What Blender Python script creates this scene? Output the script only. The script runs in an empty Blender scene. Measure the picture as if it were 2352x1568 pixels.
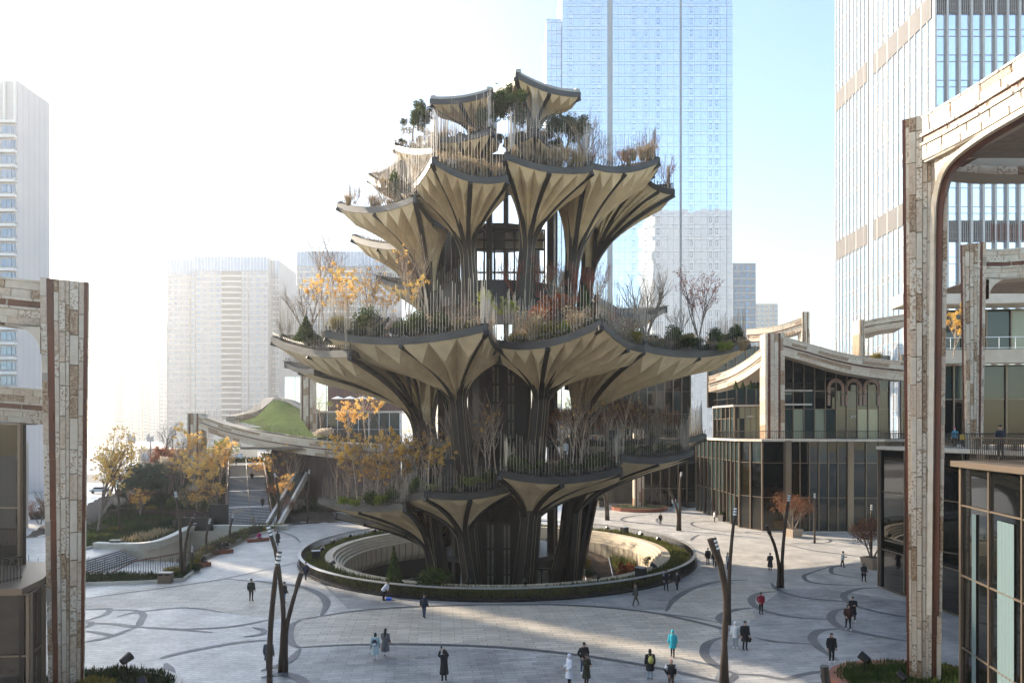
import bpy, bmesh, math, random
from mathutils import Vector, Matrix, noise
V = Vector
rad = math.radians
scene = bpy.context.scene
col = scene.collection
rnd = random.Random(7)

# ------------------------------------------------------------------ camera
F_PX, CX, HY, CH = 1568.0, 1176.0, 990.0, 13.6      # photograph measured on a 2352 x 1568 grid
cam_d = bpy.data.cameras.new('camera')
cam = bpy.data.objects.new('camera', cam_d)
col.objects.link(cam)
cam.location = (0, 0, CH)
cam.rotation_euler = (rad(90), 0, 0)
cam_d.sensor_width = 36.0
cam_d.lens = 36.0 * F_PX / 2352.0
cam_d.shift_y = (HY - 784.0) / 2352.0
cam_d.clip_end = 9000
cam_d.clip_start = 0.1
scene.camera = cam

# ------------------------------------------------------------------ sky, sun, exposure
SUN_EL = rad(25.0)
SUN_AZ = math.atan2(-0.81, 0.58)                     # clockwise from +Y
world = bpy.data.worlds.new('World')
scene.world = world
world.use_nodes = True
wn = world.node_tree.nodes
wl = world.node_tree.links
bg = wn['Background']
sky = wn.new('ShaderNodeTexSky')
sky.sky_type = 'NISHITA'
sky.sun_disc = False
sky.sun_elevation = SUN_EL
sky.sun_rotation = SUN_AZ
sky.altitude = 400
sky.air_density = 1.2
sky.dust_density = 1.0
sky.ozone_density = 0.8
wl.new(sky.outputs[0], bg.inputs[0])
bg.inputs[1].default_value = 0.15
sun_d = bpy.data.lights.new('sun', 'SUN')
sun = bpy.data.objects.new('sun', sun_d)
col.objects.link(sun)
sun_d.energy = 4.6
sun_d.angle = rad(0.6)
sun_d.color = (1.0, 0.86, 0.68)
to_sun = V((math.sin(SUN_AZ) * math.cos(SUN_EL), math.cos(SUN_AZ) * math.cos(SUN_EL), math.sin(SUN_EL)))
sun.rotation_euler = to_sun.to_track_quat('Z', 'Y').to_euler()
vs = scene.view_settings
vs.view_transform = 'Standard'
vs.look = 'None'
vs.gamma = 1
vs.use_curve_mapping = False
vs.exposure = 1.42
HAZE = 0.0004
cy = scene.cycles
cy.use_denoising = True
cy.max_bounces = 4
cy.use_light_tree = False
cy.adaptive_threshold = 0.03
cy.diffuse_bounces = 2
cy.glossy_bounces = 2
cy.transmission_bounces = 2
cy.transparent_max_bounces = 8
cy.volume_bounces = 0
cy.sample_clamp_indirect = 6
cy.caustics_reflective = False
cy.caustics_refractive = False
cy.volume_step_rate = 4

# ------------------------------------------------------------------ helpers
def at(px, py, d):
    """world point whose picture position is (px, py) at distance d"""
    return V(((px - CX) * d / F_PX, d, CH + (HY - py) * d / F_PX))

def gd(px, py, z=0.0):
    """world point on the level z under picture position (px, py)"""
    d = (CH - z) * F_PX / (py - HY)
    return V(((px - CX) * d / F_PX, d, z))

def lerp(a, b, t):
    return a + (b - a) * t

def catmull(pts, n=8, closed=False):
    out = []
    P = [V(p) for p in pts]
    N = len(P)
    for i in range(N if closed else N - 1):
        p0 = P[(i - 1) % N] if closed or i > 0 else P[0] * 2 - P[1]
        p1 = P[i]
        p2 = P[(i + 1) % N]
        p3 = P[(i + 2) % N] if closed or i + 2 < N else P[-1] * 2 - P[-2]
        for k in range(n):
            t = k / n
            out.append(0.5 * ((2 * p1) + (p2 - p0) * t + (2 * p0 - 5 * p1 + 4 * p2 - p3) * t * t
                              + (3 * p1 - p0 - 3 * p2 + p3) * t ** 3))
    if not closed:
        out.append(P[-1])
    return out

class MB:
    def __init__(s):
        s.v, s.f, s.m = [], [], []
    def add(s, vs_, fs, mi=0):
        o = len(s.v)
        s.v.extend([tuple(v) for v in vs_])
        for f in fs:
            s.f.append(tuple(i + o for i in f))
            s.m.append(mi)
    def poly(s, *p, mi=0):
        s.add(p, [tuple(range(len(p)))], mi)
    def obox(s, c, ux, uy, uz, mi=0):
        c = V(c)
        vs_ = [c + ux * a + uy * b + uz * e for e in (-1, 1) for b in (-1, 1) for a in (-1, 1)]
        s.add(vs_, [(0, 2, 3, 1), (4, 5, 7, 6), (0, 1, 5, 4), (2, 6, 7, 3), (0, 4, 6, 2), (1, 3, 7, 5)], mi)
    def box(s, c, size, rz=0.0, mi=0):
        ca, sa = math.cos(rz), math.sin(rz)
        s.obox(c, V((ca, sa, 0)) * size[0] / 2, V((-sa, ca, 0)) * size[1] / 2, V((0, 0, size[2] / 2)), mi)
    def tube(s, pts, radii, n=5, cap=True, mi=0):
        pts = [V(p) for p in pts]
        if not isinstance(radii, (list, tuple)):
            radii = [radii] * len(pts)
        vs_, fs = [], []
        ref = None
        for i, p in enumerate(pts):
            t = (pts[min(i + 1, len(pts) - 1)] - pts[max(i - 1, 0)])
            t = t.normalized() if t.length > 1e-9 else V((0, 0, 1))
            if ref is None:
                ref = V((1, 0, 0)) if abs(t.x) < 0.8 else V((0, 1, 0))
            a = t.cross(ref)
            a = a.normalized() if a.length > 1e-6 else V((1, 0, 0))
            b = t.cross(a)
            ref = -b if False else ref
            for k in range(n):
                an = 2 * math.pi * k / n
                vs_.append(p + (a * math.cos(an) + b * math.sin(an)) * radii[i])
        L = len(pts)
        for i in range(L - 1):
            for k in range(n):
                k2 = (k + 1) % n
                fs.append((i * n + k, i * n + k2, (i + 1) * n + k2, (i + 1) * n + k))
        if cap:
            fs.append(tuple(range(n - 1, -1, -1)))
            fs.append(tuple((L - 1) * n + k for k in range(n)))
        s.add(vs_, fs, mi)
    def sweep(s, pts, sides, ups, sec, cap=True, mi=0, closed=False):
        """sec: list of (u,v) or function i->list; closed section loop swept along pts"""
        vs_, fs = [], []
        L = len(pts)
        n = None
        for i in range(L):
            sc = sec(i) if callable(sec) else sec
            n = len(sc)
            for (u, v) in sc:
                vs_.append(pts[i] + sides[i] * u + ups[i] * v)
        for i in range(L if closed else L - 1):
            j = (i + 1) % L
            for k in range(n):
                k2 = (k + 1) % n
                fs.append((i * n + k, i * n + k2, j * n + k2, j * n + k))
        if cap and not closed:
            fs.append(tuple(range(n - 1, -1, -1)))
            fs.append(tuple((L - 1) * n + k for k in range(n)))
        s.add(vs_, fs, mi)
    def revolve(s, prof, c, a0=0, a1=2 * math.pi, n=96, mi=0, mif=None):
        vs_, fs = [], []
        full = abs(a1 - a0 - 2 * math.pi) < 1e-6
        cols = n if full else n + 1
        for i in range(cols):
            a = a0 + (a1 - a0) * i / n
            for (r, z) in prof:
                vs_.append((c[0] + r * math.cos(a), c[1] + r * math.sin(a), c[2] + z))
        K = len(prof)
        for i in range(n):
            j = (i + 1) % cols
            for k in range(K - 1):
                fs.append((i * K + k, j * K + k, j * K + k + 1, i * K + k + 1))
        s.add(vs_, fs, mi)
    def prism(s, poly, z0, z1, mi=0, top_mi=None):
        n = len(poly)
        vs_ = [(p[0], p[1], z0) for p in poly] + [(p[0], p[1], z1) for p in poly]
        fs = [(i, (i + 1) % n, n + (i + 1) % n, n + i) for i in range(n)]
        s.add(vs_, fs, mi)
        s.add([(p[0], p[1], z1) for p in poly], [tuple(range(n))], mi if top_mi is None else top_mi)
        s.add([(p[0], p[1], z0) for p in poly], [tuple(range(n - 1, -1, -1))], mi)
    def mesh(s, name, mats, smooth=False):
        me = bpy.data.meshes.new(name)
        me.from_pydata(s.v, [], s.f)
        if not isinstance(mats, (list, tuple)):
            mats = [mats]
        for m in mats:
            me.materials.append(m)
        if len(mats) > 1:
            me.polygons.foreach_set('material_index', s.m)
        if smooth:
            me.polygons.foreach_set('use_smooth', [True] * len(s.f))
        me.update()
        return me
    def build(s, name, mats, parent=None, smooth=False, kind=None):
        return link(name, s.mesh(name, mats, smooth), parent, kind)

def link(name, me, parent=None, kind=None):
    o = bpy.data.objects.new(name, me)
    col.objects.link(o)
    if parent is not None:
        o.parent = parent
        if parent.get('_root') is not None and not parent.get('_proto'):
            o.matrix_parent_inverse = parent.matrix_basis.inverted()
    if kind:
        o['kind'] = kind
    return o

THINGS = []
def tag(o, label, cat, group=None):
    o['label'] = label
    o['category'] = cat
    if group:
        o['group'] = group
    THINGS.append(o)
    return o

def thing(name, label, cat, loc=(0, 0, 0), group=None, proto=False):
    o = bpy.data.objects.new(name, None)
    o.empty_display_size = 0.3
    col.objects.link(o)
    o.location = loc
    o.matrix_basis = Matrix.Translation(V(loc))
    o['_root'] = 1
    if proto:
        o['_proto'] = 1
    tag(o, label, cat, group)
    return o

def copy_tree(src, loc, rz=0.0, sc=1.0, label=None, group=None, name=None):
    def rec(o, par):
        c = o.copy()
        col.objects.link(c)
        if par is not None:
            c.parent = par
        for ch in o.children:
            rec(ch, c)
        return c
    r = rec(src, None)
    if name:
        r.name = name
    s3 = sc if isinstance(sc, (tuple, list)) else (sc, sc, sc)
    r.matrix_basis = Matrix.Translation(V(loc)) @ Matrix.Rotation(rz, 4, 'Z') @ Matrix.Diagonal((s3[0], s3[1], s3[2], 1))
    if label:
        r['label'] = label
    if group:
        r['group'] = group
    THINGS.append(r)
    return r

PROTO = {}
PROTO_USED = {}
def proto_place(key, loc, rz=0.0, sc=1.0, label=None, group=None):
    """first use moves the built one itself, later uses copy it"""
    src = PROTO[key]
    if key not in PROTO_USED:
        PROTO_USED[key] = 1
        s3 = sc if isinstance(sc, (tuple, list)) else (sc, sc, sc)
        src.matrix_basis = Matrix.Translation(V(loc)) @ Matrix.Rotation(rz, 4, 'Z') @ Matrix.Diagonal((s3[0], s3[1], s3[2], 1))
        if label:
            src['label'] = label
        if group:
            src['group'] = group
        return src
    return copy_tree(src, loc, rz, sc, label, group)

def structure(o):
    o['kind'] = 'structure'
    return o

# unit cube shared per material
_cube = {}
def ucube(mat):
    k = mat.name
    if k not in _cube:
        b = MB()
        b.obox((0, 0, 0), V((.5, 0, 0)), V((0, .5, 0)), V((0, 0, .5)))
        _cube[k] = b.mesh('unit_' + k, mat)
    return _cube[k]

def piece(name, mat, parent, c, ux, uy, uz, mesh=None):
    """a box piece with full-size axis vectors ux, uy, uz around centre c, sharing one mesh per material"""
    o = bpy.data.objects.new(name, mesh or ucube(mat))
    col.objects.link(o)
    M = Matrix(((ux[0], uy[0], uz[0], c[0]), (ux[1], uy[1], uz[1], c[1]), (ux[2], uy[2], uz[2], c[2]), (0, 0, 0, 1)))
    if parent is not None:
        o.parent = parent
        if parent.get('_root') is not None and not parent.get('_proto'):
            o.matrix_parent_inverse = parent.matrix_basis.inverted()
    # shear-free axes: decompose through matrix_basis
    o.matrix_basis = M
    return o

def bpiece(name, mat, parent, c, size, rz=0.0):
    ca, sa = math.cos(rz), math.sin(rz)
    return piece(name, mat, parent, c, (ca * size[0], sa * size[0], 0), (-sa * size[1], ca * size[1], 0), (0, 0, size[2]))
# ------------------------------------------------------------------ materials
def mat(name, c, rough=0.6, c2=None, scale=2.0, metal=0.0, bump=0.0, bscale=30.0, detail=4.0, spec=0.5, stretch=None,
        contrast=(0.35, 0.65), coord='Object'):
    m = bpy.data.materials.new(name)
    m.use_nodes = True
    nt = m.node_tree
    p = nt.nodes['Principled BSDF']
    p.inputs['Base Color'].default_value = (*c, 1)
    p.inputs['Roughness'].default_value = rough
    p.inputs['Metallic'].default_value = metal
    p.inputs['Specular IOR Level'].default_value = spec
    tc = None
    if c2 is not None or bump:
        tc = nt.nodes.new('ShaderNodeNewGeometry') if coord == 'World' else nt.nodes.new('ShaderNodeTexCoord')
        src = tc.outputs['Position'] if coord == 'World' else tc.outputs[coord]
        if stretch:
            mp = nt.nodes.new('ShaderNodeMapping')
            mp.inputs['Scale'].default_value = stretch
            nt.links.new(src, mp.inputs[0])
            src = mp.outputs[0]
    if c2 is not None:
        n = nt.nodes.new('ShaderNodeTexNoise')
        n.inputs['Scale'].default_value = scale
        n.inputs['Detail'].default_value = detail
        nt.links.new(src, n.inputs['Vector'])
        r = nt.nodes.new('ShaderNodeValToRGB')
        r.color_ramp.elements[0].position = contrast[0]
        r.color_ramp.elements[1].position = contrast[1]
        r.color_ramp.elements[0].color = (*c, 1)
        r.color_ramp.elements[1].color = (*c2, 1)
        nt.links.new(n.outputs['Fac'], r.inputs[0])
        nt.links.new(r.outputs[0], p.inputs['Base Color'])
    if bump:
        n2 = nt.nodes.new('ShaderNodeTexNoise')
        n2.inputs['Scale'].default_value = bscale
        n2.inputs['Detail'].default_value = 3
        nt.links.new(src, n2.inputs['Vector'])
        b = nt.nodes.new('ShaderNodeBump')
        b.inputs['Strength'].default_value = bump
        b.inputs['Distance'].default_value = 0.05
        nt.links.new(n2.outputs['Fac'], b.inputs['Height'])
        nt.links.new(b.outputs[0], p.inputs['Normal'])
    return m

def leaf_mat(name, c, c2, scale=1.5, trans=0.45):
    m = bpy.data.materials.new(name)
    m.use_nodes = True
    nt = m.node_tree
    for n in list(nt.nodes):
        if n.type != 'OUTPUT_MATERIAL':
            nt.nodes.remove(n)
    out = [n for n in nt.nodes if n.type == 'OUTPUT_MATERIAL'][0]
    oi = nt.nodes.new('ShaderNodeObjectInfo')
    tc = nt.nodes.new('ShaderNodeNewGeometry')
    n = nt.nodes.new('ShaderNodeTexNoise')
    n.inputs['Scale'].default_value = scale
    n.inputs['Detail'].default_value = 3
    nt.links.new(tc.outputs['Position'], n.inputs['Vector'])
    r = nt.nodes.new('ShaderNodeValToRGB')
    r.color_ramp.elements[0].position = 0.35
    r.color_ramp.elements[1].position = 0.68
    r.color_ramp.elements[0].color = (*c, 1)
    r.color_ramp.elements[1].color = (*c2, 1)
    nt.links.new(n.outputs['Fac'], r.inputs[0])
    d = nt.nodes.new('ShaderNodeBsdfDiffuse')
    t = nt.nodes.new('ShaderNodeBsdfTranslucent')
    mx = nt.nodes.new('ShaderNodeMixShader')
    mx.inputs[0].default_value = trans
    nt.links.new(r.outputs[0], d.inputs[0])
    nt.links.new(r.outputs[0], t.inputs[0])
    nt.links.new(d.outputs[0], mx.inputs[1])
    nt.links.new(t.outputs[0], mx.inputs[2])
    nt.links.new(mx.outputs[0], out.inputs[0])
    return m

def paving_mat(name, c1, c2, mortar, bw, bh, rot=0.0, rough=0.42, var=0.5):
    m = bpy.data.materials.new(name)
    m.use_nodes = True
    nt = m.node_tree
    p = nt.nodes['Principled BSDF']
    g = nt.nodes.new('ShaderNodeNewGeometry')
    mp = nt.nodes.new('ShaderNodeMapping')
    mp.inputs['Rotation'].default_value = (0, 0, rot)
    nt.links.new(g.outputs['Position'], mp.inputs[0])
    wz = nt.nodes.new('ShaderNodeTexNoise')
    wz.inputs['Scale'].default_value = 0.05
    nt.links.new(mp.outputs[0], wz.inputs['Vector'])
    br = nt.nodes.new('ShaderNodeTexBrick')
    br.inputs['Scale'].default_value = 1.0
    br.inputs['Brick Width'].default_value = bw
    br.inputs['Row Height'].default_value = bh
    br.inputs['Mortar Size'].default_value = 0.018
    br.inputs['Mortar Smooth'].default_value = 0.3
    br.inputs['Bias'].default_value = -0.1
    br.offset = 0.37
    br.inputs['Color1'].default_value = (*c1, 1)
    br.inputs['Color2'].default_value = (*c2, 1)
    br.inputs['Mortar'].default_value = (*mortar, 1)
    nt.links.new(mp.outputs[0], br.inputs['Vector'])
    n = nt.nodes.new('ShaderNodeTexNoise')
    n.inputs['Scale'].default_value = 0.35
    n.inputs['Detail'].default_value = 6
    n.inputs['Roughness'].default_value = 0.65
    nt.links.new(mp.outputs[0], n.inputs['Vector'])
    mr = nt.nodes.new('ShaderNodeMapRange')
    mr.inputs['From Min'].default_value = 0.3
    mr.inputs['From Max'].default_value = 0.7
    mr.inputs['To Min'].default_value = 1.0 - var * 0.45
    mr.inputs['To Max'].default_value = 1.0 + var * 0.25
    nt.links.new(n.outputs['Fac'], mr.inputs[0])
    mx = nt.nodes.new('ShaderNodeVectorMath')
    mx.operation = 'SCALE'
    nt.links.new(br.outputs['Color'], mx.inputs[0])
    nt.links.new(mr.outputs[0], mx.inputs['Scale'])
    nt.links.new(mx.outputs[0], p.inputs['Base Color'])
    n3 = nt.nodes.new('ShaderNodeTexNoise')
    n3.inputs['Scale'].default_value = 1.2
    n3.inputs['Detail'].default_value = 5
    nt.links.new(mp.outputs[0], n3.inputs['Vector'])
    mr2 = nt.nodes.new('ShaderNodeMapRange')
    mr2.inputs['To Min'].default_value = rough - 0.1
    mr2.inputs['To Max'].default_value = rough + 0.16
    nt.links.new(n3.outputs['Fac'], mr2.inputs[0])
    nt.links.new(mr2.outputs[0], p.inputs['Roughness'])
    b = nt.nodes.new('ShaderNodeBump')
    b.inputs['Strength'].default_value = 0.25
    b.inputs['Distance'].default_value = 0.01
    nt.links.new(br.outputs['Fac'], b.inputs['Height'])
    b.invert = True
    nt.links.new(b.outputs[0], p.inputs['Normal'])
    return m

def wavy_glass(name, c, rough=0.03, metal=0.0, bump=0.02, bscale=0.35, spec=0.5):
    return mat(name, c, rough, metal=metal, bump=bump, bscale=bscale, spec=spec, coord='World')

M = {}
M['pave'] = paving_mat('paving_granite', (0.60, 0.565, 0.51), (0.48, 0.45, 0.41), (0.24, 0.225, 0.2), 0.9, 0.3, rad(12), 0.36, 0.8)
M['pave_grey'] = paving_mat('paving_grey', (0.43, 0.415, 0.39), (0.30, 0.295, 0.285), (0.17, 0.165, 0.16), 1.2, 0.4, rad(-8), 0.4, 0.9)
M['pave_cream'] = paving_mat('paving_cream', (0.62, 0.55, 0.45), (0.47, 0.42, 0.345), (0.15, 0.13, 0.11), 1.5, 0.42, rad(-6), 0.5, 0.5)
M['pave_band'] = paving_mat('paving_band', (0.17, 0.17, 0.175), (0.12, 0.12, 0.125), (0.08, 0.08, 0.08), 0.3, 0.12, rad(20), 0.45, 0.6)
M['far_ground'] = mat('far_ground', (0.22, 0.22, 0.21), 0.8, (0.3, 0.29, 0.27), 0.05, coord='World')
M['asphalt'] = mat('asphalt', (0.05, 0.05, 0.052), 0.8, (0.07, 0.07, 0.07), 0.6, coord='World')
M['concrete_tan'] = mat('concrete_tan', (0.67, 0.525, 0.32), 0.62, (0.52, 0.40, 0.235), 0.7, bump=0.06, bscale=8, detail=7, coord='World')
M['bronze'] = mat('dark_bronze', (0.009, 0.007, 0.006), 0.5, (0.020, 0.014, 0.010), 0.8, metal=0.1, coord='World', stretch=(1, 1, 0.25))
M['bronze_trim'] = mat('bronze_trim', (0.42, 0.35, 0.24), 0.4, metal=0.6)
M['fascia'] = mat('fascia_metal', (0.030, 0.028, 0.026), 0.45, (0.055, 0.050, 0.045), 0.45, metal=0.2, coord='World', stretch=(1, 1, 3))
M['cap'] = mat('cap_metal', (0.30, 0.28, 0.255), 0.45, (0.38, 0.355, 0.32), 0.6, metal=0.2, coord='World')
M['rod'] = mat('rod_metal', (0.36, 0.315, 0.26), 0.4, (0.26, 0.23, 0.19), 1.1, metal=0.45, coord='World')
M['rod_dark'] = mat('rod_dark', (0.16, 0.12, 0.09), 0.4, metal=0.5)
M['hook'] = mat('hook_metal', (0.055, 0.05, 0.044), 0.5, metal=0.3)
M['soil'] = mat('soil', (0.055, 0.036, 0.024), 0.95, (0.10, 0.07, 0.045), 3.0, bump=0.5, bscale=12, coord='World')
M['core'] = mat('core_dark', (0.007, 0.0065, 0.006), 0.45, (0.014, 0.012, 0.011), 0.7, metal=0.0, coord='World')
M['slab'] = mat('slab_dark', (0.018, 0.018, 0.018), 0.5)
M['lantern'] = mat('frosted_glass', (0.42, 0.37, 0.28), 0.25, (0.2, 0.175, 0.13), 0.6, coord='World')
M['cream'] = mat('cream_stone', (0.56, 0.47, 0.34), 0.55, (0.50, 0.41, 0.29), 1.0, bump=0.05, coord='World')
M['cream_pale'] = mat('cream_pale', (0.62, 0.56, 0.47), 0.5, (0.54, 0.48, 0.4), 1.0, coord='World')
M['joint'] = mat('joint_dark', (0.05, 0.042, 0.034), 0.7)
M['tile_a'] = mat('tile_ivory', (0.60, 0.52, 0.41), 0.4, (0.52, 0.43, 0.32), 2.5, bump=0.15, bscale=18, coord='World')
M['tile_b'] = mat('tile_speckled', (0.62, 0.54, 0.43), 0.4, (0.33, 0.215, 0.12), 9.0, bump=0.4, bscale=20, coord='World', contrast=(0.5, 0.6))
M['tile_c'] = mat('tile_brown', (0.44, 0.32, 0.2), 0.42, (0.19, 0.1, 0.05), 10.0, bump=0.5, bscale=22, coord='World', contrast=(0.4, 0.6))
M['tile_d'] = mat('tile_sand', (0.55, 0.44, 0.33), 0.4, (0.42, 0.30, 0.20), 6.0, bump=0.25, bscale=20, coord='World', contrast=(0.4, 0.65))
TILES = [M['tile_a'], M['tile_b'], M['tile_c'], M['tile_d']]
M['rust'] = mat('rust_steel', (0.15, 0.040, 0.014), 0.45, (0.085, 0.024, 0.010), 1.2, metal=0.15, coord='World', stretch=(1, 1, 0.3), bump=0.1, bscale=4)
M['grout'] = mat('grout', (0.34, 0.29, 0.23), 0.8)
M['plank'] = mat('soffit_plank', (0.22, 0.17, 0.13), 0.5, (0.17, 0.13, 0.1), 2.0, coord='World')
M['glass_dark'] = wavy_glass('glass_dark', (0.006, 0.007, 0.007), 0.03, 0.0, 0.05, 0.4)
M['glass_olive'] = wavy_glass('glass_olive', (0.018, 0.014, 0.007), 0.04, 0.0, 0.06, 0.5)
M['glass_teal'] = wavy_glass('glass_teal', (0.03, 0.047, 0.046), 0.04, 0.0, 0.05, 0.4)
M['glass_lit'] = wavy_glass('glass_lit', (0.30, 0.32, 0.22), 0.06, 0.0, 0.03, 0.4)
M['glass_sky'] = wavy_glass('glass_sky', (0.80, 0.86, 0.94), 0.04, 0.9, 0.03, 0.25)
M['glass_sky2'] = wavy_glass('glass_sky_pale', (0.84, 0.88, 0.93), 0.08, 0.8, 0.03, 0.25)
M['glass_sky3'] = wavy_glass('glass_sky_wavy', (0.78, 0.84, 0.92), 0.04, 0.9, 0.18, 0.22)
M['mull_brz'] = mat('mullion_bronze', (0.20, 0.155, 0.115), 0.4, metal=0.55)
M['mull_pale'] = mat('mullion_pale', (0.60, 0.63, 0.68), 0.4, metal=0.5)
M['mull_grey'] = mat('mullion_grey', (0.34, 0.36, 0.38), 0.45, metal=0.3)
M['mull_cream'] = mat('mullion_cream', (0.62, 0.6, 0.56), 0.5)
M['louvre'] = mat('louvre', (0.30, 0.28, 0.27), 0.6)
M['glass_side'] = wavy_glass('glass_side', (0.27, 0.35, 0.44), 0.15, 0.12, 0.03, 0.25)
M['fin_grey'] = mat('fin_grey', (0.5, 0.5, 0.5), 0.5)
M['apt_grey'] = mat('apartment_grey', (0.36, 0.36, 0.37), 0.8, (0.32, 0.32, 0.33), 0.1, coord='World')
M['apt_white'] = mat('apartment_white', (0.68, 0.67, 0.66), 0.75)
M['apt_cream'] = mat('apartment_cream', (0.55, 0.47, 0.37), 0.8)
M['apt_panel'] = mat('apartment_panel', (0.52, 0.51, 0.52), 0.6, (0.49, 0.48, 0.5), 0.15, coord='World')
M['apt_glass'] = wavy_glass('apartment_glass', (0.22, 0.30, 0.40), 0.08, 0.35, 0.02)
M['red_wall'] = mat('dark_red_panel', (0.085, 0.032, 0.03), 0.5, (0.06, 0.024, 0.023), 0.4, coord='World', stretch=(1, 1, 0.1))
M['beige_wall'] = mat('beige_panel', (0.17, 0.135, 0.095), 0.55, (0.14, 0.11, 0.08), 0.8, coord='World')
M['lawn'] = mat('lawn', (0.045, 0.085, 0.012), 1.0, (0.085, 0.11, 0.025), 0.6, bump=0.8, bscale=10, coord='World', spec=0.05)
M['wood_dark'] = mat('lamp_pole', (0.045, 0.031, 0.022), 0.5, (0.075, 0.05, 0.034), 2.0, metal=0.3, coord='World', stretch=(1, 1, 0.3))
M['lamp_glass'] = mat('lamp_glass', (0.82, 0.82, 0.8), 0.2)
M['metal_dark'] = mat('metal_dark', (0.02, 0.02, 0.021), 0.4, metal=0.4)
M['metal_rail'] = mat('metal_rail', (0.045, 0.04, 0.036), 0.35, metal=0.6)
M['rail_top'] = mat('rail_top', (0.5, 0.49, 0.47), 0.3, metal=0.5)
M['bin'] = mat('bin_bronze', (0.16, 0.12, 0.075), 0.45, (0.2, 0.15, 0.1), 1.0, metal=0.35)
M['step'] = mat('step_stone', (0.50, 0.46, 0.41), 0.6, (0.43, 0.4, 0.36), 1.5, coord='World')
M['step_dark'] = mat('step_riser', (0.13, 0.13, 0.135), 0.7)
M['step_red'] = mat('step_red', (0.17, 0.065, 0.045), 0.6, (0.13, 0.05, 0.036), 1.5, coord='World')
M['terracotta'] = mat('terracotta_bench', (0.30, 0.10, 0.055), 0.5, (0.24, 0.075, 0.04), 1.5, coord='World')
M['planter_dark'] = mat('planter_dark', (0.05, 0.045, 0.042), 0.6)
M['planter_tan'] = mat('planter_tan', (0.3, 0.23, 0.17), 0.6)
M['white'] = mat('white_fabric', (0.8, 0.79, 0.77), 0.7)
M['bark'] = mat('bark_grey', (0.16, 0.125, 0.10), 0.9, (0.26, 0.21, 0.165), 3.0, coord='World')
M['birch'] = mat('bark_birch', (0.62, 0.48, 0.36), 0.8, (0.34, 0.23, 0.16), 4.0, coord='World')
M['twig'] = mat('twig_brown', (0.15, 0.085, 0.06), 0.9)
M['twig_red'] = mat('twig_red', (0.26, 0.075, 0.05), 0.9)
M['twig_tan'] = mat('twig_tan', (0.32, 0.23, 0.15), 0.9)
M['leaf_yellow'] = leaf_mat('leaf_yellow', (0.86, 0.52, 0.12), (0.92, 0.68, 0.26), 1.2, 0.5)
M['leaf_orange'] = leaf_mat('leaf_orange', (0.80, 0.44, 0.11), (0.90, 0.60, 0.22), 1.2, 0.5)
M['leaf_red'] = leaf_mat('leaf_red', (0.30, 0.09, 0.05), (0.44, 0.20, 0.10), 1.2, 0.4)
M['leaf_rust'] = leaf_mat('leaf_rust', (0.19, 0.085, 0.05), (0.28, 0.15, 0.085), 1.2, 0.35)
M['leaf_green'] = leaf_mat('leaf_green', (0.05, 0.085, 0.025), (0.10, 0.13, 0.04), 1.2, 0.35)
M['leaf_dark'] = leaf_mat('leaf_dark_green', (0.028, 0.045, 0.02), (0.055, 0.075, 0.03), 1.2, 0.3)
M['leaf_lime'] = leaf_mat('leaf_lime', (0.22, 0.27, 0.05), (0.34, 0.36, 0.09), 1.2, 0.45)
M['leaf_olive'] = leaf_mat('leaf_olive', (0.10, 0.12, 0.075), (0.16, 0.18, 0.12), 1.2, 0.3)
M['leaf_mustard'] = leaf_mat('leaf_mustard', (0.20, 0.16, 0.03), (0.30, 0.23, 0.05), 1.2, 0.35)
M['grass_tan'] = leaf_mat('grass_tan', (0.42, 0.30, 0.17), (0.55, 0.42, 0.26), 1.0, 0.4)
M['grass_green'] = leaf_mat('grass_green', (0.09, 0.11, 0.035), (0.17, 0.16, 0.05), 0.8, 0.35)
M['plume'] = leaf_mat('grass_plume', (0.62, 0.52, 0.40), (0.7, 0.6, 0.48), 1.0, 0.4)
# ------------------------------------------------------------------ left garden: mound, steps, walls, beds
ST0, ST1 = V((-38.4, 100, 0)), V((-53.0, 136, 7.1))
SD = V((ST1.x - ST0.x, ST1.y - ST0.y, 0)).normalized()
SN = V((SD.y, -SD.x, 0))                     # to the right when climbing
SLEN = V((ST1.x - ST0.x, ST1.y - ST0.y, 0)).length
def smooth(t):
    t = max(0.0, min(1.0, t))
    return t * t * (3 - 2 * t)
def mound_z(x, y):
    v = V((x - ST0.x, y - ST0.y, 0))
    s, l = v.dot(SD), v.dot(SN)
    if s < -3 or l < -27 or l > 13 or s > 60:
        return 0.0
    z = 7.1 * max(0.0, min(1.0, s / SLEN))
    z *= smooth((27 + l) / 14.0) if l < -13 else 1.0
    z *= smooth((13 - l) / 5.0) if l > 8 else 1.0
    if s > SLEN + 8:
        z *= smooth((60 - s) / 12)
    side = 0.35 if abs(l) > 3.4 else -0.6
    return max(0.0, z + (side if s > 0.5 else 0))
b = MB()
NS, NL = 44, 40
for i in range(NS):
    for j in range(NL):
        q = []
        for (a, c) in ((i, j), (i + 1, j), (i + 1, j + 1), (i, j + 1)):
            s = -3 + 63.0 * a / NS
            l = -27 + 40.0 * c / NL
            p = ST0 + SD * s + SN * l
            q.append((p.x, p.y, mound_z(p.x, p.y) + 0.02 + 0.1 * noise.noise(V((p.x * .5, p.y * .5, 0)))))
        b.poly(*q)
structure(b.build('garden_mound', M['soil']))
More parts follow.
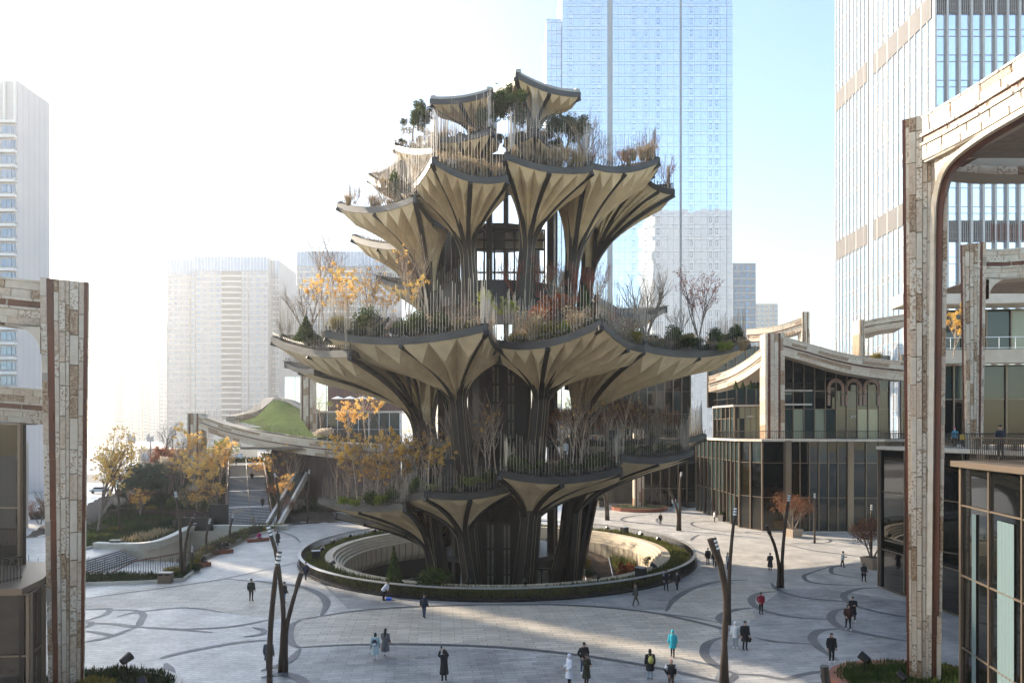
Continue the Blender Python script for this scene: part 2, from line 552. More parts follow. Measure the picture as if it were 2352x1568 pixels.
# broad steps, four flights
stairs = thing('garden_steps', 'broad pale stone steps climbing through the left garden', 'steps', ST0)
nst = 44
run = 0.62
z = 0.0
s = 0.0
for i in range(nst):
    z += 7.1 / nst
    ln = run
    if i % 11 == 10:
        ln = 3.2
    c = ST0 + SD * (s + ln / 2) + V((0, 0, z - 0.35))
    piece('step', M['step'], stairs, c, SN * 6.0, SD * (ln + 0.04), V((0, 0, 0.7)))
    piece('riser', M['step_dark'], stairs, ST0 + SD * (s - 0.03) + V((0, 0, z - 0.09)), SN * 5.98, SD * 0.03, V((0, 0, 0.12)))
    s += ln
ang = math.atan2(SN.y, SN.x)
sc_ = SLEN / s
for o in [c for c in stairs.children]:
    pass
for l in (-3.15, 0.0, 3.15):
    b = MB()
    p0, p1 = ST0 + SN * l + V((0, 0, 1.0)), ST0 + SD * s + SN * l + V((0, 0, 8.1))
    b.tube([p0, p1], 0.05, 6)
    for i in range(14):
        p = lerp(p0, p1, i / 13)
        b.tube([p, p - V((0, 0, 1.0))], 0.02, 4)
    b.build('stair_rail', M['mull_brz'], stairs)
for l in (-3.35, 3.35):
    b = MB()
    q0, q1 = ST0 + SN * l, ST0 + SD * s + SN * l + V((0, 0, 7.1))
    for sg in (0,):
        b.poly(q0 - SN * .15, q1 - SN * .15, q1 - SN * .15 + V((0, 0, .55)), q0 - SN * .15 + V((0, 0, .55)))
        b.poly(q0 + SN * .15, q0 + SN * .15 + V((0, 0, .55)), q1 + SN * .15 + V((0, 0, .55)), q1 + SN * .15)
        b.poly(q0 - SN * .15 + V((0, 0, .55)), q1 - SN * .15 + V((0, 0, .55)), q1 + SN * .15 + V((0, 0, .55)), q0 + SN * .15 + V((0, 0, .55)))
    b.build('cheek_wall', M['red_wall'], stairs)

# cream parapet with reeded courses round the stairwell
t = thing('curved_stone_parapet', 'cream reeded stone parapet curving above the sunken left stairway', 'wall', (-42, 80, 0))
pp = catmull([V((-48.5, 79.4, 0)), V((-45, 78.9, 0)), V((-42.9, 79.1, 0)), V((-41.9, 81.2, 0)), V((-42.6, 87, 0)), V((-43.8, 93.2, 0)), V((-41, 94.0, 0)), V((-36, 94.0, 0)), V((-31, 94.2, 0))], 6)
for k in range(4):
    b = MB()
    nn = []
    for i in range(len(pp)):
        tv = (pp[min(i + 1, len(pp) - 1)] - pp[max(i - 1, 0)]).normalized()
        nn.append(V((tv.y, -tv.x, 0)))
    w = 0.10 + 0.07 * k
    b.sweep(pp, nn, [V((0, 0, 1))] * len(pp), [(-0.5, -0.25 + 0.24 * k), (w, -0.25 + 0.24 * k), (w + 0.05, -0.07 + 0.24 * k), (w, -0.02 + 0.24 * k), (-0.5, -0.02 + 0.24 * k)])
    b.build('stone_course', M['cream_pale'], t, smooth=False)
# irregular bar railing along the plaza side
t = thing('bar_railing', 'dark bar railing with uneven rods along the sunken left stairway', 'railing', (-32, 70, 0))
rp = [(-47, 65.6), (-31.8, 64.2), (-32.1, 73), (-33.2, 91)]
bars = MB()
for a, c in zip(rp[:-1], rp[1:]):
    L = math.hypot(c[0] - a[0], c[1] - a[1])
    n = int(L / 0.24)
    for i in range(n):
        u = (i + .5) / n
        hh = rnd.choice((1.15, 1.15, 1.5, 1.75))
        bars.box((lerp(a[0], c[0], u), lerp(a[1], c[1], u), hh / 2), (0.035, 0.035, hh))
bars.build('rod', M['metal_rail'], t, kind='stuff')
b = MB()
b.tube([(-47, 66.0, 0.2), (-38.5, 65.5, 0.0), (-36.8, 66.5, 0.95), (-33, 73, 1.0), (-33.8, 90.5, 1.0)], 0.07, 6)
b.build('handrail', M['rust'], t)
t = thing('rear_bar_railing', 'dark rod railing along the walk behind the cream parapet', 'railing', (-45, 96, 0))
bars = MB()
for i in range(150):
    x = -66 + i * 0.22
    hh = rnd.choice((1.1, 1.15, 1.3, 1.6))
    bars.box((x, 97.5 - 1.5 * math.sin((x + 66) * 0.06), hh / 2), (0.035, 0.035, hh))
bars.build('rod', M['metal_rail'], t, kind='stuff')

def inside(p, poly):
    c = False
    j = len(poly) - 1
    for i in range(len(poly)):
        if ((poly[i][1] > p[1]) != (poly[j][1] > p[1])) and (p[0] < (poly[j][0] - poly[i][0]) * (p[1] - poly[i][1]) / (poly[j][1] - poly[i][1] + 1e-12) + poly[i][0]):
            c = not c
        j = i
    return c
def bed(label, pts, z, h, m, n, seed, kerb=None, w=0.04, soil=True, cat='planting', lean=0.3):
    pts = [(p[0], p[1]) for p in pts]
    rr = random.Random(seed)
    if soil:
        bb = MB()
        bb.prism(pts, z - 0.12, z + 0.1)
        structure(bb.build('flower_bed', M['soil']))
    if kerb:
        kb = MB()
        c3 = [V((p[0], p[1], 0)) for p in pts]
        for i in range(len(c3)):
            a, c = c3[i], c3[(i + 1) % len(c3)]
            kb.box((a + c) / 2 + V((0, 0, z + 0.08)), ((c - a).length + 0.1, 0.18, 0.3), math.atan2((c - a).y, (c - a).x))
        structure(kb.build('bed_kerb', kerb))
    x0, x1 = min(p[0] for p in pts), max(p[0] for p in pts)
    y0, y1 = min(p[1] for p in pts), max(p[1] for p in pts)
    b = MB()
    k = 0
    while k < n:
        x, y = rr.uniform(x0, x1), rr.uniform(y0, y1)
        if not inside((x, y), pts):
            k += 0.2
            continue
        k += 1
        zz = z + (mound_z(x, y) if z > -0.5 else 0)
        hh = h * rr.uniform(0.4, 1.1) * (0.75 + 0.6 * max(0, noise.noise(V((x * .9, y * .9, 3)))+0.3))
        p = V((x, y, zz + 0.05))
        o = V((rr.uniform(-lean, lean) * h, rr.uniform(-lean, lean) * h, hh))
        wv = V((rr.uniform(-1, 1), rr.uniform(-1, 1), 0)).normalized() * w
        b.poly(p - wv, p + wv, p + o * 0.7 + wv * 0.8, p + o)
    o = b.build('bed_planting', m, kind='stuff')
    tag(o, label, cat)
    return o
bed('dark green strip of lilyturf along the left plaza kerb', [gd(60, 1352), gd(200, 1344), gd(330, 1340), gd(420, 1334), gd(442, 1318), gd(428, 1312), gd(400, 1323), gd(200, 1323), gd(60, 1326)], 0.06, 0.45, M['leaf_dark'], 7000, 1, M['cream_pale'])
bed('mixed green planting along the plaza kerb below the dark railing', [gd(440, 1318), gd(455, 1293), gd(500, 1262), gd(560, 1237), gd(640, 1216), gd(660, 1208), gd(630, 1205), gd(560, 1223), gd(470, 1262), gd(428, 1306)], 0.06, 0.8, M['grass_green'], 6000, 2, M['cream_pale'])
bed('green ground cover on the left lawn behind the portal column', [gd(195, 1262), gd(290, 1240), gd(380, 1222), gd(400, 1205), gd(290, 1200), gd(195, 1218)], 0.05, 0.6, M['leaf_green'], 7000, 3, M['cream_pale'])
bed('dark planting with tan tops above the cream parapet', [(-48.5, 80.3), (-44.5, 80.2), (-42.9, 81.0), (-44.2, 93.0), (-52, 95), (-54, 88)], 0.1, 0.8, M['leaf_dark'], 6000, 4)
bed('tan grasses above the cream parapet', [(-46.5, 80.6), (-43.5, 81.6), (-44.4, 90), (-47, 90)], 0.2, 0.9, M['grass_tan'], 1500, 5, soil=False)
bed('dark green bank around the olive tree', [gd(270, 1210), gd(350, 1205), gd(430, 1195), gd(520, 1190), gd(470, 1168), gd(370, 1165), gd(290, 1180)], 0.05, 0.8, M['leaf_dark'], 6000, 6, M['cream_pale'])
mp = lambda s, l: tuple((ST0 + SD * s + SN * l)[:2])
bed('dry tan and plum shrubs covering the bank left of the steps', [mp(6, -5), mp(20, -4), mp(22, -9), mp(10, -12)], 0.1, 0.8, M['grass_tan'], 1800, 7, soil=False, w=0.06, lean=0.6)
bed('dark evergreen bank left of the steps', [mp(1, -3.6), mp(44, -3.6), mp(46, -20), mp(2, -20)], 0.1, 0.55, M['leaf_dark'], 9000, 8, soil=False, w=0.07, lean=0.6)
bed('mixed green bank right of the steps', [mp(1, 3.6), mp(40, 3.6), mp(40, 10), mp(4, 11)], 0.1, 1.0, M['leaf_dark'], 8000, 9, soil=False, w=0.07, lean=0.6)
bed('red-brown shrubs on the bank right of the steps', [mp(12, 4.5), mp(38, 4), mp(38, 10), mp(12, 10)], 0.1, 1.0, M['leaf_rust'], 3000, 10, soil=False, w=0.06, lean=0.6)
bed('clipped hedge across the head of the steps', [mp(44, -6), mp(46, -6), mp(46, 9), mp(44, 9)], 0.6, 1.2, M['leaf_dark'], 3000, 11, soil=False, w=0.08)
# slanted slide-like parapets beside the dark red hall
t = thing('sloping_parapet', 'pair of sloping glass and stone parapets in front of the dark red hall', 'parapet', gd(640, 1215))
a, c = gd(640, 1216), at(704, 1090, 116)
for off, m, w in ((0.0, M['cream_pale'], 0.35), (1.9, M['cream_pale'], 0.35), (0.9, M['glass_teal'], 0.8)):
    b = MB()
    o = V((-off, off * 0.3, 0))
    p, q = V(a) + o, V(c) + o
    sd = V((1, 0.3, 0)).normalized() * w / 2
    hh = 0.9 if w < .5 else 0.3
    b.poly(p - sd + V((0, 0, hh)), p + sd + V((0, 0, hh)), q + sd + V((0, 0, .5)), q - sd + V((0, 0, .5)))
    b.poly(p + sd, q + sd - V((0, 0, .8)), q + sd + V((0, 0, .5)), p + sd + V((0, 0, hh)))
    b.poly(p - sd, p - sd + V((0, 0, hh)), q - sd + V((0, 0, .5)), q - sd - V((0, 0, .8)))
    b.poly(p - sd, p + sd, p + sd + V((0, 0, hh)), p - sd + V((0, 0, hh)))
    b.build('parapet' if w < .5 else 'ramp', m, t)

# low rust handrails and retaining walls stepping along the bank
for i, (s0, l0, l1, sl) in enumerate(((3.0, -19, -4, 5.0), (13.0, -17, -4, 4.0), (24.0, -15, -4, 3.0))):
    pts_ = []
    for q in range(9):
        l = lerp(l0, l1, q / 8)
        p = ST0 + SD * (s0 + sl * (1 - q / 8) ** 2) + SN * l
        pts_.append(V((p.x, p.y, mound_z(p.x, p.y))))
    t = thing('terrace_wall', ('lowest', 'middle', 'upper')[i] + ' dark red retaining wall curving across the left bank', 'wall', pts_[0])
    b = MB()
    sd_ = [SD] * 9
    b.sweep(pts_, sd_, [V((0, 0, 1))] * 9, [(-0.12, -1.0), (0.12, -1.0), (0.12, 0.75), (-0.12, 0.75)])
    b.build('retaining_wall', M['red_wall'], t)
    b = MB()
    b.tube([p + V((0, 0, 1.05)) for p in pts_], 0.05, 6)
    b.build('handrail', M['rust'], t)
# ------------------------------------------------------------------ ground with the round pit and the left stairwell cut out
PC = V((-1.5, 75.5, 0))
R_RAIL, R_HOLE = 21.0, 20.75
PIT_Z = -5.5
WELL = [(-45.2, 66), (-32, 64.5), (-32.4, 73), (-33.5, 91), (-36, 93.5), (-44, 93.5), (-41.8, 81), (-42.6, 79), (-45.2, 78.6)]
def ground_sheet():
    bm = bmesh.new()
    def loop(pts):
        vs_ = [bm.verts.new((p[0], p[1], 0)) for p in pts]
        return [bm.edges.new((vs_[i], vs_[(i + 1) % len(vs_)])) for i in range(len(vs_))]
    e = loop([(-4500, -300), (4500, -300), (4500, 6000), (-4500, 6000)])
    e += loop([(PC.x + R_HOLE * math.cos(2 * math.pi * i / 96), PC.y + R_HOLE * math.sin(2 * math.pi * i / 96)) for i in range(96)])
    e += loop(WELL)
    bmesh.ops.triangle_fill(bm, use_beauty=True, use_dissolve=False, edges=e)
    for f in bm.faces:
        if f.normal.z < 0:
            f.normal_flip()
    me = bpy.data.meshes.new('ground')
    bm.to_mesh(me)
    bm.free()
    me.materials.append(M['pave'])
    return structure(link('ground', me))
ground_sheet()

def sheet(name, pts, z, m, fill=True):
    bm = bmesh.new()
    vs_ = [bm.verts.new((p[0], p[1], z)) for p in pts]
    es = [bm.edges.new((vs_[i], vs_[(i + 1) % len(vs_)])) for i in range(len(vs_))]
    bmesh.ops.triangle_fill(bm, use_beauty=True, edges=es)
    for f in bm.faces:
        if f.normal.z < 0:
            f.normal_flip()
    me = bpy.data.meshes.new(name)
    bm.to_mesh(me)
    bm.free()
    me.materials.append(m)
    return structure(link(name, me))

# cream field in front of the pit, grey fields left and right
def gpts(lst, n=6):
    return catmull([gd(*p) for p in lst], n)
up_edge = [(681, 1424), (815, 1403), (952, 1393), (1150, 1388), (1320, 1390), (1480, 1404), (1600, 1428), (1690, 1452), (1730, 1470)]
lo_edge = [(681, 1487), (815, 1480), (1000, 1480), (1200, 1490), (1400, 1514), (1560, 1544), (1640, 1562), (1720, 1575)]
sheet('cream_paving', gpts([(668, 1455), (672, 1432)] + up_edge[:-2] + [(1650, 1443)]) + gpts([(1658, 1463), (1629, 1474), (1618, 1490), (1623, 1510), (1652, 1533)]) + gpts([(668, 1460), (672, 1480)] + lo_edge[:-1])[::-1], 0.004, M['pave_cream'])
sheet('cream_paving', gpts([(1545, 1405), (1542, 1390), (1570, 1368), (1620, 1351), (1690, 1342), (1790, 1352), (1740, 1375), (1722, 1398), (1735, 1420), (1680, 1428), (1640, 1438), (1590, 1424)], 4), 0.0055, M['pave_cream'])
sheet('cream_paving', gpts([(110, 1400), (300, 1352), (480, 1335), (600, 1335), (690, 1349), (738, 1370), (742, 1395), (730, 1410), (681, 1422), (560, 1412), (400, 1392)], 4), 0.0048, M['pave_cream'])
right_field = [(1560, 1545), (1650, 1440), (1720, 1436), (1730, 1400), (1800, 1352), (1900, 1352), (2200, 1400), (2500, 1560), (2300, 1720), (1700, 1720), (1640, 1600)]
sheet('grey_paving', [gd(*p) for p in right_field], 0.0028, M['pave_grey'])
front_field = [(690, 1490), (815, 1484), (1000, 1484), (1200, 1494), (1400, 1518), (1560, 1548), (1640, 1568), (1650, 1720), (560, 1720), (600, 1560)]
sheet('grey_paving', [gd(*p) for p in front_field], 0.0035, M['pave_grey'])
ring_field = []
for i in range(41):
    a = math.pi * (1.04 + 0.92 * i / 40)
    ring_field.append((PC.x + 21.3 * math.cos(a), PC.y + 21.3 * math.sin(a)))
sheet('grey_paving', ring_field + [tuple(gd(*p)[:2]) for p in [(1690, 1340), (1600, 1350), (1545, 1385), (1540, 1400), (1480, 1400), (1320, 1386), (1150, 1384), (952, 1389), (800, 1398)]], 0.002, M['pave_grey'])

def strip(pts, w, z, m=None, name='paving_band'):
    b = MB()
    P = catmull(pts, 6)
    L = len(P)
    vs_, fs = [], []
    for i, p in enumerate(P):
        t = (P[min(i + 1, L - 1)] - P[max(i - 1, 0)]).normalized()
        s = V((-t.y, t.x, 0))
        k = min(1.0, 0.35 + 1.3 * min(i, L - 1 - i) / (L * 0.5))
        ww = w * k
        vs_ += [V((p.x, p.y, z)) - s * ww / 2, V((p.x, p.y, z)) + s * ww / 2]
    for i in range(L - 1):
        fs.append((2 * i, 2 * i + 2, 2 * i + 3, 2 * i + 1))
    b.add(vs_, fs)
    return structure(b.build(name, m or M['pave_band']))

def r8(l):
    return [(x / 2.413 * 0.784 + 1900 * 0.784, y / 2.413 * 0.784 + 1350 * 0.784) for x, y in l]
def r2(l):
    return [(x / 2.412 * 0.784, (y / 2.412 + 1350) * 0.784) for x, y in l]
bands = [
    (r8([(700, 840), (500, 850), (300, 905), (180, 980), (125, 1060)]), 0.55),
    (r8([(0, 1070), (130, 1082), (300, 1105), (500, 1140)]), 0.35),
    (r8([(870, 860), (890, 890), (960, 930), (1100, 965), (1300, 985), (1560, 1000)]), 0.5),
    (r8([(905, 920), (780, 935), (730, 970), (740, 1010), (800, 1050), (900, 1080), (1050, 1105), (1290, 1120)]), 0.6),
    (r8([(760, 1035), (620, 1050), (530, 1080), (500, 1115), (520, 1150)]), 0.6),
    (r8([(1640, 895), (1500, 900), (1400, 930), (1380, 960), (1420, 1000), (1500, 1035), (1689, 1080), (1900, 1110)]), 0.55),
    (r8([(1400, 1040), (1320, 1060), (1290, 1100), (1310, 1140), (1400, 1190), (1689, 1250), (1900, 1280)]), 0.6),
    (r8([(1420, 1180), (1230, 1195), (1165, 1230), (1165, 1270), (1220, 1330), (1340, 1410)]), 0.6),
    (r8([(520, 1245), (430, 1280), (395, 1330), (410, 1390), (500, 1460), (620, 1505)]), 0.6),
    (r8([(620, 1505), (800, 1515), (960, 1540), (1080, 1510), (1200, 1490), (1320, 1490)]), 0.4),
    (r8([(740, 1245), (900, 1275), (1180, 1295)]), 0.4),
    (r8([(1300, 740), (1120, 800), (1100, 820), (1130, 850), (1250, 870), (1500, 880)]), 0.4),
    (r8([(1500, 730), (1320, 745), (1290, 775), (1320, 800), (1500, 830)]), 0.4),
    (r8([(355, 522), (320, 540), (300, 562)]), 0.4),
    (r8([(960, 585), (1150, 630), (1400, 662), (1640, 700)]), 0.35),
    (r8([(520, 425), (400, 425), (310, 435), (330, 462), (480, 490), (700, 505)]), 0.4),
    (r8([(960, 545), (760, 515), (690, 505), (740, 500), (900, 510)]), 0.35),
    (r8([(1250, 545), (1290, 560), (1240, 578), (1000, 583)]), 0.35),
    (r8([(100, 400), (60, 410), (80, 440), (200, 460)]), 0.35),
    (r8([(620, 1500), (600, 1530), (560, 1568)]), 0.4),
    (r2([(605, 1050), (740, 1043), (775, 1050), (740, 1085), (605, 1128)]), 0.45),
    (r2([(760, 1050), (950, 1055), (1012, 1085), (995, 1130), (960, 1168), (800, 1150), (610, 1145)]), 0.5),
    (r2([(600, 1278), (770, 1242), (965, 1172)]), 0.45),
    (r2([(830, 1100), (940, 1072), (1206, 1040), (1400, 1042), (1580, 1070)]), 0.3),
    (r2([(970, 1172), (1206, 1185), (1500, 1210)]), 0.35),
    (r2([(610, 1200), (760, 1225), (800, 1238)]), 0.4),
    (r2([(605, 970), (900, 930), (1206, 890), (1600, 828), (2085, 720)]), 0.3),
    (r2([(1560, 830), (1800, 850), (2050, 880)]), 0.25),
    (r2([(240, 948), (325, 942)]), 0.35), (r2([(240, 1072), (325, 1070)]), 0.35),
    (r2([(240, 1150), (310, 1125), (325, 1090)]), 0.4), (r2([(240, 1240), (340, 1240)]), 0.4),
    (r2([(600, 1135), (645, 1140), (640, 1155), (600, 1180)]), 0.4),
    (r2([(1130, 1395), (1206, 1372), (1400, 1330), (1700, 1280), (1900, 1265)]), 0.4),
    (r2([(1170, 1430), (1195, 1480), (1200, 1540), (1150, 1600)]), 0.6),
    (r2([(1206, 1190), (1500, 1180), (1700, 1160), (1960, 1110)]), 0.3),
    ([(588, 1333), (680, 1345), (730, 1362), (750, 1385), (738, 1414)], 0.65),
    (up_edge, 0.4), (lo_edge, 0.4),
    ([(690, 1424), (672, 1434), (666, 1456), (672, 1478), (690, 1487)], 0.45),
    ([(600, 1540), (660, 1520), (690, 1490)], 0.5),
    ([(600, 1556), (650, 1548), (690, 1560), (700, 1580), (690, 1620)], 0.6),
    ([(580, 1440), (605, 1447), (600, 1456), (560, 1462)], 0.4),
    ([(600, 1215), (640, 1220), (675, 1232), (690, 1246)], 0.4),
    ([(1360, 1190), (1300, 1198), (1310, 1210), (1400, 1215)], 0.4),
    ([(1500, 1180), (1440, 1187), (1430, 1195), (1480, 1203)], 0.35),
    ([(705, 1190), (760, 1186), (820, 1176)], 0.3),
]
for i, (pts, w) in enumerate(bands):
    strip([gd(*p) for p in pts], w, 0.008 + 0.0006 * i)

# ---- the pit: planted rim, stepped stone edge, ribbed wall, floor
b = MB()
b.revolve([(R_RAIL + 0.25, 0.012), (R_RAIL + 0.25, 0.16), (20.55, 0.16), (20.5, 0.10)], PC, n=128)
structure(b.build('pit_kerb', M['metal_dark']))
b = MB()
b.revolve([(20.52, 0.06), (19.6, 0.25), (18.45, 0.42)], PC, n=128)
structure(b.build('pit_planting_bed', M['soil']))
b = MB()
b.revolve([(18.5, -0.2), (18.5, 0.62), (17.7, 0.62), (17.62, 0.34), (17.4, 0.34), (17.33, 0.06), (17.12, 0.06), (17.05, -0.22),
           (16.85, -0.22), (16.8, -0.5), (16.6, -0.55), (16.55, -1.9), (16.6, -2.3), (16.85, -2.7), (17.3, -3.0), (18.0, -3.15)], PC, n=160)
structure(b.build('pit_stone_edge', M['cream']))
b = MB()
b.revolve([(17.9, -3.1), (17.9, PIT_Z)], PC, n=96)
structure(b.build('pit_wall', M['core']))
b = MB()
b.revolve([(20.8, PIT_Z), (0.01, PIT_Z)], PC, n=64)
structure(b.build('pit_floor', M['pave_grey']))
# dark joints between the stone panels of the pit wall
jb = MB()
prof = [(16.53, -0.62), (16.48, -1.9), (16.53, -2.3), (16.78, -2.72), (17.22, -3.04)]
for k in range(len(prof) - 1):
    (r0, z0), (r1, z1) = prof[k], prof[k + 1]
    jb.poly((r0, -0.045, z0), (r1, -0.045, z1), (r1, 0.045, z1), (r0, 0.045, z0))
jme = jb.mesh('panel_joint', M['joint'])
edge = [o for o in col.objects if o.name.startswith('pit_stone_edge')][0]
for i in range(100):
    o = link('panel_joint', jme, edge)
    o.matrix_basis = Matrix.Translation(PC) @ Matrix.Rotation(2 * math.pi * i / 100, 4, 'Z')

# ring railing
t = thing('ring_railing', 'dark metal railing with broad pale handrail curving round the sunken pit', 'railing', PC)
b = MB()
b.revolve([(R_RAIL - 0.14, 1.02), (R_RAIL + 0.14, 1.02), (R_RAIL + 0.16, 1.10), (R_RAIL - 0.14, 1.12), (R_RAIL - 0.14, 1.02)], PC, n=160)
b.build('handrail', M['rail_top'], t)
b = MB()
b.revolve([(R_RAIL - 0.03, 0.2), (R_RAIL + 0.03, 0.2), (R_RAIL + 0.03, 0.26), (R_RAIL - 0.03, 0.26), (R_RAIL - 0.03, 0.2)], PC, n=160)
b.build('bottom_rail', M['metal_rail'], t)
b = MB()
for i in range(720):
    a = 2 * math.pi * i / 720
    c = PC + V((math.cos(a), math.sin(a), 0)) * R_RAIL + V((0, 0, 0.62))
    b.box(c, (0.05, 0.022, 0.84), a)
b.build('baluster', M['metal_rail'], t, kind='stuff')

# ---- left stairwell
b = MB()
fl = [(-45.2, 66, -1.2), (-32, 64.5, -1.2), (-32.4, 73, -1.4), (-33.5, 91, -4.2), (-36, 93.5, -4.4), (-44, 93.5, -4.4), (-41.8, 81, -1.9), (-42.6, 79, -1.4), (-45.2, 78.6, -1.2)]
b.poly(*fl)
structure(b.build('lower_court', M['pave']))
b = MB()
for i in range(len(WELL)):
    p, q = WELL[i], WELL[(i + 1) % len(WELL)]
    b.poly((p[0], p[1], -4.6), (q[0], q[1], -4.6), (q[0], q[1], 0.02), (p[0], p[1], 0.02))
structure(b.build('stairwell_wall', M['cream']))
for k in range(7):
    o = bpiece('step', M['step'], None, (-45.0 + 0.30 * k + 0.05, 72.6, -0.15 * k - 0.6), (0.30, 11.6, 1.2))
    structure(o)
    o.name = 'stair_step'
    o2 = bpiece('riser', M['step_dark'], o, (0, 0, 0), (1, 1, 1))
    o2.matrix_basis = Matrix.Translation((0.505, 0, 0.42)) @ Matrix.Diagonal((0.02, 0.99, 0.12, 1))
# ------------------------------------------------------------------ the tree-shaped tower
tower = thing('tree_shaped_tower', 'tall tree-shaped tower of pleated tan petals with dark ribs and planted terraces', 'tower', (PC.x, PC.y, PIT_Z))
PETALS = {}
def bez(p0, p1, p2, p3, t):
    u = 1 - t
    return p0 * u ** 3 + p1 * 3 * u * u * t + p2 * 3 * u * t * t + p3 * t ** 3

def petal(key, L, Fc, Rc, neck, foot, B=None, nr=0.75, sag=0.5, np_=3, rods=(1.7, 3.0), cap=False, fh=0.52, depth=0.75,
          label=None, rod_edges=(0, 1, 3), steep=0.5, flare=0.5, foot_r=None, rod_step=0.27):
    nr *= 0.72
    L, Fc, Rc = at(*L), at(*Fc), at(*Rc)
    neck = at(*neck)
    foot = V(((foot[0] - CX) * foot[1] / F_PX, foot[1], foot[2]))
    if B is None:
        c = V((PC.x, PC.y + 1.0, 0))
        dv = V((c.x - neck.x, c.y - neck.y, 0))
        dv = dv.normalized() * 3.2
        B = V((neck.x + dv.x, neck.y + dv.y, (L.z + Fc.z + Rc.z) / 3 - 0.2))
    else:
        B = at(*B)
    C = [L, Fc, Rc, B]
    up = V((0, 0, 1))
    M_ = 4 * np_
    def rim_pt(e, t, extra=0.0):
        a, b_ = C[e], C[(e + 1) % 4]
        k = 4 * t * (1 - t)
        return lerp(a, b_, t) - up * (sag * k)
    rim = [rim_pt(e, i / M_) for e in range(4) for i in range(M_)]
    N = len(rim)
    stem = (neck - foot).normalized()
    ctr = (L + Fc + Rc + B) / 4
    # soffit panels
    lines = []
    TS = 12
    def line(k, tend=1.0):
        P = rim[k % N] - up * (fh * 0.5)
        h = V((P.x - neck.x, P.y - neck.y, 0))
        hn = h.normalized()
        p0 = neck + hn * nr
        rise = max(0.5, P.z - neck.z)
        p1 = p0 + stem * (rise * (0.20 + 0.4 * steep)) + hn * 0.05
        p2 = P - h * flare - up * (rise * 0.25)
        return [bez(p0, p1, p2, P, tend * i / TS) for i in range(TS + 1)], hn
    base = [line(k)[0] for k in range(N)]
    hns = [line(k)[1] for k in range(N)]
    # normals pointing down/outward
    def nrm(k, i):
        t1 = base[k][min(i + 1, TS)] - base[k][max(i - 1, 0)]
        t2 = base[(k + 1) % N][i] - base[k - 1][i]
        n = t1.cross(t2)
        n = n.normalized() if n.length > 1e-8 else V((0, 0, -1))
        mid = (neck + ctr) / 2
        if n.dot(V((hns[k].x, hns[k].y, -1.2))) < 0:
            n = -n
        return n
    pm = None
    sect = 2 * np_
    root = None
    for s in range(8):
        k0 = s * sect
        b = MB()
        rows = []
        for j in range(sect + 1):
            k = (k0 + j) % N
            ridge = (j % 2 == 1)
            if ridge:
                te = 0.87
                ln = line(k, te)[0]
                sp = (rim[(k + 1) % N] - rim[k - 1]).length
                dmax = min(depth, sp * 0.40)
                pts = []
                for i in range(TS + 1):
                    t = i / TS
                    pts.append(ln[i] + nrm(k, int(round(t * te * TS))) * (dmax * (t ** 1.1)))
                rows.append(pts)
            else:
                rows.append(list(base[k]))
        for j in range(sect):
            a, c_ = rows[j], rows[j + 1]
            o = len(b.v)
            b.v += [tuple(p) for p in a] + [tuple(p) for p in c_]
            n1 = TS + 1
            for i in range(TS):
                b.f.append((o + i, o + i + 1, o + n1 + i + 1, o + n1 + i))
                b.m.append(0)
        for j in range(1, sect, 2):
            b.poly(rows[j][-1], rows[j - 1][-1], rows[j + 1][-1])
        if root is None:
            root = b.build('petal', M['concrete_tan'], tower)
            if label:
                root['label'] = label
        else:
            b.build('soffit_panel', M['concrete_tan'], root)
    # ribs
    fr = foot_r or nr * 1.6
    trim = MB()
    for s in range(8):
        k = s * sect
        hn = hns[k]
        side = V((-hn.y, hn.x, 0))
        pts = []
        f0 = foot + hn * fr
        n0 = base[k][0]
        steps = 7
        for i in range(steps):
            t = i / steps
            p = lerp(f0, n0, t)
            pts.append(p)
        low = len(pts)
        pts += base[k]
        sides, ups = [], []
        for i, p in enumerate(pts):
            tg = (pts[min(i + 1, len(pts) - 1)] - pts[max(i - 1, 0)]).normalized()
            sd = side
            u = sd.cross(tg)
            u = u.normalized()
            if u.dot(V((hn.x, hn.y, -0.6))) < 0:
                u = -u
            sides.append(sd)
            ups.append(u)
        Lp = len(pts)
        def sec(i):
            t = i / (Lp - 1)
            w = 0.32 * (1 - t) + 0.15 * t
            if i >= low:
                w = 0.20 + 0.02 * (1 - (i - low) / (Lp - low)) ** 2
            dp = 0.30 * (1 - t) + 0.24 * t
            return [(-w, -0.1), (-w, dp), (w, dp), (w, -0.1)]
        b = MB()
        b.sweep(pts, sides, ups, sec)
        b.build('rib', M['bronze'], root)
        if rods is not None or True:
            for sg in (1,):
                cut = [i for i in range(0, low + 5)]
                tp = [pts[i] + sides[i] * (sg * (0.335 * (1 - i / (Lp - 1)) + 0.18 * i / (Lp - 1))) + ups[i] * 0.27 for i in cut]
                trim.tube(tp, 0.016, 3, cap=False)
    trim.build('trim', M['bronze_trim'], root, kind='stuff')
    # stem core
    b = MB()
    b.tube([foot, lerp(foot, neck, 0.5), neck, neck + stem * 0.8], [fr * 0.95, (fr + nr) * 0.46, nr * 0.93, nr * 0.7], 10)
    b.build('stem', M['core'], root)
    # fascia
    FS = 10
    rf = [rim_pt(e, i / FS) for e in range(4) for i in range(FS)]
    outs = []
    for e in range(4):
        a, b_ = C[e], C[(e + 1) % 4]
        t = (b_ - a).normalized()
        n = V((t.y, -t.x, 0)).normalized()
        if n.dot(V(((a + b_ - ctr * 2).x, (a + b_ - ctr * 2).y, 0))) < 0:
            n = -n
        outs.append(n)
    b = MB()
    for e in range(4):
        pts = [rim_pt(e, i / FS) for i in range(FS + 1)]
        sd = [outs[e]] * (FS + 1)
        us = [up] * (FS + 1)
        b.sweep(pts, sd, us, [(-0.22, -fh / 2), (0.06, -fh / 2), (0.06, fh / 2), (-0.22, fh / 2)])
    b.build('fascia', M['fascia'], root)
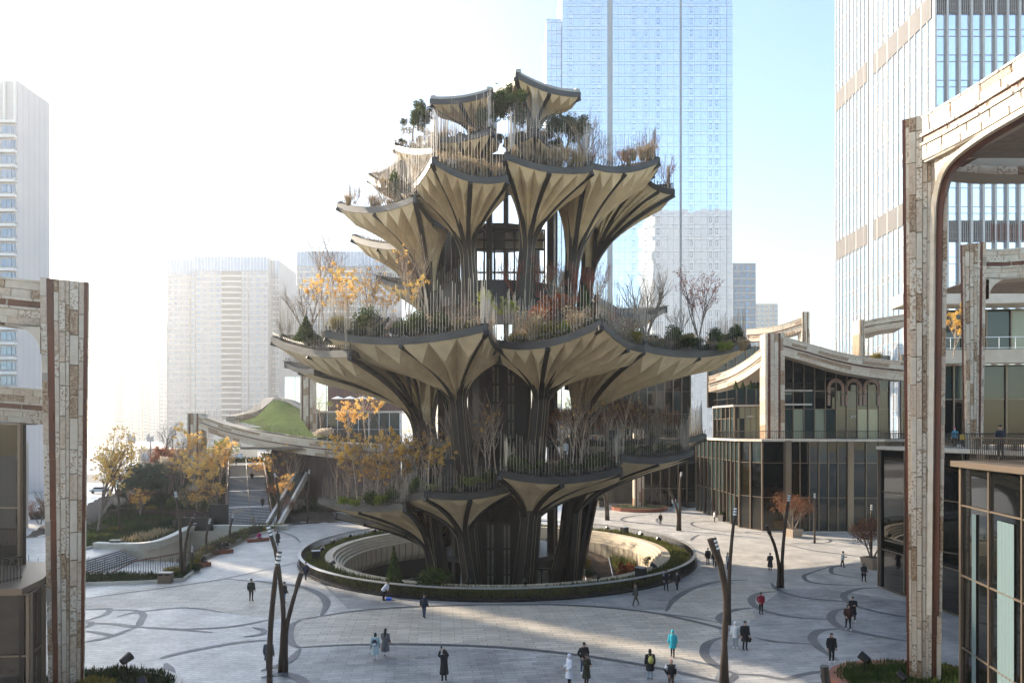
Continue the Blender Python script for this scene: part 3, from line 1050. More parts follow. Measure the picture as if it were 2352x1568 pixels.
    b = MB()
    for e in range(4):
        pts = [rim_pt(e, i / FS) for i in range(FS + 1)]
        b.sweep(pts, [outs[e]] * (FS + 1), [up] * (FS + 1), [(-0.5, fh / 2 + 0.004), (-0.06, fh / 2 + 0.004), (-0.06, fh / 2 + (0.30 if cap else 0.10)), (-0.5, fh / 2 + (0.34 if cap else 0.10))])
    b.build('gutter', M['cap'] if cap else M['hook'], root)
    # deck
    b = MB()
    for i in range(len(rf)):
        p, q = rf[i], rf[(i + 1) % len(rf)]
        g = ctr + up * 0.1
        pi, qi = lerp(p, g, 0.06), lerp(q, g, 0.06)
        b.poly(pi + up * 0.14, qi + up * 0.14, g)
    b.build('roof' if cap else 'planting_deck', M['cap'] if cap else M['soil'], root)
    PETALS[key] = dict(C=C, ctr=ctr, rim=rim_pt, fh=fh)
    if rods is None or cap:
        return root
    rr = random.Random(hash(key) % 1000 if False else sum(ord(c) for c in key) * 31)
    b, hk = MB(), MB()
    for e in rod_edges:
        a, b_ = C[e], C[(e + 1) % 4]
        n = max(2, int((b_ - a).length / rod_step))
        for i in range(n):
            t = (i + 0.5) / n
            p = rim_pt(e, t) - outs[e] * 0.42 + up * (fh / 2 + 0.02)
            hh = rr.uniform(*rods)
            r = 0.021
            lean = V((rr.uniform(-.02, .02), rr.uniform(-.02, .02), 0)) * hh
            b.tube([p, p + up * hh + lean], [r, r * 0.75], 4, cap=False)
        n2 = max(2, int((b_ - a).length / 0.34))
        tdir = (b_ - a).normalized()
        for i in range(n2):
            p = rim_pt(e, (i + .5) / n2) + up * (fh / 2 + 0.1)
            o = outs[e]
            q = [p - o * 0.30, p - o * 0.10 + up * 0.12, p + o * 0.0 + up * 0.30, p - o * 0.06 + up * 0.46]
            for j in range(3):
                hk.poly(q[j] - tdir * 0.045, q[j] + tdir * 0.045, q[j + 1] + tdir * 0.045, q[j + 1] - tdir * 0.045)
    b.build('rod_fence', M['rod'], root, kind='stuff')
    hk.build('hook_edge', M['hook'], root, kind='stuff')
    return root

# crown roofs
petal('r1', (988, 233, 67), (1130, 213, 65), (1158, 245, 76), (1092, 310, 70), (1100, 71, 41), B=(1030, 248, 77), nr=0.5, cap=True, sag=0.35, label='upper left roof petal without plants')
petal('r2', (1134, 206, 76), (1185, 172, 64.5), (1333, 218, 69), (1225, 300, 70), (1220, 70.5, 41), B=(1262, 240, 78), nr=0.5, cap=True, sag=0.5, label='topmost roof petal without plants')
# fifth storey
petal('f1', (904, 338, 70), (998, 345, 64.5), (1075, 330, 71), (1005, 440, 71), (1040, 72, 35), nr=0.5, rods=(2.6, 4.0), sag=0.35)
petal('f2', (985, 320, 67), (1131, 300, 63), (1150, 318, 72), (1085, 410, 69), (1095, 70, 34), B=(1020, 330, 75), nr=0.5, rods=(2.6, 4.0), sag=0.4)
petal('f3', (1158, 324, 67), (1230, 302, 62.5), (1298, 352, 68), (1232, 410, 69), (1220, 70, 34), B=(1235, 330, 77), nr=0.5, rods=(2.8, 4.2), sag=0.4)
# fourth ring
petal('g1', (905, 420, 65), (843, 406, 70), (918, 368, 80), (965, 500, 73), (1010, 73, 21), B=(1010, 400, 74), nr=0.6, sag=0.5, rods=(2.6, 3.6))
petal('g2', (774, 472, 68), (954, 456, 60.5), (1024, 518, 69), (992, 668, 67.5), (1020, 68, 20), B=(905, 490, 79), nr=0.7, sag=0.75, rods=(2.2, 3.0), label='left petal of the fourth ring')
petal('g3', (807, 546, 74), (932, 566, 67), (1000, 565, 75), (992, 720, 73), (1025, 72, 18), B=(900, 565, 84), nr=0.65, sag=0.4, rods=(1.2, 2.0))
petal('g3b', (866, 640, 82), (945, 662, 76), (1000, 655, 82), (1000, 765, 79), (1035, 78, 16), nr=0.6, sag=0.3, rods=(1.2, 1.8))
petal('g4', (918, 440, 66), (993, 368, 57.5), (1166, 410, 58.5), (1076, 592, 65), (1092, 66.5, 19), B=(1095, 430, 74), nr=0.62, sag=0.8, rods=(3.0, 4.4), label='front left petal of the fourth ring')
petal('g5', (1159, 358, 58.5), (1361, 389, 60), (1335, 400, 73), (1210, 578, 65), (1192, 66, 19), B=(1185, 395, 73), nr=0.6, sag=0.6, rods=(3.0, 4.3), label='front petal of the fourth ring')
petal('g6', (1350, 378, 62), (1515, 368, 66), (1490, 395, 80), (1312, 622, 68.5), (1285, 69.5, 19), nr=0.6, sag=0.75, rods=(2.6, 3.4), label='right petal of the fourth ring')
petal('g7', (1478, 410, 71), (1549, 441, 70), (1540, 430, 82), (1350, 632, 73), (1318, 73, 18), nr=0.6, sag=0.4, rods=(2.2, 2.8), label='far right petal of the fourth ring')
petal('g8', (1372, 684, 70), (1462, 726, 74), (1530, 709, 84), (1370, 780, 78), (1330, 76, 14), nr=0.6, sag=0.5, rods=(1.2, 1.8))
# main ring
petal('m1', (623, 781, 66), (803, 812, 55.5), (915, 790, 66), (968, 985, 66.5), (1028, 67, PIT_Z), B=(760, 800, 84), nr=0.85, sag=0.55, rods=(3.0, 4.6), label='leftmost petal of the widest ring', flare=0.55, depth=1.05)
petal('m2', (745, 768, 57), (1117, 753, 51), (1152, 790, 62), (1052, 930, 62), (1098, 64.5, PIT_Z), B=(880, 790, 73), nr=0.75, sag=0.8, rods=(2.8, 4.4), label='front left petal of the widest ring', flare=0.5, depth=1.05)
petal('m3', (1147, 792, 55), (1382, 742, 49.5), (1494, 799, 59), (1240, 925, 61.5), (1196, 64.5, PIT_Z), B=(1270, 800, 70), nr=0.75, sag=0.7, rods=(2.8, 4.6), label='front right petal of the widest ring', flare=0.5, depth=1.05)
petal('m4', (1478, 800, 57.5), (1723, 789, 66), (1660, 795, 82), (1330, 985, 66), (1286, 66.5, PIT_Z), nr=0.85, sag=0.8, rods=(2.4, 3.6), label='rightmost petal of the widest ring', flare=0.5, depth=1.05)
petal('m5', (655, 836, 86), (722, 852, 77), (850, 840, 80), (985, 985, 79), (1040, 77, PIT_Z), nr=0.7, sag=0.4, rods=(1.5, 2.2))
petal('m6', (1500, 815, 84), (1620, 815, 80), (1600, 800, 96), (1340, 980, 80), (1290, 78, PIT_Z), nr=0.7, sag=0.4, rods=(1.5, 2.2))
# lower ring, stepping up from left to right
petal('l1', (731, 1150, 70), (930, 1162, 60.5), (990, 1150, 67), (992, 1265, 66.5), (1032, 66.5, PIT_Z), B=(860, 1145, 80), nr=0.62, sag=0.55, rods=(1.2, 2.6), np_=2, depth=0.22, label='lowest left petal under the birches')
petal('l1b', (772, 1182, 75), (905, 1195, 68), (980, 1185, 74), (1000, 1270, 73), (1040, 72, PIT_Z), nr=0.6, sag=0.4, rods=None, np_=2, depth=0.2)
petal('l2', (880, 1130, 67), (975, 1135, 58.5), (1182, 1119, 60), (1068, 1238, 63), (1103, 63.5, PIT_Z), B=(1100, 1120, 71), nr=0.6, sag=0.5, rods=(1.3, 2.6), np_=2, depth=0.2)
petal('l3', (1148, 1088, 56.5), (1429, 1080, 58.5), (1405, 1088, 71), (1213, 1205, 63), (1186, 63.5, PIT_Z), B=(1175, 1092, 70), nr=0.6, sag=0.75, rods=(2.4, 3.4), np_=2, depth=0.22, label='front petal of the lower ring')
petal('l4', (1425, 1052, 60), (1593, 1040, 66), (1560, 1040, 80), (1312, 1185, 66), (1258, 66.5, PIT_Z), nr=0.65, sag=0.5, rods=(2.4, 3.4), np_=2, depth=0.2)
petal('l5', (1500, 1012, 73), (1622, 1002, 77), (1590, 1005, 92), (1360, 1130, 75), (1300, 73, PIT_Z), nr=0.65, sag=0.4, rods=(2.6, 4.0), np_=2, depth=0.2)
# rear ring, seen only between the front stems
for (kx, ky, kz, a) in ((-9, 92, 21.5, 0), (8, 93, 21.8, 0)):
    pass

# ---- core between the stems
core = thing('tower_core', 'dark glazed core of the tower with balconies and frosted lantern panes', 'building core', (PC.x, PC.y, PIT_Z))
for i in range(10):
    a = 2 * math.pi * (i + 0.3) / 10
    c = PC + V((math.cos(a), math.sin(a), 0)) * 6.3
    bpiece('column', M['core'], core, (c.x, c.y, (PIT_Z + 42) / 2), (0.75, 0.55, 42 - PIT_Z), a)
for z, r, h in ((0.2, 7.2, 0.5), (6.2, 7.4, 0.6), (12.0, 7.8, 0.6), (20.2, 12.5, 0.7), (26.5, 7.4, 1.0), (34.6, 5.0, 0.5), (41.5, 5.5, 0.5)):
    b = MB()
    b.revolve([(0.01, 0), (r, 0), (r, h), (0.01, h)], (PC.x, PC.y, z), n=40)
    b.build('floor_slab', M['slab'], core)
# balcony parapet with its own rods
b = MB()
b.revolve([(7.1, 0), (7.5, 0), (7.5, 1.7), (7.1, 1.7), (7.1, 0)], (PC.x, PC.y, 27.0), n=40)
b.build('balcony_parapet', M['slab'], core)
b = MB()
for i in range(150):
    a = 2 * math.pi * i / 150
    p = PC + V((math.cos(a), math.sin(a), 0)) * 7.3 + V((0, 0, 28.6))
    b.tube([p, p + V((0, 0, rnd.uniform(1.1, 2.5)))], 0.035, 4, cap=False)
b.build('balcony_rods', M['rod'], core, kind='stuff')
# glazed lantern shafts: frames with panes
def lantern(x, y, w, z0, z1, rows, m, cols_=2):
    fr = MB()
    pw = w / cols_
    for i in range(cols_ + 1):
        fr.box((x - w / 2 + i * pw, y, (z0 + z1) / 2), (0.16, 0.2, z1 - z0))
    dz = (z1 - z0) / rows
    for j in range(rows + 1):
        fr.box((x, y - 0.01, z0 + j * dz), (w + 0.16, 0.2, 0.14))
    f = fr.build('lantern_frame', M['core'], core)
    for i in range(cols_):
        for j in range(rows):
            bpiece('lantern_pane', m, f, (x - w / 2 + (i + .5) * pw, y + 0.05, z0 + (j + .5) * dz), (pw - 0.2, 0.03, dz - 0.18))
lantern(-2.1, 66.6, 0.8, -5.3, 4.6, 4, M['lantern'], 2)
lantern(-0.5, 66.6, 0.8, -5.3, 4.6, 4, M['lantern'], 2)
bpiece('shaft_panel', M['core'], core, (-1.2, 66.9, -0.4), (4.6, 0.2, 10.2))
lantern(-1.6, 67.2, 0.8, 12.8, 20.0, 4, M['lantern'], 2)
lantern(-0.1, 67.2, 0.8, 12.8, 20.0, 4, M['lantern'], 2)
bpiece('shaft_panel', M['core'], core, (-0.8, 67.5, 16.4), (4.6, 0.2, 7.6))
lantern(2.9, 67.0, 1.6, -5.3, 0.1, 2, M['lantern'], 2)
b = MB()
for z0, z1, w in ((-5.4, 12.0, 3.6), (12.6, 20.0, 3.4)):
    b.revolve([(w, z0), (w, z1)], (PC.x, PC.y, 0), n=20)
b.build('shaft', M['core'], core)

# dark gallery windows behind the upper stems
gal = MB()
for i in range(9):
    gal.box((-5.0 + i * 1.05, 71.5, 31.6), (0.18, 0.25, 6.2))
for zz in (28.6, 30.2, 32.6, 33.6, 34.6):
    gal.box((-0.8, 71.5, zz), (8.6, 0.25, 0.16))
gal.build('gallery_frame', M['core'], core)
for i in range(8):
    bpiece('gallery_pane', M['lantern'] if i % 3 else M['slab'], core, (-4.48 + i * 1.05, 71.62, 33.6), (0.86, 0.05, 1.8))
# ------------------------------------------------------------------ tiled frames
_bev = {}
def tile_mesh(m):
    """box with chamfered front edges, unit size"""
    if m.name not in _bev:
        b = MB()
        c = 0.46
        vs_ = [(-.5, .5, -.5), (.5, .5, -.5), (.5, .5, .5), (-.5, .5, .5),
               (-.5, -.2, -.5), (.5, -.2, -.5), (.5, -.2, .5), (-.5, -.2, .5),
               (-c, -.5, -.485), (c, -.5, -.485), (c, -.5, .485), (-c, -.5, .485)]
        fs = [(0, 3, 2, 1)]
        for a, d in ((0, 4), (4, 8)):
            for i in range(4):
                j = (i + 1) % 4
                fs.append((a + i, a + j, d + j, d + i))
        fs.append((8, 9, 10, 11))
        b.add(vs_, fs)
        _bev[m.name] = b.mesh('tile_' + m.name, m)
    return _bev[m.name]

def pick_tile(rr, w=(0.30, 0.30, 0.15, 0.25)):
    x = rr.random()
    for m, p in zip(TILES, w):
        if x < p:
            return m
        x -= p
    return TILES[-1]

def tile_column(par, cb, ct, wd, nd, w0, w1, dep, strips, hr=(1.15, 1.75), seed=1, wts=(0.30, 0.30, 0.15, 0.25)):
    """column from centre-bottom cb to centre-top ct, width w0 to w1 along wd, front normal nd"""
    rr = random.Random(seed)
    wd, nd = V(wd).normalized(), V(nd).normalized()
    H = ct.z - cb.z
    b = MB()
    q = []
    for (c, w) in ((cb, w0), (ct, w1)):
        for (sx, sy) in ((-1, 0), (1, 0), (1, 1), (-1, 1)):
            q.append(c + wd * (sx * w / 2 * 0.985) - nd * (sy * dep))
    b.add(q, [(0, 1, 5, 4), (1, 2, 6, 5), (2, 3, 7, 6), (3, 0, 4, 7), (4, 5, 6, 7), (3, 2, 1, 0)])
    b.build('column_core', M['grout'], par)
    def pt(f, z):
        t = (z - cb.z) / H
        return lerp(cb, ct, t) + wd * ((f - 0.5) * lerp(w0, w1, t))
    for (f0, f1, kind, proud) in strips:
        fm = (f0 + f1) / 2
        if kind == 'rust':
            z = cb.z
            while z < ct.z - 0.01:
                z2 = min(ct.z, z + 3.1)
                a, c = pt(fm, z), pt(fm, z2)
                w = (f1 - f0) * lerp(w0, w1, ((z + z2) / 2 - cb.z) / H)
                piece('rust_strip', M['rust'], par, (a + c) / 2 + nd * (proud / 2), wd * w, nd * max(0.02, abs(proud) + 0.02), (c - a) * 0.997)
                z = z2
            continue
        z = cb.z - rr.uniform(0, 1.0)
        prev = None
        while z < ct.z - 0.02:
            h = rr.uniform(*hr)
            z0, z1 = max(z, cb.z), min(z + h, ct.z)
            if ct.z - z1 < 0.3:
                z1 = ct.z
            z = z1
            if z1 - z0 < 0.05:
                continue
            a, c = pt(fm, z0), pt(fm, z1)
            w = (f1 - f0) * lerp(w0, w1, ((z0 + z1) / 2 - cb.z) / H) - 0.012
            m = pick_tile(rr, wts)
            while m is prev and rr.random() < 0.6:
                m = pick_tile(rr, wts)
            prev = m
            u = (c - a)
            th = proud + rr.uniform(0, 0.012)
            piece('tile', m, par, (a + c) / 2 + nd * (th / 2 - 0.05), wd * w, -nd * (th + 0.1), u * (1 - 0.016 / u.length), tile_mesh(m))

def tile_beam(par, path, nd_list, rows, lr=(0.9, 1.9), seed=2, dep=1.6, wts=(0.30, 0.30, 0.15, 0.25), core=True):
    """rows: (v0, v1, kind, proud) measured downwards from the path (top edge)"""
    rr = random.Random(seed)
    up = V((0, 0, 1))
    L = len(path)
    s = [0.0]
    for i in range(1, L):
        s.append(s[-1] + (path[i] - path[i - 1]).length)
    def pt(d):
        d = max(0, min(d, s[-1]))
        for i in range(1, L):
            if d <= s[i] + 1e-9:
                t = (d - s[i - 1]) / (s[i] - s[i - 1])
                return lerp(path[i - 1], path[i], t), lerp(nd_list[i - 1], nd_list[i], t).normalized()
        return path[-1], nd_list[-1]
    vb = max(r[1] for r in rows)
    if core:
        b = MB()
        b.sweep(path, nd_list, [up] * L, [(0, 0), (0, -vb), (-dep, -vb), (-dep, 0)])
        b.build('beam_core', M['grout'], par)
    for (v0, v1, kind, proud) in rows:
        d = -rr.uniform(0, 0.8)
        prev = None
        while d < s[-1] - 0.02:
            ln = rr.uniform(*lr) * (1.6 if kind == 'rust' else 1)
            d0, d1 = max(d, 0), min(d + ln, s[-1])
            d = d + ln
            if d1 - d0 < 0.1:
                continue
            (a, na), (c, nc) = pt(d0), pt(d1)
            n = (na + nc).normalized()
            t = (c - a)
            ln2 = t.length
            t.normalize()
            upv = n.cross(t)
            if upv.z < 0:
                upv = -upv
            n2 = t.cross(upv)
            if n2.dot(n) < 0:
                n2 = -n2
            m = M['rust'] if kind == 'rust' else (M['tile_a'] if kind == 'ledge' else pick_tile(rr, wts))
            while kind == 'tile' and m is prev and rr.random() < 0.6:
                m = pick_tile(rr, wts)
            prev = m
            th = proud + (rr.uniform(0, 0.012) if kind == 'tile' else 0)
            cpt = (a + c) / 2 - up * ((v0 + v1) / 2) + n2 * (th / 2 - 0.05)
            nm = {'tile': 'tile', 'ledge': 'ledge_stone', 'rust': 'rust_strip'}[kind]
            piece(nm, m, par, cpt, t * (ln2 - 0.014), -n2 * (th + 0.1), upv * (v1 - v0 - 0.012), tile_mesh(m))

def arch_corner(par, corner, wd, nd, r, dep):
    """fillet under a beam: corner = inner corner point (beam underside / column side), wd = away from column, nd front"""
    b = MB()
    n = 10
    up = V((0, 0, 1))
    fr, bk = [], []
    for i in range(n + 1):
        a = math.pi / 2 * i / n
        p = corner + wd * (r - r * math.sin(a)) - up * (r - r * math.cos(a)) if False else corner + wd * (r * (1 - math.cos(a))) - up * (r * (1 - math.sin(a)))
        fr.append(p + nd * 0.03)
        bk.append(p - nd * dep)
    for i in range(n):
        b.poly(corner + nd * 0.03, fr[i], fr[i + 1], mi=0)
        b.poly(corner - nd * dep, bk[i + 1], bk[i], mi=0)
        b.poly(fr[i], bk[i], bk[i + 1], fr[i + 1], mi=1)
    b.build('arch_corner', [M['tile_a'], M['rust']], par)

ROWS = [(0.0, 0.12, 'ledge', 0.10), (0.12, 0.52, 'tile', 0.05), (0.52, 0.95, 'tile', 0.05), (0.95, 1.10, 'ledge', 0.14), (1.10, 1.42, 'rust', 0.02),
        (1.42, 1.56, 'ledge', 0.14), (1.56, 1.95, 'tile', 0.05), (1.95, 2.32, 'tile', 0.05), (2.32, 2.45, 'ledge', 0.0)]

# ---- left foreground frame
X0 = V((0, 0, 0))
def colpts(pxl_b, pxr_b, pxl_t, pxr_t, d, zb, zt):
    k = d / F_PX
    cb = V((((pxl_b + pxr_b) / 2 - CX) * k, d, zb))
    ct = V((((pxl_t + pxr_t) / 2 - CX) * k, d, zt))
    return cb, ct, (pxr_b - pxl_b) * k, (pxr_t - pxl_t) * k
t = thing('left_portal_frame', 'tall tiled portal column and beam at the left edge with rust strips', 'portal frame', (-22.9, 35, 0))
cb, ct, w0, w1 = colpts(112, 194, 92, 207, 35, -0.2, 21.35)
w0, w1 = w0 * 0.84, w1 * 0.84
tile_column(t, cb, ct, (0.837, 0.548, 0), (0.548, -0.837, 0), w0, w1, 1.3,
            [(0.0, 0.13, 'tile', 0.0), (0.13, 0.27, 'rust', -0.06), (0.27, 0.37, 'tile', 0.04), (0.37, 0.50, 'tile', 0.10), (0.50, 0.585, 'tile', 0.05),
             (0.585, 0.775, 'tile', 0.12), (0.775, 0.885, 'tile', 0.05), (0.885, 0.965, 'rust', -0.04), (0.965, 1.0, 'ledge', 0.05)], seed=11)
path = [V((-23.6, 34.95, 21.25)), V((-25, 34.9, 21.35)), V((-27, 34.9, 21.6)), V((-30, 34.9, 22.1)), V((-36, 34.9, 23.4))]
tile_beam(t, path, [V((0, -1, 0))] * 5, ROWS, seed=12, dep=1.6)
arch_corner(t, V((-23.75, 34.4, 18.85)), V((-1, 0, 0)), V((0, -1, 0)), 1.35, 1.0)

# second, lower beam behind it
t = thing('left_rear_beam', 'lower tiled beam behind the left portal column above dark glass', 'beam', (-31, 45, 0))
path = [V((-30.2, 45, 16.3)), V((-32, 45, 16.45)), V((-34, 45, 16.6)), V((-40, 45, 17.0))]
tile_beam(t, path, [V((0, -1, 0))] * 4, ROWS[:8], seed=13, dep=3)

# ---- right foreground frame
t = thing('right_portal_frame', 'tallest tiled portal frame at the right edge with sunlit beam', 'portal frame', (21.8, 36, 0))
cb, ct, w0, w1 = colpts(2083, 2161, 2071, 2180, 36, -0.2, 30.25)
w0, w1 = w0 * 0.855, w1 * 0.855
tile_column(t, cb, ct, (0.855, -0.518, 0), (-0.518, -0.855, 0), w0, w1, 1.3,
            [(0.0, 0.075, 'rust', -0.03), (0.075, 0.15, 'ledge', 0.05), (0.15, 0.30, 'tile', 0.10), (0.30, 0.44, 'tile', 0.13), (0.44, 0.545, 'tile', 0.06),
             (0.545, 0.635, 'tile', 0.03), (0.635, 0.72, 'ledge', 0.06), (0.72, 0.86, 'rust', -0.06), (0.86, 1.0, 'tile', 0.0)], seed=21, hr=(1.3, 2.0))
path = [V((21.6, 36.4, 30.2)), V((21.85, 34.5, 30.1)), V((22.2, 32, 30.1)), V((22.9, 29, 30.4)), V((24.0, 25, 31.2)), V((26, 19, 33))]
nds = []
for i in range(len(path)):
    tv = path[min(i + 1, len(path) - 1)] - path[max(i - 1, 0)]
    nds.append(V((tv.y, -tv.x, 0)).normalized())
nds = [n if n.x < 0 else -n for n in nds]
tile_beam(t, path, nds, ROWS, seed=22, dep=1.4, wts=(0.42, 0.16, 0.04, 0.38))
# inner beam running right, seen from below
path = [V((22.6, 36.9, 30.2)), V((26, 36.9, 29.9)), V((30, 36.9, 29.9)), V((36, 36.9, 30.2))]
tile_beam(t, path, [V((0, -1, 0))] * 4, [(2.0, 2.45, 'tile', 0.05)], seed=23, dep=1.4)
arch_corner(t, V((22.55, 35.5, 27.8)), V((1, 0, 0)), V((0, -1, 0)), 1.7, 1.2)
# rounded haunch between the sunlit beam and the column: tiled face, cream edge, rust reveal
hp = catmull([V((22.42, 29.6, 27.62)), V((22.22, 32.6, 27.55)), V((22.08, 34.7, 27.1)), V((22.06, 35.55, 25.9)), V((22.06, 35.74, 24.3)), V((22.05, 35.76, 22.0)), V((21.99, 35.79, 14.0)), V((21.93, 35.83, 4.0))], 6)
K = V((22.0, 35.55, 27.75))
b = MB()
for i in range(len(hp) - 1):
    b.poly(K, hp[i], hp[i + 1])
b.build('haunch_face', M['tile_b'], t)
nh = [V((-0.75, -0.66, 0))] * len(hp)
uh = []
for i in range(len(hp)):
    tv = (hp[min(i + 1, len(hp) - 1)] - hp[max(i - 1, 0)]).normalized()
    uh.append(tv.cross(nh[0]).normalized())
b = MB()
b.sweep(hp, nh, uh, [(-0.25, -0.12), (0.1, -0.12), (0.1, 0.12), (-0.25, 0.12)])
b.build('haunch_edge', M['tile_a'], t)
b = MB()
b.sweep([p + V((0.21, -0.11, -0.02)) for p in hp], nh, uh, [(-0.5, -0.16), (0.0, -0.16), (0.0, 0.16), (-0.5, 0.16)])
b.build('haunch_reveal', M['rust'], t)
# plank soffit
for k in range(14):
    y0 = 22.0 + k * 1.05
    xa = 22.4 + max(0, (36 - y0)) * 0.22
    piece('soffit_plank', M['plank'], t, V(((xa + 36) / 2 + 0.6, y0, 28.1)), V((36 - xa, 0, 0)), V((0, 1.02, 0)), V((0, 0, 0.1)))

# ---- second right frame on the terrace
t = thing('terrace_portal_frame', 'smaller tiled portal column and beam standing on the right terrace', 'portal frame', (37.8, 56, 12))
cb, ct, w0, w1 = colpts(2213, 2258, 2205, 2266, 56, 12.0, 29.0)
w0, w1 = w0 * 0.83, w1 * 0.83
tile_column(t, cb, ct, (0.83, -0.56, 0), (-0.56, -0.83, 0), w0, w1, 1.4,
            [(0.0, 0.08, 'rust', -0.03), (0.08, 0.18, 'ledge', 0.05), (0.18, 0.36, 'tile', 0.10), (0.36, 0.52, 'tile', 0.12), (0.52, 0.66, 'tile', 0.06),
             (0.66, 0.76, 'tile', 0.03), (0.76, 0.86, 'rust', -0.05), (0.86, 1.0, 'tile', 0.0)], seed=31, hr=(1.2, 1.9))
path = [V((37.9, 55.9, 28.5)), V((40, 55.6, 28.4)), V((43, 55.2, 28.6)), V((48, 54.5, 29.4)), V((54, 53.6, 30.6))]
tile_beam(t, path, [V((-0.12, -1, 0)).normalized()] * 5, ROWS, seed=32, dep=1.8, wts=(0.5, 0.1, 0.02, 0.38))
arch_corner(t, V((38.9, 55.7, 26.0)), V((1, 0, 0)), V((0, -1, 0)), 1.6, 2.0)
for k in range(6):
    piece('soffit_plank', M['plank'], t, V((47, 57.3 + k * 1.1, 26.4)), V((16, 0, 0)), V((0, 1.06, 0)), V((0, 0, 0.1)))

# ---- far frames: joined tile faces
def far_frame_mesh(mb, path, nds, height, rows, lr, rr, dep, wts, th=0.07):
    up = V((0, 0, 1))
    L = len(path)
    mb.sweep(path, nds, [up] * L, [(0, 0), (0, -height), (-dep, -height), (-dep, 0)], mi=4)
    s = [0.0]
    for i in range(1, L):
        s.append(s[-1] + (path[i] - path[i - 1]).length)
    def pt(d):
        for i in range(1, L):
            if d <= s[i] + 1e-9:
                t = (d - s[i - 1]) / (s[i] - s[i - 1])
                return lerp(path[i - 1], path[i], t), lerp(nds[i - 1], nds[i], t).normalized()
        return path[-1], nds[-1]
    for (v0, v1, kind, proud) in rows:
        d = -rr.uniform(0, 1)
        while d < s[-1] - 0.02:
            ln = rr.uniform(*lr)
            d0, d1 = max(0, d), min(s[-1], d + ln)
            d += ln
            if d1 - d0 < 0.1:
                continue
            (a, na), (c, nc) = pt(d0), pt(d1)
            n = (na + nc).normalized()
            t = (c - a)
            l2 = t.length
            t.normalize()
            mi = 5 if kind == 'rust' else (0 if kind == 'ledge' else TILES.index(pick_tile(rr, wts)))
            cc = (a + c) / 2 - up * (v0 + v1) / 2 * height + n * proud / 2
            uv = n.cross(t)
            mb.obox(cc, t * (l2 - 0.03) / 2, n * (max(0.02, proud) + 0.02) / 2, uv * ((v1 - v0) * height - 0.03) / 2, mi)
FROWS = [(0.0, 0.05, 'ledge', 0.12), (0.05, 0.22, 'tile', 0.07), (0.22, 0.40, 'tile', 0.07), (0.40, 0.46, 'ledge', 0.18), (0.46, 0.55, 'rust', 0.01),
         (0.55, 0.61, 'ledge', 0.18), (0.61, 0.80, 'tile', 0.07), (0.80, 1.0, 'tile', 0.07)]
FM = TILES + [M['grout'], M['rust']]
def nds_of(path, side):
    out = []
    for i in range(len(path)):
        tv = path[min(i + 1, len(path) - 1)] - path[max(i - 1, 0)]
        n = V((tv.y, -tv.x, 0)).normalized()
        if n.dot(side) < 0:
            n = -n
        out.append(n)
    return out
def far_beam(par, pxs, height, seed, side=V((0, -1, 0)), dep=2.2, wts=(0.34, 0.18, 0.22, 0.26), name='tiled_beam', n=5):
    path = catmull([at(*p) for p in pxs], n)
    mb = MB()
    far_frame_mesh(mb, path, nds_of(path, side), height, FROWS, (1.4, 2.8), random.Random(seed), dep, wts)
    return mb.build(name, FM, par)
def far_column(par, px0, px1, d, z0, z1, seed, dep=2.0, name='tiled_column', w_top=None):
    mb = MB()
    rr = random.Random(seed)
    k = d / F_PX
    xa, xb = (px0 - CX) * k, (px1 - CX) * k
    mb.box(((xa + xb) / 2, d + dep / 2, (z0 + z1) / 2), (xb - xa, dep, z1 - z0), mi=4)
    st = [(0, 0.1, 'ledge'), (0.1, 0.24, 'rust'), (0.24, 0.45, 'tile'), (0.45, 0.66, 'tile'), (0.66, 0.78, 'rust' if seed % 2 else 'tile'), (0.78, 1.0, 'tile')]
    for f0, f1, kind in st:
        z = z0 - rr.uniform(0, 1)
        while z < z1:
            h = rr.uniform(1.3, 2.3)
            a, c = max(z, z0), min(z + h, z1)
            z += h
            if c - a < 0.1:
                continue
            mi = 5 if kind == 'rust' else (0 if kind == 'ledge' else TILES.index(pick_tile(rr, (0.38, 0.18, 0.20, 0.24))))
            pr = 0.01 if kind == 'rust' else 0.07
            mb.box((lerp(xa, xb, (f0 + f1) / 2), d - pr / 2, (a + c) / 2), ((xb - xa) * (f1 - f0) - 0.03, pr + 0.02, c - a - 0.03), mi=mi)
    # side faces
    for sx, xx in ((-1, xa), (1, xb)):
        z = z0
        while z < z1:
            h = rr.uniform(1.3, 2.3)
            c = min(z + h, z1)
            mb.box((xx + sx * 0.03, d + dep / 2, (z + c) / 2), (0.08, dep - 0.06, c - z - 0.03), mi=rr.choice((0, 1, 2, 3)))
            z += h
    return mb.build(name, FM, par)

t = thing('lawn_roof_frame', 'tiled arch frame with sagging beam below the sloping lawn roof', 'portal frame', at(447, 1090, 125) * 1.0)
far_column(t, 430, 463, 125, -0.2, 16.9, 41)
far_beam(t, [(458, 952, 125), (520, 974, 122), (600, 993, 118), (700, 1008, 113), (800, 1017, 109), (940, 1022, 104)], 2.55, 42)
far_beam(t, [(540, 955, 138), (590, 943, 145), (615, 926, 150), (634, 912, 153), (660, 922, 152), (692, 938, 150)], 1.6, 43)
far_column(t, 690, 718, 135, 13.0, 25.8, 45, dep=2.5)
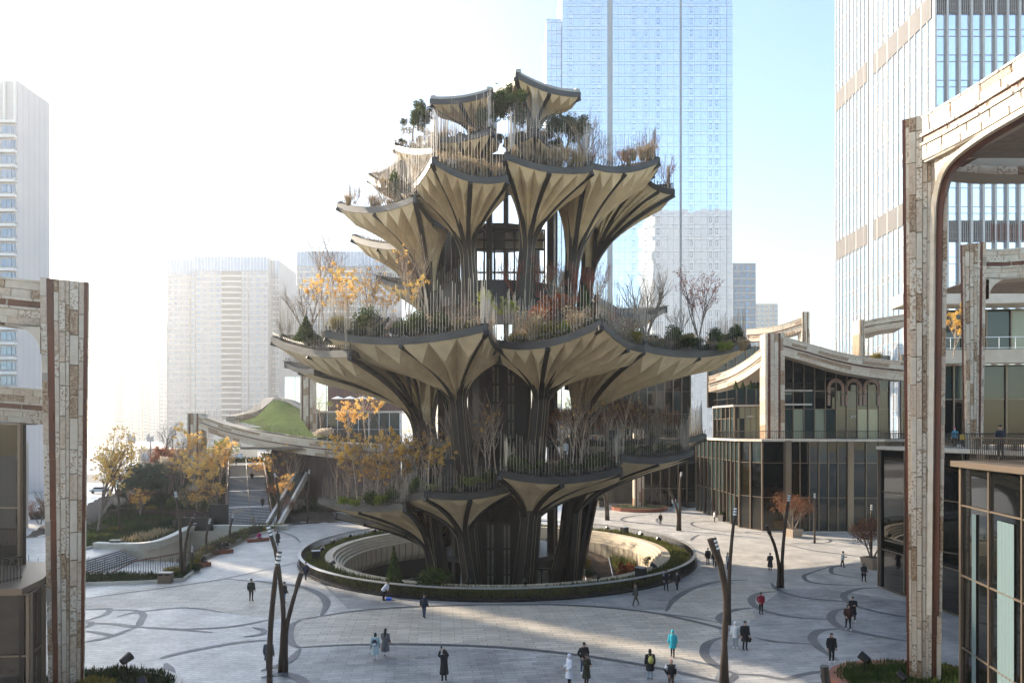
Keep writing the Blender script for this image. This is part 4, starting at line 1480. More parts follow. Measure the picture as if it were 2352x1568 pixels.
# lawn roof
mb = MB()
G = [[(545, 968, 136), (590, 955, 142), (634, 918, 152), (692, 941, 149)],
     [(575, 974, 130), (610, 968, 134), (650, 955, 138), (697, 962, 137)],
     [(600, 981, 122), (640, 984, 121), (680, 988, 121), (712, 990, 121)],
     [(560, 980, 121), (640, 994, 117), (690, 1001, 114), (760, 1006, 112)]]
rowsP = [catmull([at(*p) for p in row], 7) for row in G]
NC = len(rowsP[0])
colsP = [catmull([rowsP[r][c] for r in range(4)], 6) for c in range(NC)]
NR = len(colsP[0])
lv_ = [colsP[c][r] + V((0, 0, 0.12 * noise.noise(colsP[c][r] * 0.6))) for c in range(NC) for r in range(NR)]
mb.add(lv_, [(c * NR + r, (c + 1) * NR + r, (c + 1) * NR + r + 1, c * NR + r + 1) for c in range(NC - 1) for r in range(NR - 1)])
mb.build('lawn', M['lawn'], t, smooth=True)

t = thing('swept_roof_frame', 'tiled column with two sweeping roof beams above the glass terrace at right', 'portal frame', at(1778, 1010, 98))
far_column(t, 1759, 1802, 98, 12.3, 27.7, 51, dep=2.2)
far_beam(t, [(1798, 772, 98), (1850, 786, 97.5), (1920, 806, 97), (1990, 820, 96.5), (2075, 829, 96)], 2.75, 52, dep=2.6, n=8, wts=(0.2, 0.25, 0.28, 0.27))
far_beam(t, [(1764, 786, 98.4), (1735, 812, 101), (1700, 836, 105), (1668, 852, 109), (1628, 864, 112)], 2.6, 53, dep=2.6, wts=(0.45, 0.14, 0.11, 0.3), n=8)
mb = MB()
rf = [at(1764, 800, 98.4), at(1735, 826, 101), at(1700, 850, 105), at(1668, 866, 109), at(1628, 880, 112)]
lf = [at(1798, 800, 98), at(1850, 815, 97.5), at(1920, 835, 97), at(1990, 850, 96.5), at(2075, 858, 96)]
for a, b_ in zip(range(4), range(4)):
    mb.poly(rf[a] - V((0, 0, 0)) , rf[a + 1], rf[a + 1] + V((12, 4, 0.5)), rf[a] + V((12, 6, 0.5)))
    mb.poly(lf[a], lf[a] + V((0, 9, 0.6)), lf[a + 1] + V((0, 9, 0.6)), lf[a + 1])
mb.build('roof_soffit', M['plank'], t)

t = thing('rear_roof_frame', 'tiled column and rising beam behind the swept roof', 'portal frame', at(1852, 990, 132))
far_column(t, 1843, 1859, 132, 24, 36.7, 61, dep=2)
far_beam(t, [(1845, 728, 132), (1800, 743, 135), (1760, 752, 138), (1715, 756, 142)], 2.6, 62, dep=2.4)
t = thing('upper_roof_frame', 'small tiled frame below the striped glass tower', 'portal frame', at(1982, 800, 104))
far_column(t, 1975, 1986, 104, 25, 30.6, 63, dep=2)
far_beam(t, [(1984, 738, 104), (2020, 730, 103), (2075, 722, 102)], 1.9, 64, dep=6, wts=(0.5, 0.05, 0.05, 0.4))
# ------------------------------------------------------------------ glazed facades
def facade(par, o, u, w, z0, z1, nx, rows, glass, mull, rr, limit=300, mw=0.12, md=0.18, tw=0.08, tilt=0.004, name='pane', every=1, trans=True, wall=None, mulls=True):
    """curtain wall: o = start point (xy), u = unit direction to the right as seen, outward normal = (u.y, -u.x)
    rows: list of row boundaries z; glass: function(i,j)->material"""
    u = V((u[0], u[1], 0)).normalized()
    n = V((u.y, -u.x, 0))
    o = V((o[0], o[1], 0))
    up = V((0, 0, 1))
    bw = wall or M['core']
    piece('back_wall', bw, par, o + u * (w / 2) - n * 0.3 + up * ((z0 + z1) / 2), u * w, n * 0.2, up * (z1 - z0))
    pw = w / nx
    cnt = 0
    rest = {}
    for j in range(len(rows) - 1):
        for i in range(nx):
            m = glass(i, j)
            c = o + u * ((i + .5) * pw) + up * ((rows[j] + rows[j + 1]) / 2) - n * 0.05
            tn = (n + u * rr.gauss(0, tilt) + up * rr.gauss(0, tilt)).normalized()
            tu = up.cross(tn).normalized() * -1
            tu = tu if tu.dot(u) > 0 else -tu
            tz = tu.cross(tn)
            tz = tz if tz.z > 0 else -tz
            hx, hz = pw - mw * 0.6, rows[j + 1] - rows[j] - tw * 0.5
            if cnt < limit:
                piece(name, m, par, c, tu * hx, tn * 0.04, tz * hz)
                cnt += 1
            else:
                b = rest.setdefault('all', MB())
                b.mats = getattr(b, 'mats', [])
                if m not in b.mats:
                    b.mats.append(m)
                b.obox(c, tu * hx / 2, tn * 0.02, tz * hz / 2, b.mats.index(m))
    if 'all' in rest:
        rest['all'].build(name, rest['all'].mats, par, kind='stuff')
    if mulls:
        for i in range(nx + 1):
            if i % every:
                continue
            c = o + u * (i * pw) + up * ((z0 + z1) / 2) + n * (md / 2 - 0.06)
            piece('mullion', mull, par, c, u * mw, n * md, up * (z1 - z0))
    if trans:
        for z in rows:
            c = o + u * (w / 2) + up * z + n * 0.0
            piece('transom', mull, par, c, u * (w - 0.02), n * 0.11, up * tw)

# ---- tall central glass tower (244 m away)
rr = random.Random(3)
D = 244.0
k = D / F_PX
M['apt_dark'] = mat('apartment_recess', (0.14, 0.14, 0.15), 0.7)
t = thing('central_glass_tower', 'tall pale blue glass skyscraper behind the tree-shaped tower', 'skyscraper', ((1480 - CX) * k, D, 0))
secs = [(1291, 1395), (1407, 1561), (1566, 1669), (1670, 1682)]
FL = 4.17
zt = 182.0
zs = [i * FL / 2 for i in range(0, int(zt / (FL / 2)) + 1)]
rows2 = []
z = 8.0
while z < zt:
    rows2 += [z, z + 2.95]
    z += FL
rows2.append(z)
zt = rows2[-1]
body = MB()
body.box((((1291 + 1682) / 2 - CX) * k, D + 17, zt / 2), ((1682 - 1291) * k - 0.4, 33, zt - 0.5))
body.build('tower_body', M['mull_grey'], t)
for si, (a, c) in enumerate(secs):
    x0, x1 = (a - CX) * k, (c - CX) * k
    nx = max(1, int(round((x1 - x0) / 2.15)))
    def gl(i, j, si=si):
        if j % 2 == 1:
            return M['glass_sky2'] if rr.random() < 0.25 else M['glass_sky']
        return M['glass_sky3'] if (si >= 2 and j > 4 and rr.random() < 0.75) else (M['glass_sky2'] if rr.random() < 0.07 else M['glass_sky'])
    facade(t, (x0, D), (1, 0), x1 - x0, 8, zt, nx, rows2, gl, M['mull_pale'], rr, limit=90, mw=0.07, md=0.08, tw=0.05, tilt=0.0025, wall=M['mull_grey'])
    # narrow opening windows
    b = MB()
    for q in ([1, nx - 3, nx - 2] if si != 1 else [nx // 3, nx // 2, nx * 2 // 3, nx - 4]):
        if nx < 4:
            continue
        for zz in rows2[0:-1:2]:
            xx = x0 + (q + 0.3) * (x1 - x0) / nx
            for dx in (0, 0.75):
                b.box((xx + dx, D - 0.1, zz + 1.9), (0.05, 0.1, 1.8))
            for dz in (1.0, 2.8):
                b.box((xx + .375, D - 0.1, zz + dz), (0.80, 0.1, 0.05))
    if b.v:
        b.build('opening_sash', M['mull_grey'], t, kind='stuff')
for a, c in ((1395, 1407), (1561, 1566)):
    bpiece('recess_pier', M['mull_grey'], t, (((a + c) / 2 - CX) * k, D + 0.6, zt / 2), ((c - a) * k, 0.8, zt))
x0, x1 = (1256 - CX) * k, (1291 - CX) * k
zs2 = [z for z in rows2 if z < 165]
bpiece('side_wing', M['mull_pale'], t, ((x0 + x1) / 2, D + 16, zs2[-1] / 2), (x1 - x0, 26, zs2[-1]))
facade(t, (x0, D + 2.5), (1, 0), x1 - x0, 8, zs2[-1], 3, zs2, lambda i, j: M['glass_sky2'] if rr.random() < 0.5 else M['glass_sky'], M['mull_pale'], rr, limit=20, mw=0.14, md=0.2, tw=0.12, wall=M['mull_grey'])

# ---- right glass tower, near
t = thing('right_striped_tower', 'glass tower with vertical cream fins rising out of frame at right', 'skyscraper', (80, 114, 0))
XR, YA, YB = 70.2, 113.5, 148.0
body = MB()
body.box((XR + 40.3, (YA + YB) / 2 + 0.2, 62), (79.6, YB - YA - 1.2, 124))
body.build('tower_body', M['mull_grey'], t)
rows3 = []
z = 12.0
while z < 122:
    rows3 += [z, z + 1.1]
    z += 4.2
rows3.append(z)
ztR = rows3[-1]
# front face (towards camera)
def glF(i, j):
    return M['glass_sky'] if rr.random() < 0.8 else M['glass_sky2']
facade(t, (XR, YA), (1, 0), 44, 12, ztR, 22, rows3, glF, M['fin_grey'], rr, limit=260, mw=0.34, md=0.5, tw=0.09, tilt=0.002, wall=M['mull_grey'])
# left face, sunlit
def glL(i, j):
    return M['glass_side'] if rr.random() < 0.8 else M['glass_sky2']
facade(t, (XR, YB), (0, -1), 13.4, 12, ztR, 9, rows3, glL, M['mull_cream'], rr, limit=20, mw=0.13, md=0.2, tw=0.05, tilt=0.002, wall=M['mull_grey'])
facade(t, (XR, YB - 15.2), (0, -1), YB - 15.2 - YA, 12, ztR, 11, rows3, glL, M['mull_cream'], rr, limit=20, mw=0.13, md=0.2, tw=0.05, tilt=0.002, wall=M['mull_grey'])
bpiece('notch_pier', M['glass_sky2'], t, (XR + 0.3, YB - 14.3, 66), (0.5, 1.6, 108))
lv = MB()
for zc in (52.5, 84.6):
    for yy in [YB - 0.5 - 0.32 * i for i in range(int((YB - YA - 0.6) / 0.32))]:
        if abs(yy - (YB - 14.3)) < 1.3:
            continue
        lv.box((XR - 0.1, yy, zc), (0.16, 0.14, 4.0))
for zc in (46.8, 84.6):
    for i in range(130):
        lv.box((XR + 0.3 + i * 0.32, YA - 0.1, zc), (0.14, 0.16, 3.6))
lv.build('louvre_band', M['louvre'], t, kind='stuff')

# ---- apartment towers in the haze
def apartment(name, label, px0, px1, top, d, dep, floors, m_wall, bays, crown=True, seed=1, protr=None, zlow=0.0, limit=150, group='apartment towers in the haze'):
    k = d / F_PX
    x0, x1 = (px0 - CX) * k, (px1 - CX) * k
    zt = CH + (HY - top) * k
    rr = random.Random(seed)
    t = thing(name, label, 'apartment tower', ((x0 + x1) / 2, d, 0), group)
    bpiece('wall', m_wall, t, ((x0 + x1) / 2, d + dep / 2, zt / 2), (x1 - x0, dep, zt))
    cr = zt * 0.075 if crown else 1.0
    fh = (zt - cr) / floors
    bw = (x1 - x0) / bays
    n = 0
    rest = MB()
    for f in range(floors - 1, -1, -1):
        zz = f * fh
        if zz + fh < zlow:
            break
        bpiece('floor_band', M['apt_white'], t, ((x0 + x1) / 2, d - 0.2, zz + 0.3), (x1 - x0 + 0.3, 0.5, 0.42))
        for i in range(bays):
            kind = (i * 7 + seed) % 3
            if 0.36 < (i + .5) / bays < 0.60 and bays > 8:
                continue
            ww = bw * (0.22 if kind == 0 else 0.3 if kind == 1 else 0.5)
            xx = x0 + (i + .5) * bw
            if n < limit:
                o = bpiece('window', M['apt_glass'], t, (xx, d - 0.05, zz + fh * 0.56), (ww, 0.12, fh * 0.5))
                n += 1
            else:
                rest.box((xx, d - 0.05, zz + fh * 0.56), (ww, 0.12, fh * 0.5))
            if kind == 2 and f % 1 == 0:
                rest_b.box((xx, d - 0.55, zz + 0.75), (bw * 0.8, 1.1, 0.9)) if False else None
    if rest.v:
        rest.build('window', M['apt_glass'], t, kind='stuff')
    # balcony recess columns
    for i in range(bays):
        if 0.40 < (i + .5) / bays < 0.60 and bays > 8:
            bpiece('recess_wall', M['apt_dark'], t, (x0 + (i + .5) * bw, d - 0.06, (zt - cr) / 2), (bw, 0.1, zt - cr))
            b = MB()
            for f in range(floors):
                if f * fh + fh < zlow:
                    continue
                b.box((x0 + (i + .5) * bw, d - 0.5, f * fh + 0.75), (bw * 0.98, 0.9, 0.8))
            b.build('balcony', M['apt_white'], t, kind='stuff')
        if i % 4 == 0:
            bpiece('pilaster', m_wall, t, (x0 + i * bw, d - 0.3, zt / 2), (0.5, 0.7, zt))
    if crown:
        b = MB()
        b.box(((x0 + x1) / 2, d - 0.6, zt - cr / 2), (x1 - x0 + 0.2, 0.5, cr))
        b.build('crown_screen', M['apt_glass'], t)
        for i in range(int((x1 - x0) / 2.5) + 1):
            bpiece('crown_fin', M['apt_white'], t, (x0 + i * 2.5, d - 0.95, zt - cr / 2), (0.2, 0.2, cr))
    return t
apartment('apartment_tower', 'wide hazy apartment tower with glass crown, left wing', 385, 449, 597, 528, 45, 32, M['apt_grey'], 5, seed=1)
apartment('apartment_tower', 'hazy apartment tower, broad middle block with glass crown and dark balcony recess', 448, 616, 590, 520, 45, 32, M['apt_grey'], 11, seed=2)
apartment('apartment_tower', 'hazy apartment tower, right wing with pale side wall beside the dark recess', 620, 641, 598, 528, 42, 32, M['apt_grey'], 3, seed=3)
apartment('apartment_tower', 'hazy grey apartment tower partly behind the left petals', 683, 900, 578, 480, 45, 32, M['apt_grey'], 13, seed=4)
apartment('apartment_tower', 'lower hazy apartment block between the two glass-crowned towers', 640, 690, 655, 600, 40, 30, M['apt_grey'], 4, seed=5)
apartment('apartment_tower', 'faint cream apartment slab far left behind the yellow tree', 205, 342, 792, 1000, 60, 28, M['apt_cream'], 9, crown=False, seed=6, limit=60)
apartment('apartment_tower', 'faint narrow slab beside the far cream apartments', 342, 366, 832, 960, 40, 24, M['apt_grey'], 3, crown=False, seed=7, limit=30)
apartment('apartment_tower', 'faint thin tower left of the wide hazy tower', 366, 386, 740, 800, 40, 30, M['apt_grey'], 2, crown=False, seed=8, limit=30)
apartment('apartment_tower', 'grey apartment tower right of the central skyscraper', 1683, 1736, 604, 420, 38, 26, M['apt_grey'], 4, crown=False, seed=9, limit=100)
apartment('apartment_tower', 'small cream apartment tower far right of the central skyscraper', 1735, 1787, 697, 720, 45, 30, M['apt_cream'], 5, crown=False, seed=10, limit=60)

# ---- left near apartment slab (casts the long shade over the plaza)
D = 146.0
k = D / F_PX
xr = (40 - CX) * k
zt = CH + (HY - 185) * k
t = thing('left_apartment_slab', 'pale apartment slab with blank grey side wall at the left edge', 'apartment tower', (xr - 14, D, 0))
bpiece('wall', M['apt_panel'], t, (xr - 14.5, D + 5.1, zt / 2), (29, 10.1, zt))
for i in range(1, 6):
    bpiece('panel_joint', M['apt_grey'], t, (xr + 0.003, D + i * 1.7, zt / 2), (0.02, 0.05, zt))
fh = 3.15
nf = int((zt - 9) / fh)
for f in range(nf):
    z = zt - 9 - (f + 1) * fh
    bpiece('floor_band', M['apt_white'], t, (xr - 14.5, D - 0.35, z + fh), (28.8, 0.9, 0.55))
    bpiece('sill_band', M['apt_grey'], t, (xr - 14.5, D - 0.1, z + 0.45), (28.8, 0.4, 0.5))
    for i, (xo, w) in enumerate(((0.5, 0.5), (1.45, 0.95), (2.6, 1.2), (4.6, 2.2))):
        bpiece('window', M['apt_glass'] if i != 3 else M['glass_dark'], t, (xr - xo - 0.2, D - 0.06, z + 1.65), (w, 0.14, 1.75))
    bpiece('window', M['apt_glass'], t, (xr - 14, D - 0.06, z + 1.65), (12, 0.14, 1.75))
for i in range(8):
    bpiece('crown_post', M['apt_white'], t, (xr - 0.3 - i * 2.2, D - 0.3, zt - 4.6), (0.3, 0.5, 8.6))
for (x0, w, y, dep, h) in ((-189.5, 30, 150, 12, 98), (-232, 40, 150, 14, 98), (-282, 48, 152, 14, 90)):  # unseen slabs, added to shade the plaza with a gap for the sun streak
    o = thing('added_shade_slab', 'unseen added slab shading the plaza left of the blank side wall', 'apartment tower', (x0 + w / 2, y, 0), 'added shade slabs out of sight at left')
    bpiece('wall', M['apt_panel'], o, (x0 + w / 2, y + dep / 2, h / 2), (w, dep, h))
    for f in range(28):
        bpiece('floor_band', M['apt_white'], o, (x0 + w / 2, y - 0.2, 4 + f * 3.2), (w, 0.5, 0.5))

# ---- right middle glazed building
def add_pts(par, pts, z0, rows, pw, glass, mull, rr, **kw):
    for a, c in zip(pts[:-1], pts[1:]):
        v = V((c[0] - a[0], c[1] - a[1], 0))
        nx = max(1, int(round(v.length / pw)))
        facade(par, a, (v.x, v.y), v.length, rows[0], rows[-1], nx, rows, glass, mull, rr, **kw)
rr = random.Random(5)
t = thing('faceted_glass_shop', 'two-storey dark glazed shop building with faceted front right of the pit', 'building', (42, 96, 0))
def gsh(i, j):
    x = rr.random()
    if j >= 2:
        return M['glass_teal'] if x < 0.5 else M['glass_dark']
    return M['glass_olive'] if x < 0.75 else M['glass_dark']
P1 = [(31.7, 117), (32.3, 107.5), (32.2, 96.5)]
add_pts(t, P1, 0, [0.1, 4.4, 9.3, 12.2], 1.9, lambda i, j: (M['glass_teal'] if j == 2 else (M['glass_dark'] if rr.random() < .6 else M['glass_teal'])), M['mull_brz'], rr, mw=0.16, md=0.25)
P2 = [(32.2, 96.5), (34.2, 93.2), (36.9, 92.6)]
add_pts(t, P2, 0, [0.1, 4.6, 9.3, 12.2], 2.3, gsh, M['mull_brz'], rr, mw=0.16, md=0.25)
P3 = [(37.7, 92.5), (45.3, 92.3)]
add_pts(t, P3, 0, [0.1, 4.6, 9.3, 12.2], 1.35, gsh, M['mull_brz'], rr, mw=0.12, md=0.2)
P4 = [(46.1, 92.3), (60, 92.3)]
add_pts(t, P4, 0, [0.1, 4.6, 9.3, 12.2], 1.7, gsh, M['mull_brz'], rr, mw=0.12, md=0.2)
for x in (37.3, 45.7):
    bpiece('broad_pier', M['mull_brz'], t, (x, 92.4, 6.2), (0.8, 0.7, 12.3))
mb = MB()
mb.prism([(31.2, 118), (31.8, 107.5), (31.7, 96.3), (33.9, 92.7), (36.9, 92.1), (62, 91.8), (62, 118)], 12.22, 12.5)
mb.build('terrace_slab', M['cream_pale'], t)
# rooftop railing
def railing(par, pts, z, h, mat_, step=0.16, top=0.07, name='railing', r=0.016):
    b = MB()
    tp = MB()
    for a, c in zip(pts[:-1], pts[1:]):
        a, c = V((a[0], a[1], z)), V((c[0], c[1], z))
        L = (c - a).length
        n = max(1, int(L / step))
        for i in range(n):
            p = lerp(a, c, (i + .5) / n)
            b.box(p + V((0, 0, h / 2)), (r * 2, r * 2, h))
        ang = math.atan2(c.y - a.y, c.x - a.x)
        tp.box((a + c) / 2 + V((0, 0, h + top / 2)), (L, 0.09, top), ang)
        tp.box((a + c) / 2 + V((0, 0, 0.1)), (L, 0.04, 0.05), ang)
    o = tp.build('handrail', mat_, par)
    b.build('baluster', mat_, par, kind='stuff')
railing(t, [(32.2, 107.5), (32.1, 96.6), (34.2, 93.1), (36.9, 92.4), (60, 92.1)], 12.5, 1.1, M['metal_rail'], step=0.22)

# upper storeys
t = thing('upper_glass_gallery', 'brightly lit glazed shops on the terrace beneath the swept roof', 'building', (44, 103, 12))
def gup(i, j):
    x = rr.random()
    if j == 0:
        return M['glass_lit'] if x < 0.62 else M['glass_teal']
    if j == 1:
        return M['glass_teal'] if x < 0.6 else M['glass_dark']
    return M['glass_dark']
facade(t, (38.6, 101.5), (1, 0), 17.5, 12.5, 24.8, 11, [12.5, 16.9, 19.6, 24.8], gup, M['mull_brz'], rr, mw=0.12, md=0.2)
facade(t, (57, 100), (1, 0), 8, 12.5, 24.8, 4, [12.5, 16.9, 19.6, 24.8], lambda i, j: M['glass_olive'] if j == 0 else M['glass_dark'], M['mull_brz'], rr, mw=0.2, md=0.3)
facade(t, (34.6, 106.5), (1, -0.25), 4.1, 12.5, 17.4, 5, [12.5, 15.6, 17.4], lambda i, j: M['glass_lit'] if rr.random() < 0.6 else M['glass_teal'], M['mull_brz'], rr, mw=0.12, md=0.2)
facade(t, (33.4, 113), (0.18, -1), 7.0, 12.5, 17.4, 5, [12.5, 15.6, 17.4], lambda i, j: M['glass_teal'] if rr.random() < 0.6 else M['glass_dark'], M['mull_brz'], rr, mw=0.12, md=0.2)
mb = MB()
mb.prism([(33.2, 113.2), (34.4, 106.2), (38.9, 105), (38.9, 101.2), (44.5, 101.2), (44.5, 114)], 17.45, 17.7)
mb.build('balcony_slab', M['cream_pale'], t)
railing(t, [(33.4, 113), (34.6, 106.4), (38.6, 105.3)], 17.7, 1.0, M['metal_rail'], step=0.25)
railing(t, [(38.7, 100.9), (44.3, 100.9)], 19.7, 1.0, M['metal_rail'], step=0.25)
bpiece('balcony_floor', M['cream_pale'], t, (41.5, 101.1, 19.6), (5.6, 0.9, 0.16))
arch_m = mat('arch_pink', (0.34, 0.22, 0.17), 0.7)
# horseshoe arches seen through the upper glass
for i, x in enumerate((48.1, 50.75, 53.4)):
    b = MB()
    n = 14
    ring_o, ring_i = [], []
    for q in range(n + 1):
        a = rad(-35) + rad(250) * q / n
        ring_i.append(V((x + 0.86 * math.cos(a), 101.36, 19.9 + 0.98 * math.sin(a))))
        ring_o.append(V((x + 1.28 * math.cos(a), 101.36, 19.9 + 1.55 * math.sin(a))))
    for q in range(n):
        b.poly(ring_i[q], ring_o[q], ring_o[q + 1], ring_i[q + 1])
        b.poly(ring_i[q], ring_i[q + 1], ring_i[q + 1] + V((0, 0.06, 0)), ring_i[q] + V((0, 0.06, 0)))
    for s_ in (-1, 1):
        b.box((x + s_ * 1.03, 101.36, 18.2), (0.42, 0.03, 1.6))
    b.build('horseshoe_arch', arch_m, t)
# sign letters over the lit shop
def lettering(par, txt, loc, size, m, rz=0.0, name='sign_lettering'):
    cu = bpy.data.curves.new(name, 'FONT')
    cu.body = txt
    cu.size = size
    cu.extrude = 0.02
    cu.align_x = 'CENTER'
    tmp = bpy.data.objects.new('tmp', cu)
    col.objects.link(tmp)
    bpy.context.view_layer.update()
    dg = bpy.context.evaluated_depsgraph_get()
    me = bpy.data.meshes.new_from_object(tmp.evaluated_get(dg))
    bpy.data.objects.remove(tmp)
    me.materials.clear()
    me.materials.append(m)
    o = link(name, me, par)
    o.matrix_basis = Matrix.Translation(V(loc)) @ Matrix.Rotation(rz, 4, 'Z') @ Matrix.Rotation(rad(90), 4, 'X')
    return o
lettering(t, 'JCY', (50.7, 101.35, 15.6), 0.5, M['white'])
lettering(t, 'LABC', (36.9, 105.75, 15.75), 0.42, M['white'], rad(-14))

# left part behind: beige fluted wall, glass and column
t = thing('rear_shop_front', 'shaded glass and beige fluted shop front behind the pit at right', 'building', (20, 122, 0))
mb = MB()
for i in range(36):
    mb.box((15.5 + i * 0.25, 129.0, 4.5), (0.2, 0.3, 9))
mb.build('fluted_wall', M['beige_wall'], t, kind='stuff')
bpiece('wall', M['beige_wall'], t, (19, 129.5, 5), (14, 0.6, 10))
facade(t, (23.3, 122), (1, 0), 9.5, 0.1, 12.2, 6, [0.1, 3.4, 8.0, 12.2], lambda i, j: M['glass_teal'] if j == 2 else M['glass_dark'], M['mull_brz'], rr, mw=0.2, md=0.3)
bpiece('roof_slab', M['beige_wall'], t, (22, 130, 12.6), (22, 16, 0.5))
mb = MB()
t2 = thing('short_tiled_column', 'tiled column standing in a terracotta flower bed behind the pit', 'column', at(1467, 1162, 120))
far_column(t2, 1458, 1479, 118, 0, 14, 71, dep=1.8)
facade(t, (13, 134), (1, 0), 22, 12.8, 26, 13, [12.8, 17, 21.4, 26], lambda i, j: M['glass_teal'] if rr.random() < .4 else M['glass_dark'], M['mull_brz'], rr, mw=0.2, md=0.3)
facade(t, (35.5, 124), (1, 0), 14, 17.9, 29, 8, [17.9, 21.5, 25, 29], lambda i, j: M['glass_teal'] if rr.random() < .6 else M['glass_dark'], M['mull_brz'], rr, mw=0.2, md=0.3)

# ---- dark glass boxes at right
t = thing('dark_glass_box', 'low dark glass shop box behind the right portal column', 'building', (33, 54, 0))
rowsb = [0.12, 3.4, 8.4, 12.0]
gdk = lambda i, j: M['glass_dark']
facade(t, (32.1, 59.4), (0.06, -1), 20.0, 0.12, 12.0, 6, rowsb, gdk, M['mull_brz'], rr, mw=0.12, md=0.16)
facade(t, (52, 59.6), (-1, 0), 20.0, 0.12, 12.0, 6, rowsb, gdk, M['mull_brz'], rr, mw=0.12, md=0.16)
bpiece('side_pier', M['mull_brz'], t, (32.68, 47.4, 6.0), (0.25, 0.9, 12.0))
mb = MB()
mb.prism([(31.9, 59.8), (33.2, 39), (60, 39), (60, 92), (54, 92), (54, 59.8)], 12.02, 12.3)
mb.build('terrace_slab', M['cream_pale'], t)
railing(t, [(32.3, 59.2), (32.9, 48.5), (33.3, 40.5)], 12.3, 1.1, M['metal_rail'])
cloth_teal = mat('curtain_teal', (0.10, 0.15, 0.155), 0.8)
t = thing('near_glass_box', 'near dark glass shop box with pale curtains at the right edge', 'building', (23, 30, 0))
NB = [(21.95, 33.3), (20.9, 27.9), (19.9, 22.4)]
add_pts(t, NB, 0, [0.1, 3.1, 6.6, 10.0, 11.85], 2.75, lambda i, j: M['glass_dark'], M['mull_brz'], rr, mw=0.1, md=0.14)
facade(t, (34, 34.4), (-1, -0.09), 12.1, 0.1, 11.85, 4, [0.1, 6.6, 11.85], gdk, M['mull_brz'], rr)
mb = MB()
mb.prism([(21.7, 33.8), (20.6, 27.9), (19.6, 22), (36, 20), (36, 36)], 11.87, 12.15)
mb.build('terrace_slab', M['mull_brz'], t)
railing(t, [(22.6, 33.7), (22.3, 31), (21.6, 27), (20.9, 22)], 12.15, 1.1, M['metal_rail'])
for i, (y, w) in enumerate(((32.0, 0.35), (29.2, 1.3), (27.0, 1.2))):
    b = MB()
    x = 21.75 - (33.3 - y) * 0.195 - 0.0
    n = 9
    for q in range(n):
        yy0, yy1 = y - w / 2 + w * q / n, y - w / 2 + w * (q + 1) / n
        o0 = 0.03 * (q % 2)
        o1 = 0.03 * ((q + 1) % 2)
        xx = lambda yy, o: 21.95 - (33.3 - yy) * 0.1944 - 0.035 - o
        b.poly((xx(yy0, o0), yy0, 0.3), (xx(yy1, o1), yy1, 0.3), (xx(yy1, o1), yy1, 9.7), (xx(yy0, o0), yy0, 9.7))
    b.build('curtain', cloth_teal, t)

# terraced galleries above, far right
t = thing('terraced_gallery', 'terraced glass gallery with cream floor bands behind the right frames', 'building', (50, 70, 12))
def band(y, z, x0, x1, h=0.9):
    bpiece('floor_band', M['cream_pale'], t, ((x0 + x1) / 2, y, z), (x1 - x0, 1.2, h))
facade(t, (42, 69), (1, -0.12), 22, 12.3, 20.2, 9, [12.3, 16.8, 20.2], lambda i, j: M['glass_teal'] if j else M['glass_dark'], M['mull_brz'], rr, mw=0.14, md=0.2)
piece('floor_band', M['cream_pale'], t, V((53, 66.6, 20.9)), V((24, -2.9, 0)), V((0.14, 1.6, 0)), V((0, 0, 1.3)))
facade(t, (43.5, 74), (1, -0.12), 22, 21.6, 26.6, 9, [21.6, 26.6], lambda i, j: M['glass_lit'] if rr.random() < .7 else M['glass_teal'], M['mull_brz'], rr, mw=0.14, md=0.2)
piece('floor_band', M['cream_pale'], t, V((54, 71.5, 27.4)), V((26, -3.1, 0)), V((0.24, 3.0, 0)), V((0, 0, 1.2)))
railing(t, [(42.2, 66.9), (64, 64.2)], 21.6, 1.1, M['mull_pale'], step=1.4)
t = thing('small_glass_balcony', 'small dark glass bay with balcony right of the terrace portal', 'building', (41, 52, 12))
facade(t, (40.9, 54), (0.2, -1), 3.5, 12.3, 18.3, 2, [12.3, 15.7, 18.3], gdk, M['mull_brz'], rr)
facade(t, (41.6, 50.6), (1, -0.1), 6, 12.3, 18.3, 3, [12.3, 15.7, 18.3], gdk, M['mull_brz'], rr)
bpiece('balcony_slab', M['cream_pale'], t, (44.5, 52.3, 18.5), (7.2, 4.2, 0.3))
railing(t, [(41.2, 53.8), (41.6, 50.4), (47, 50)], 18.65, 1.1, M['metal_rail'])

# ---- left dark glass building
t = thing('left_glass_shop', 'dark glass shop building at the left edge behind the portal column', 'building', (-27, 34, 0))
facade(t, (-45, 38.5), (1, -0.06), 18.1, 0.1, 14.0, 7, [0.1, 4.7, 9.4, 14.0], gdk, M['mull_brz'], rr, mw=0.14, md=0.2)
facade(t, (-34, 31.6), (1, 0.06), 11.2, 0.1, 5.9, 5, [0.1, 3.0, 5.9], gdk, M['mull_brz'], rr, mw=0.14, md=0.2)
facade(t, (-22.85, 32.3), (-0.35, 1), 2.0, 0.1, 5.9, 1, [0.1, 3.0, 5.9], gdk, M['mull_brz'], rr, mw=0.14, md=0.2)
mb = MB()
mb.prism([(-36, 31.2), (-22.9, 31.9), (-23.4, 34), (-25.2, 38.4), (-36, 39)], 5.95, 6.25)
mb.build('balcony_slab', M['mull_brz'], t)
railing(t, [(-36, 31.5), (-25.0, 31.9), (-24.4, 34)], 6.25, 1.1, M['metal_rail'])
bpiece('roof_soffit', M['plank'], t, (-39, 42, 14.1), (14, 8, 0.15))
t = thing('left_back_building', 'pale shop block seen between the left glass and the portal column', 'building', (-60, 78, 0))
bpiece('wall', M['apt_cream'], t, (-76, 92, 6), (16, 8, 12))
for i in range(4):
    bpiece('window', M['apt_glass'], t, (-82.5 + i * 4.2, 87.9, 8.2), (2.4, 0.2, 4.2))

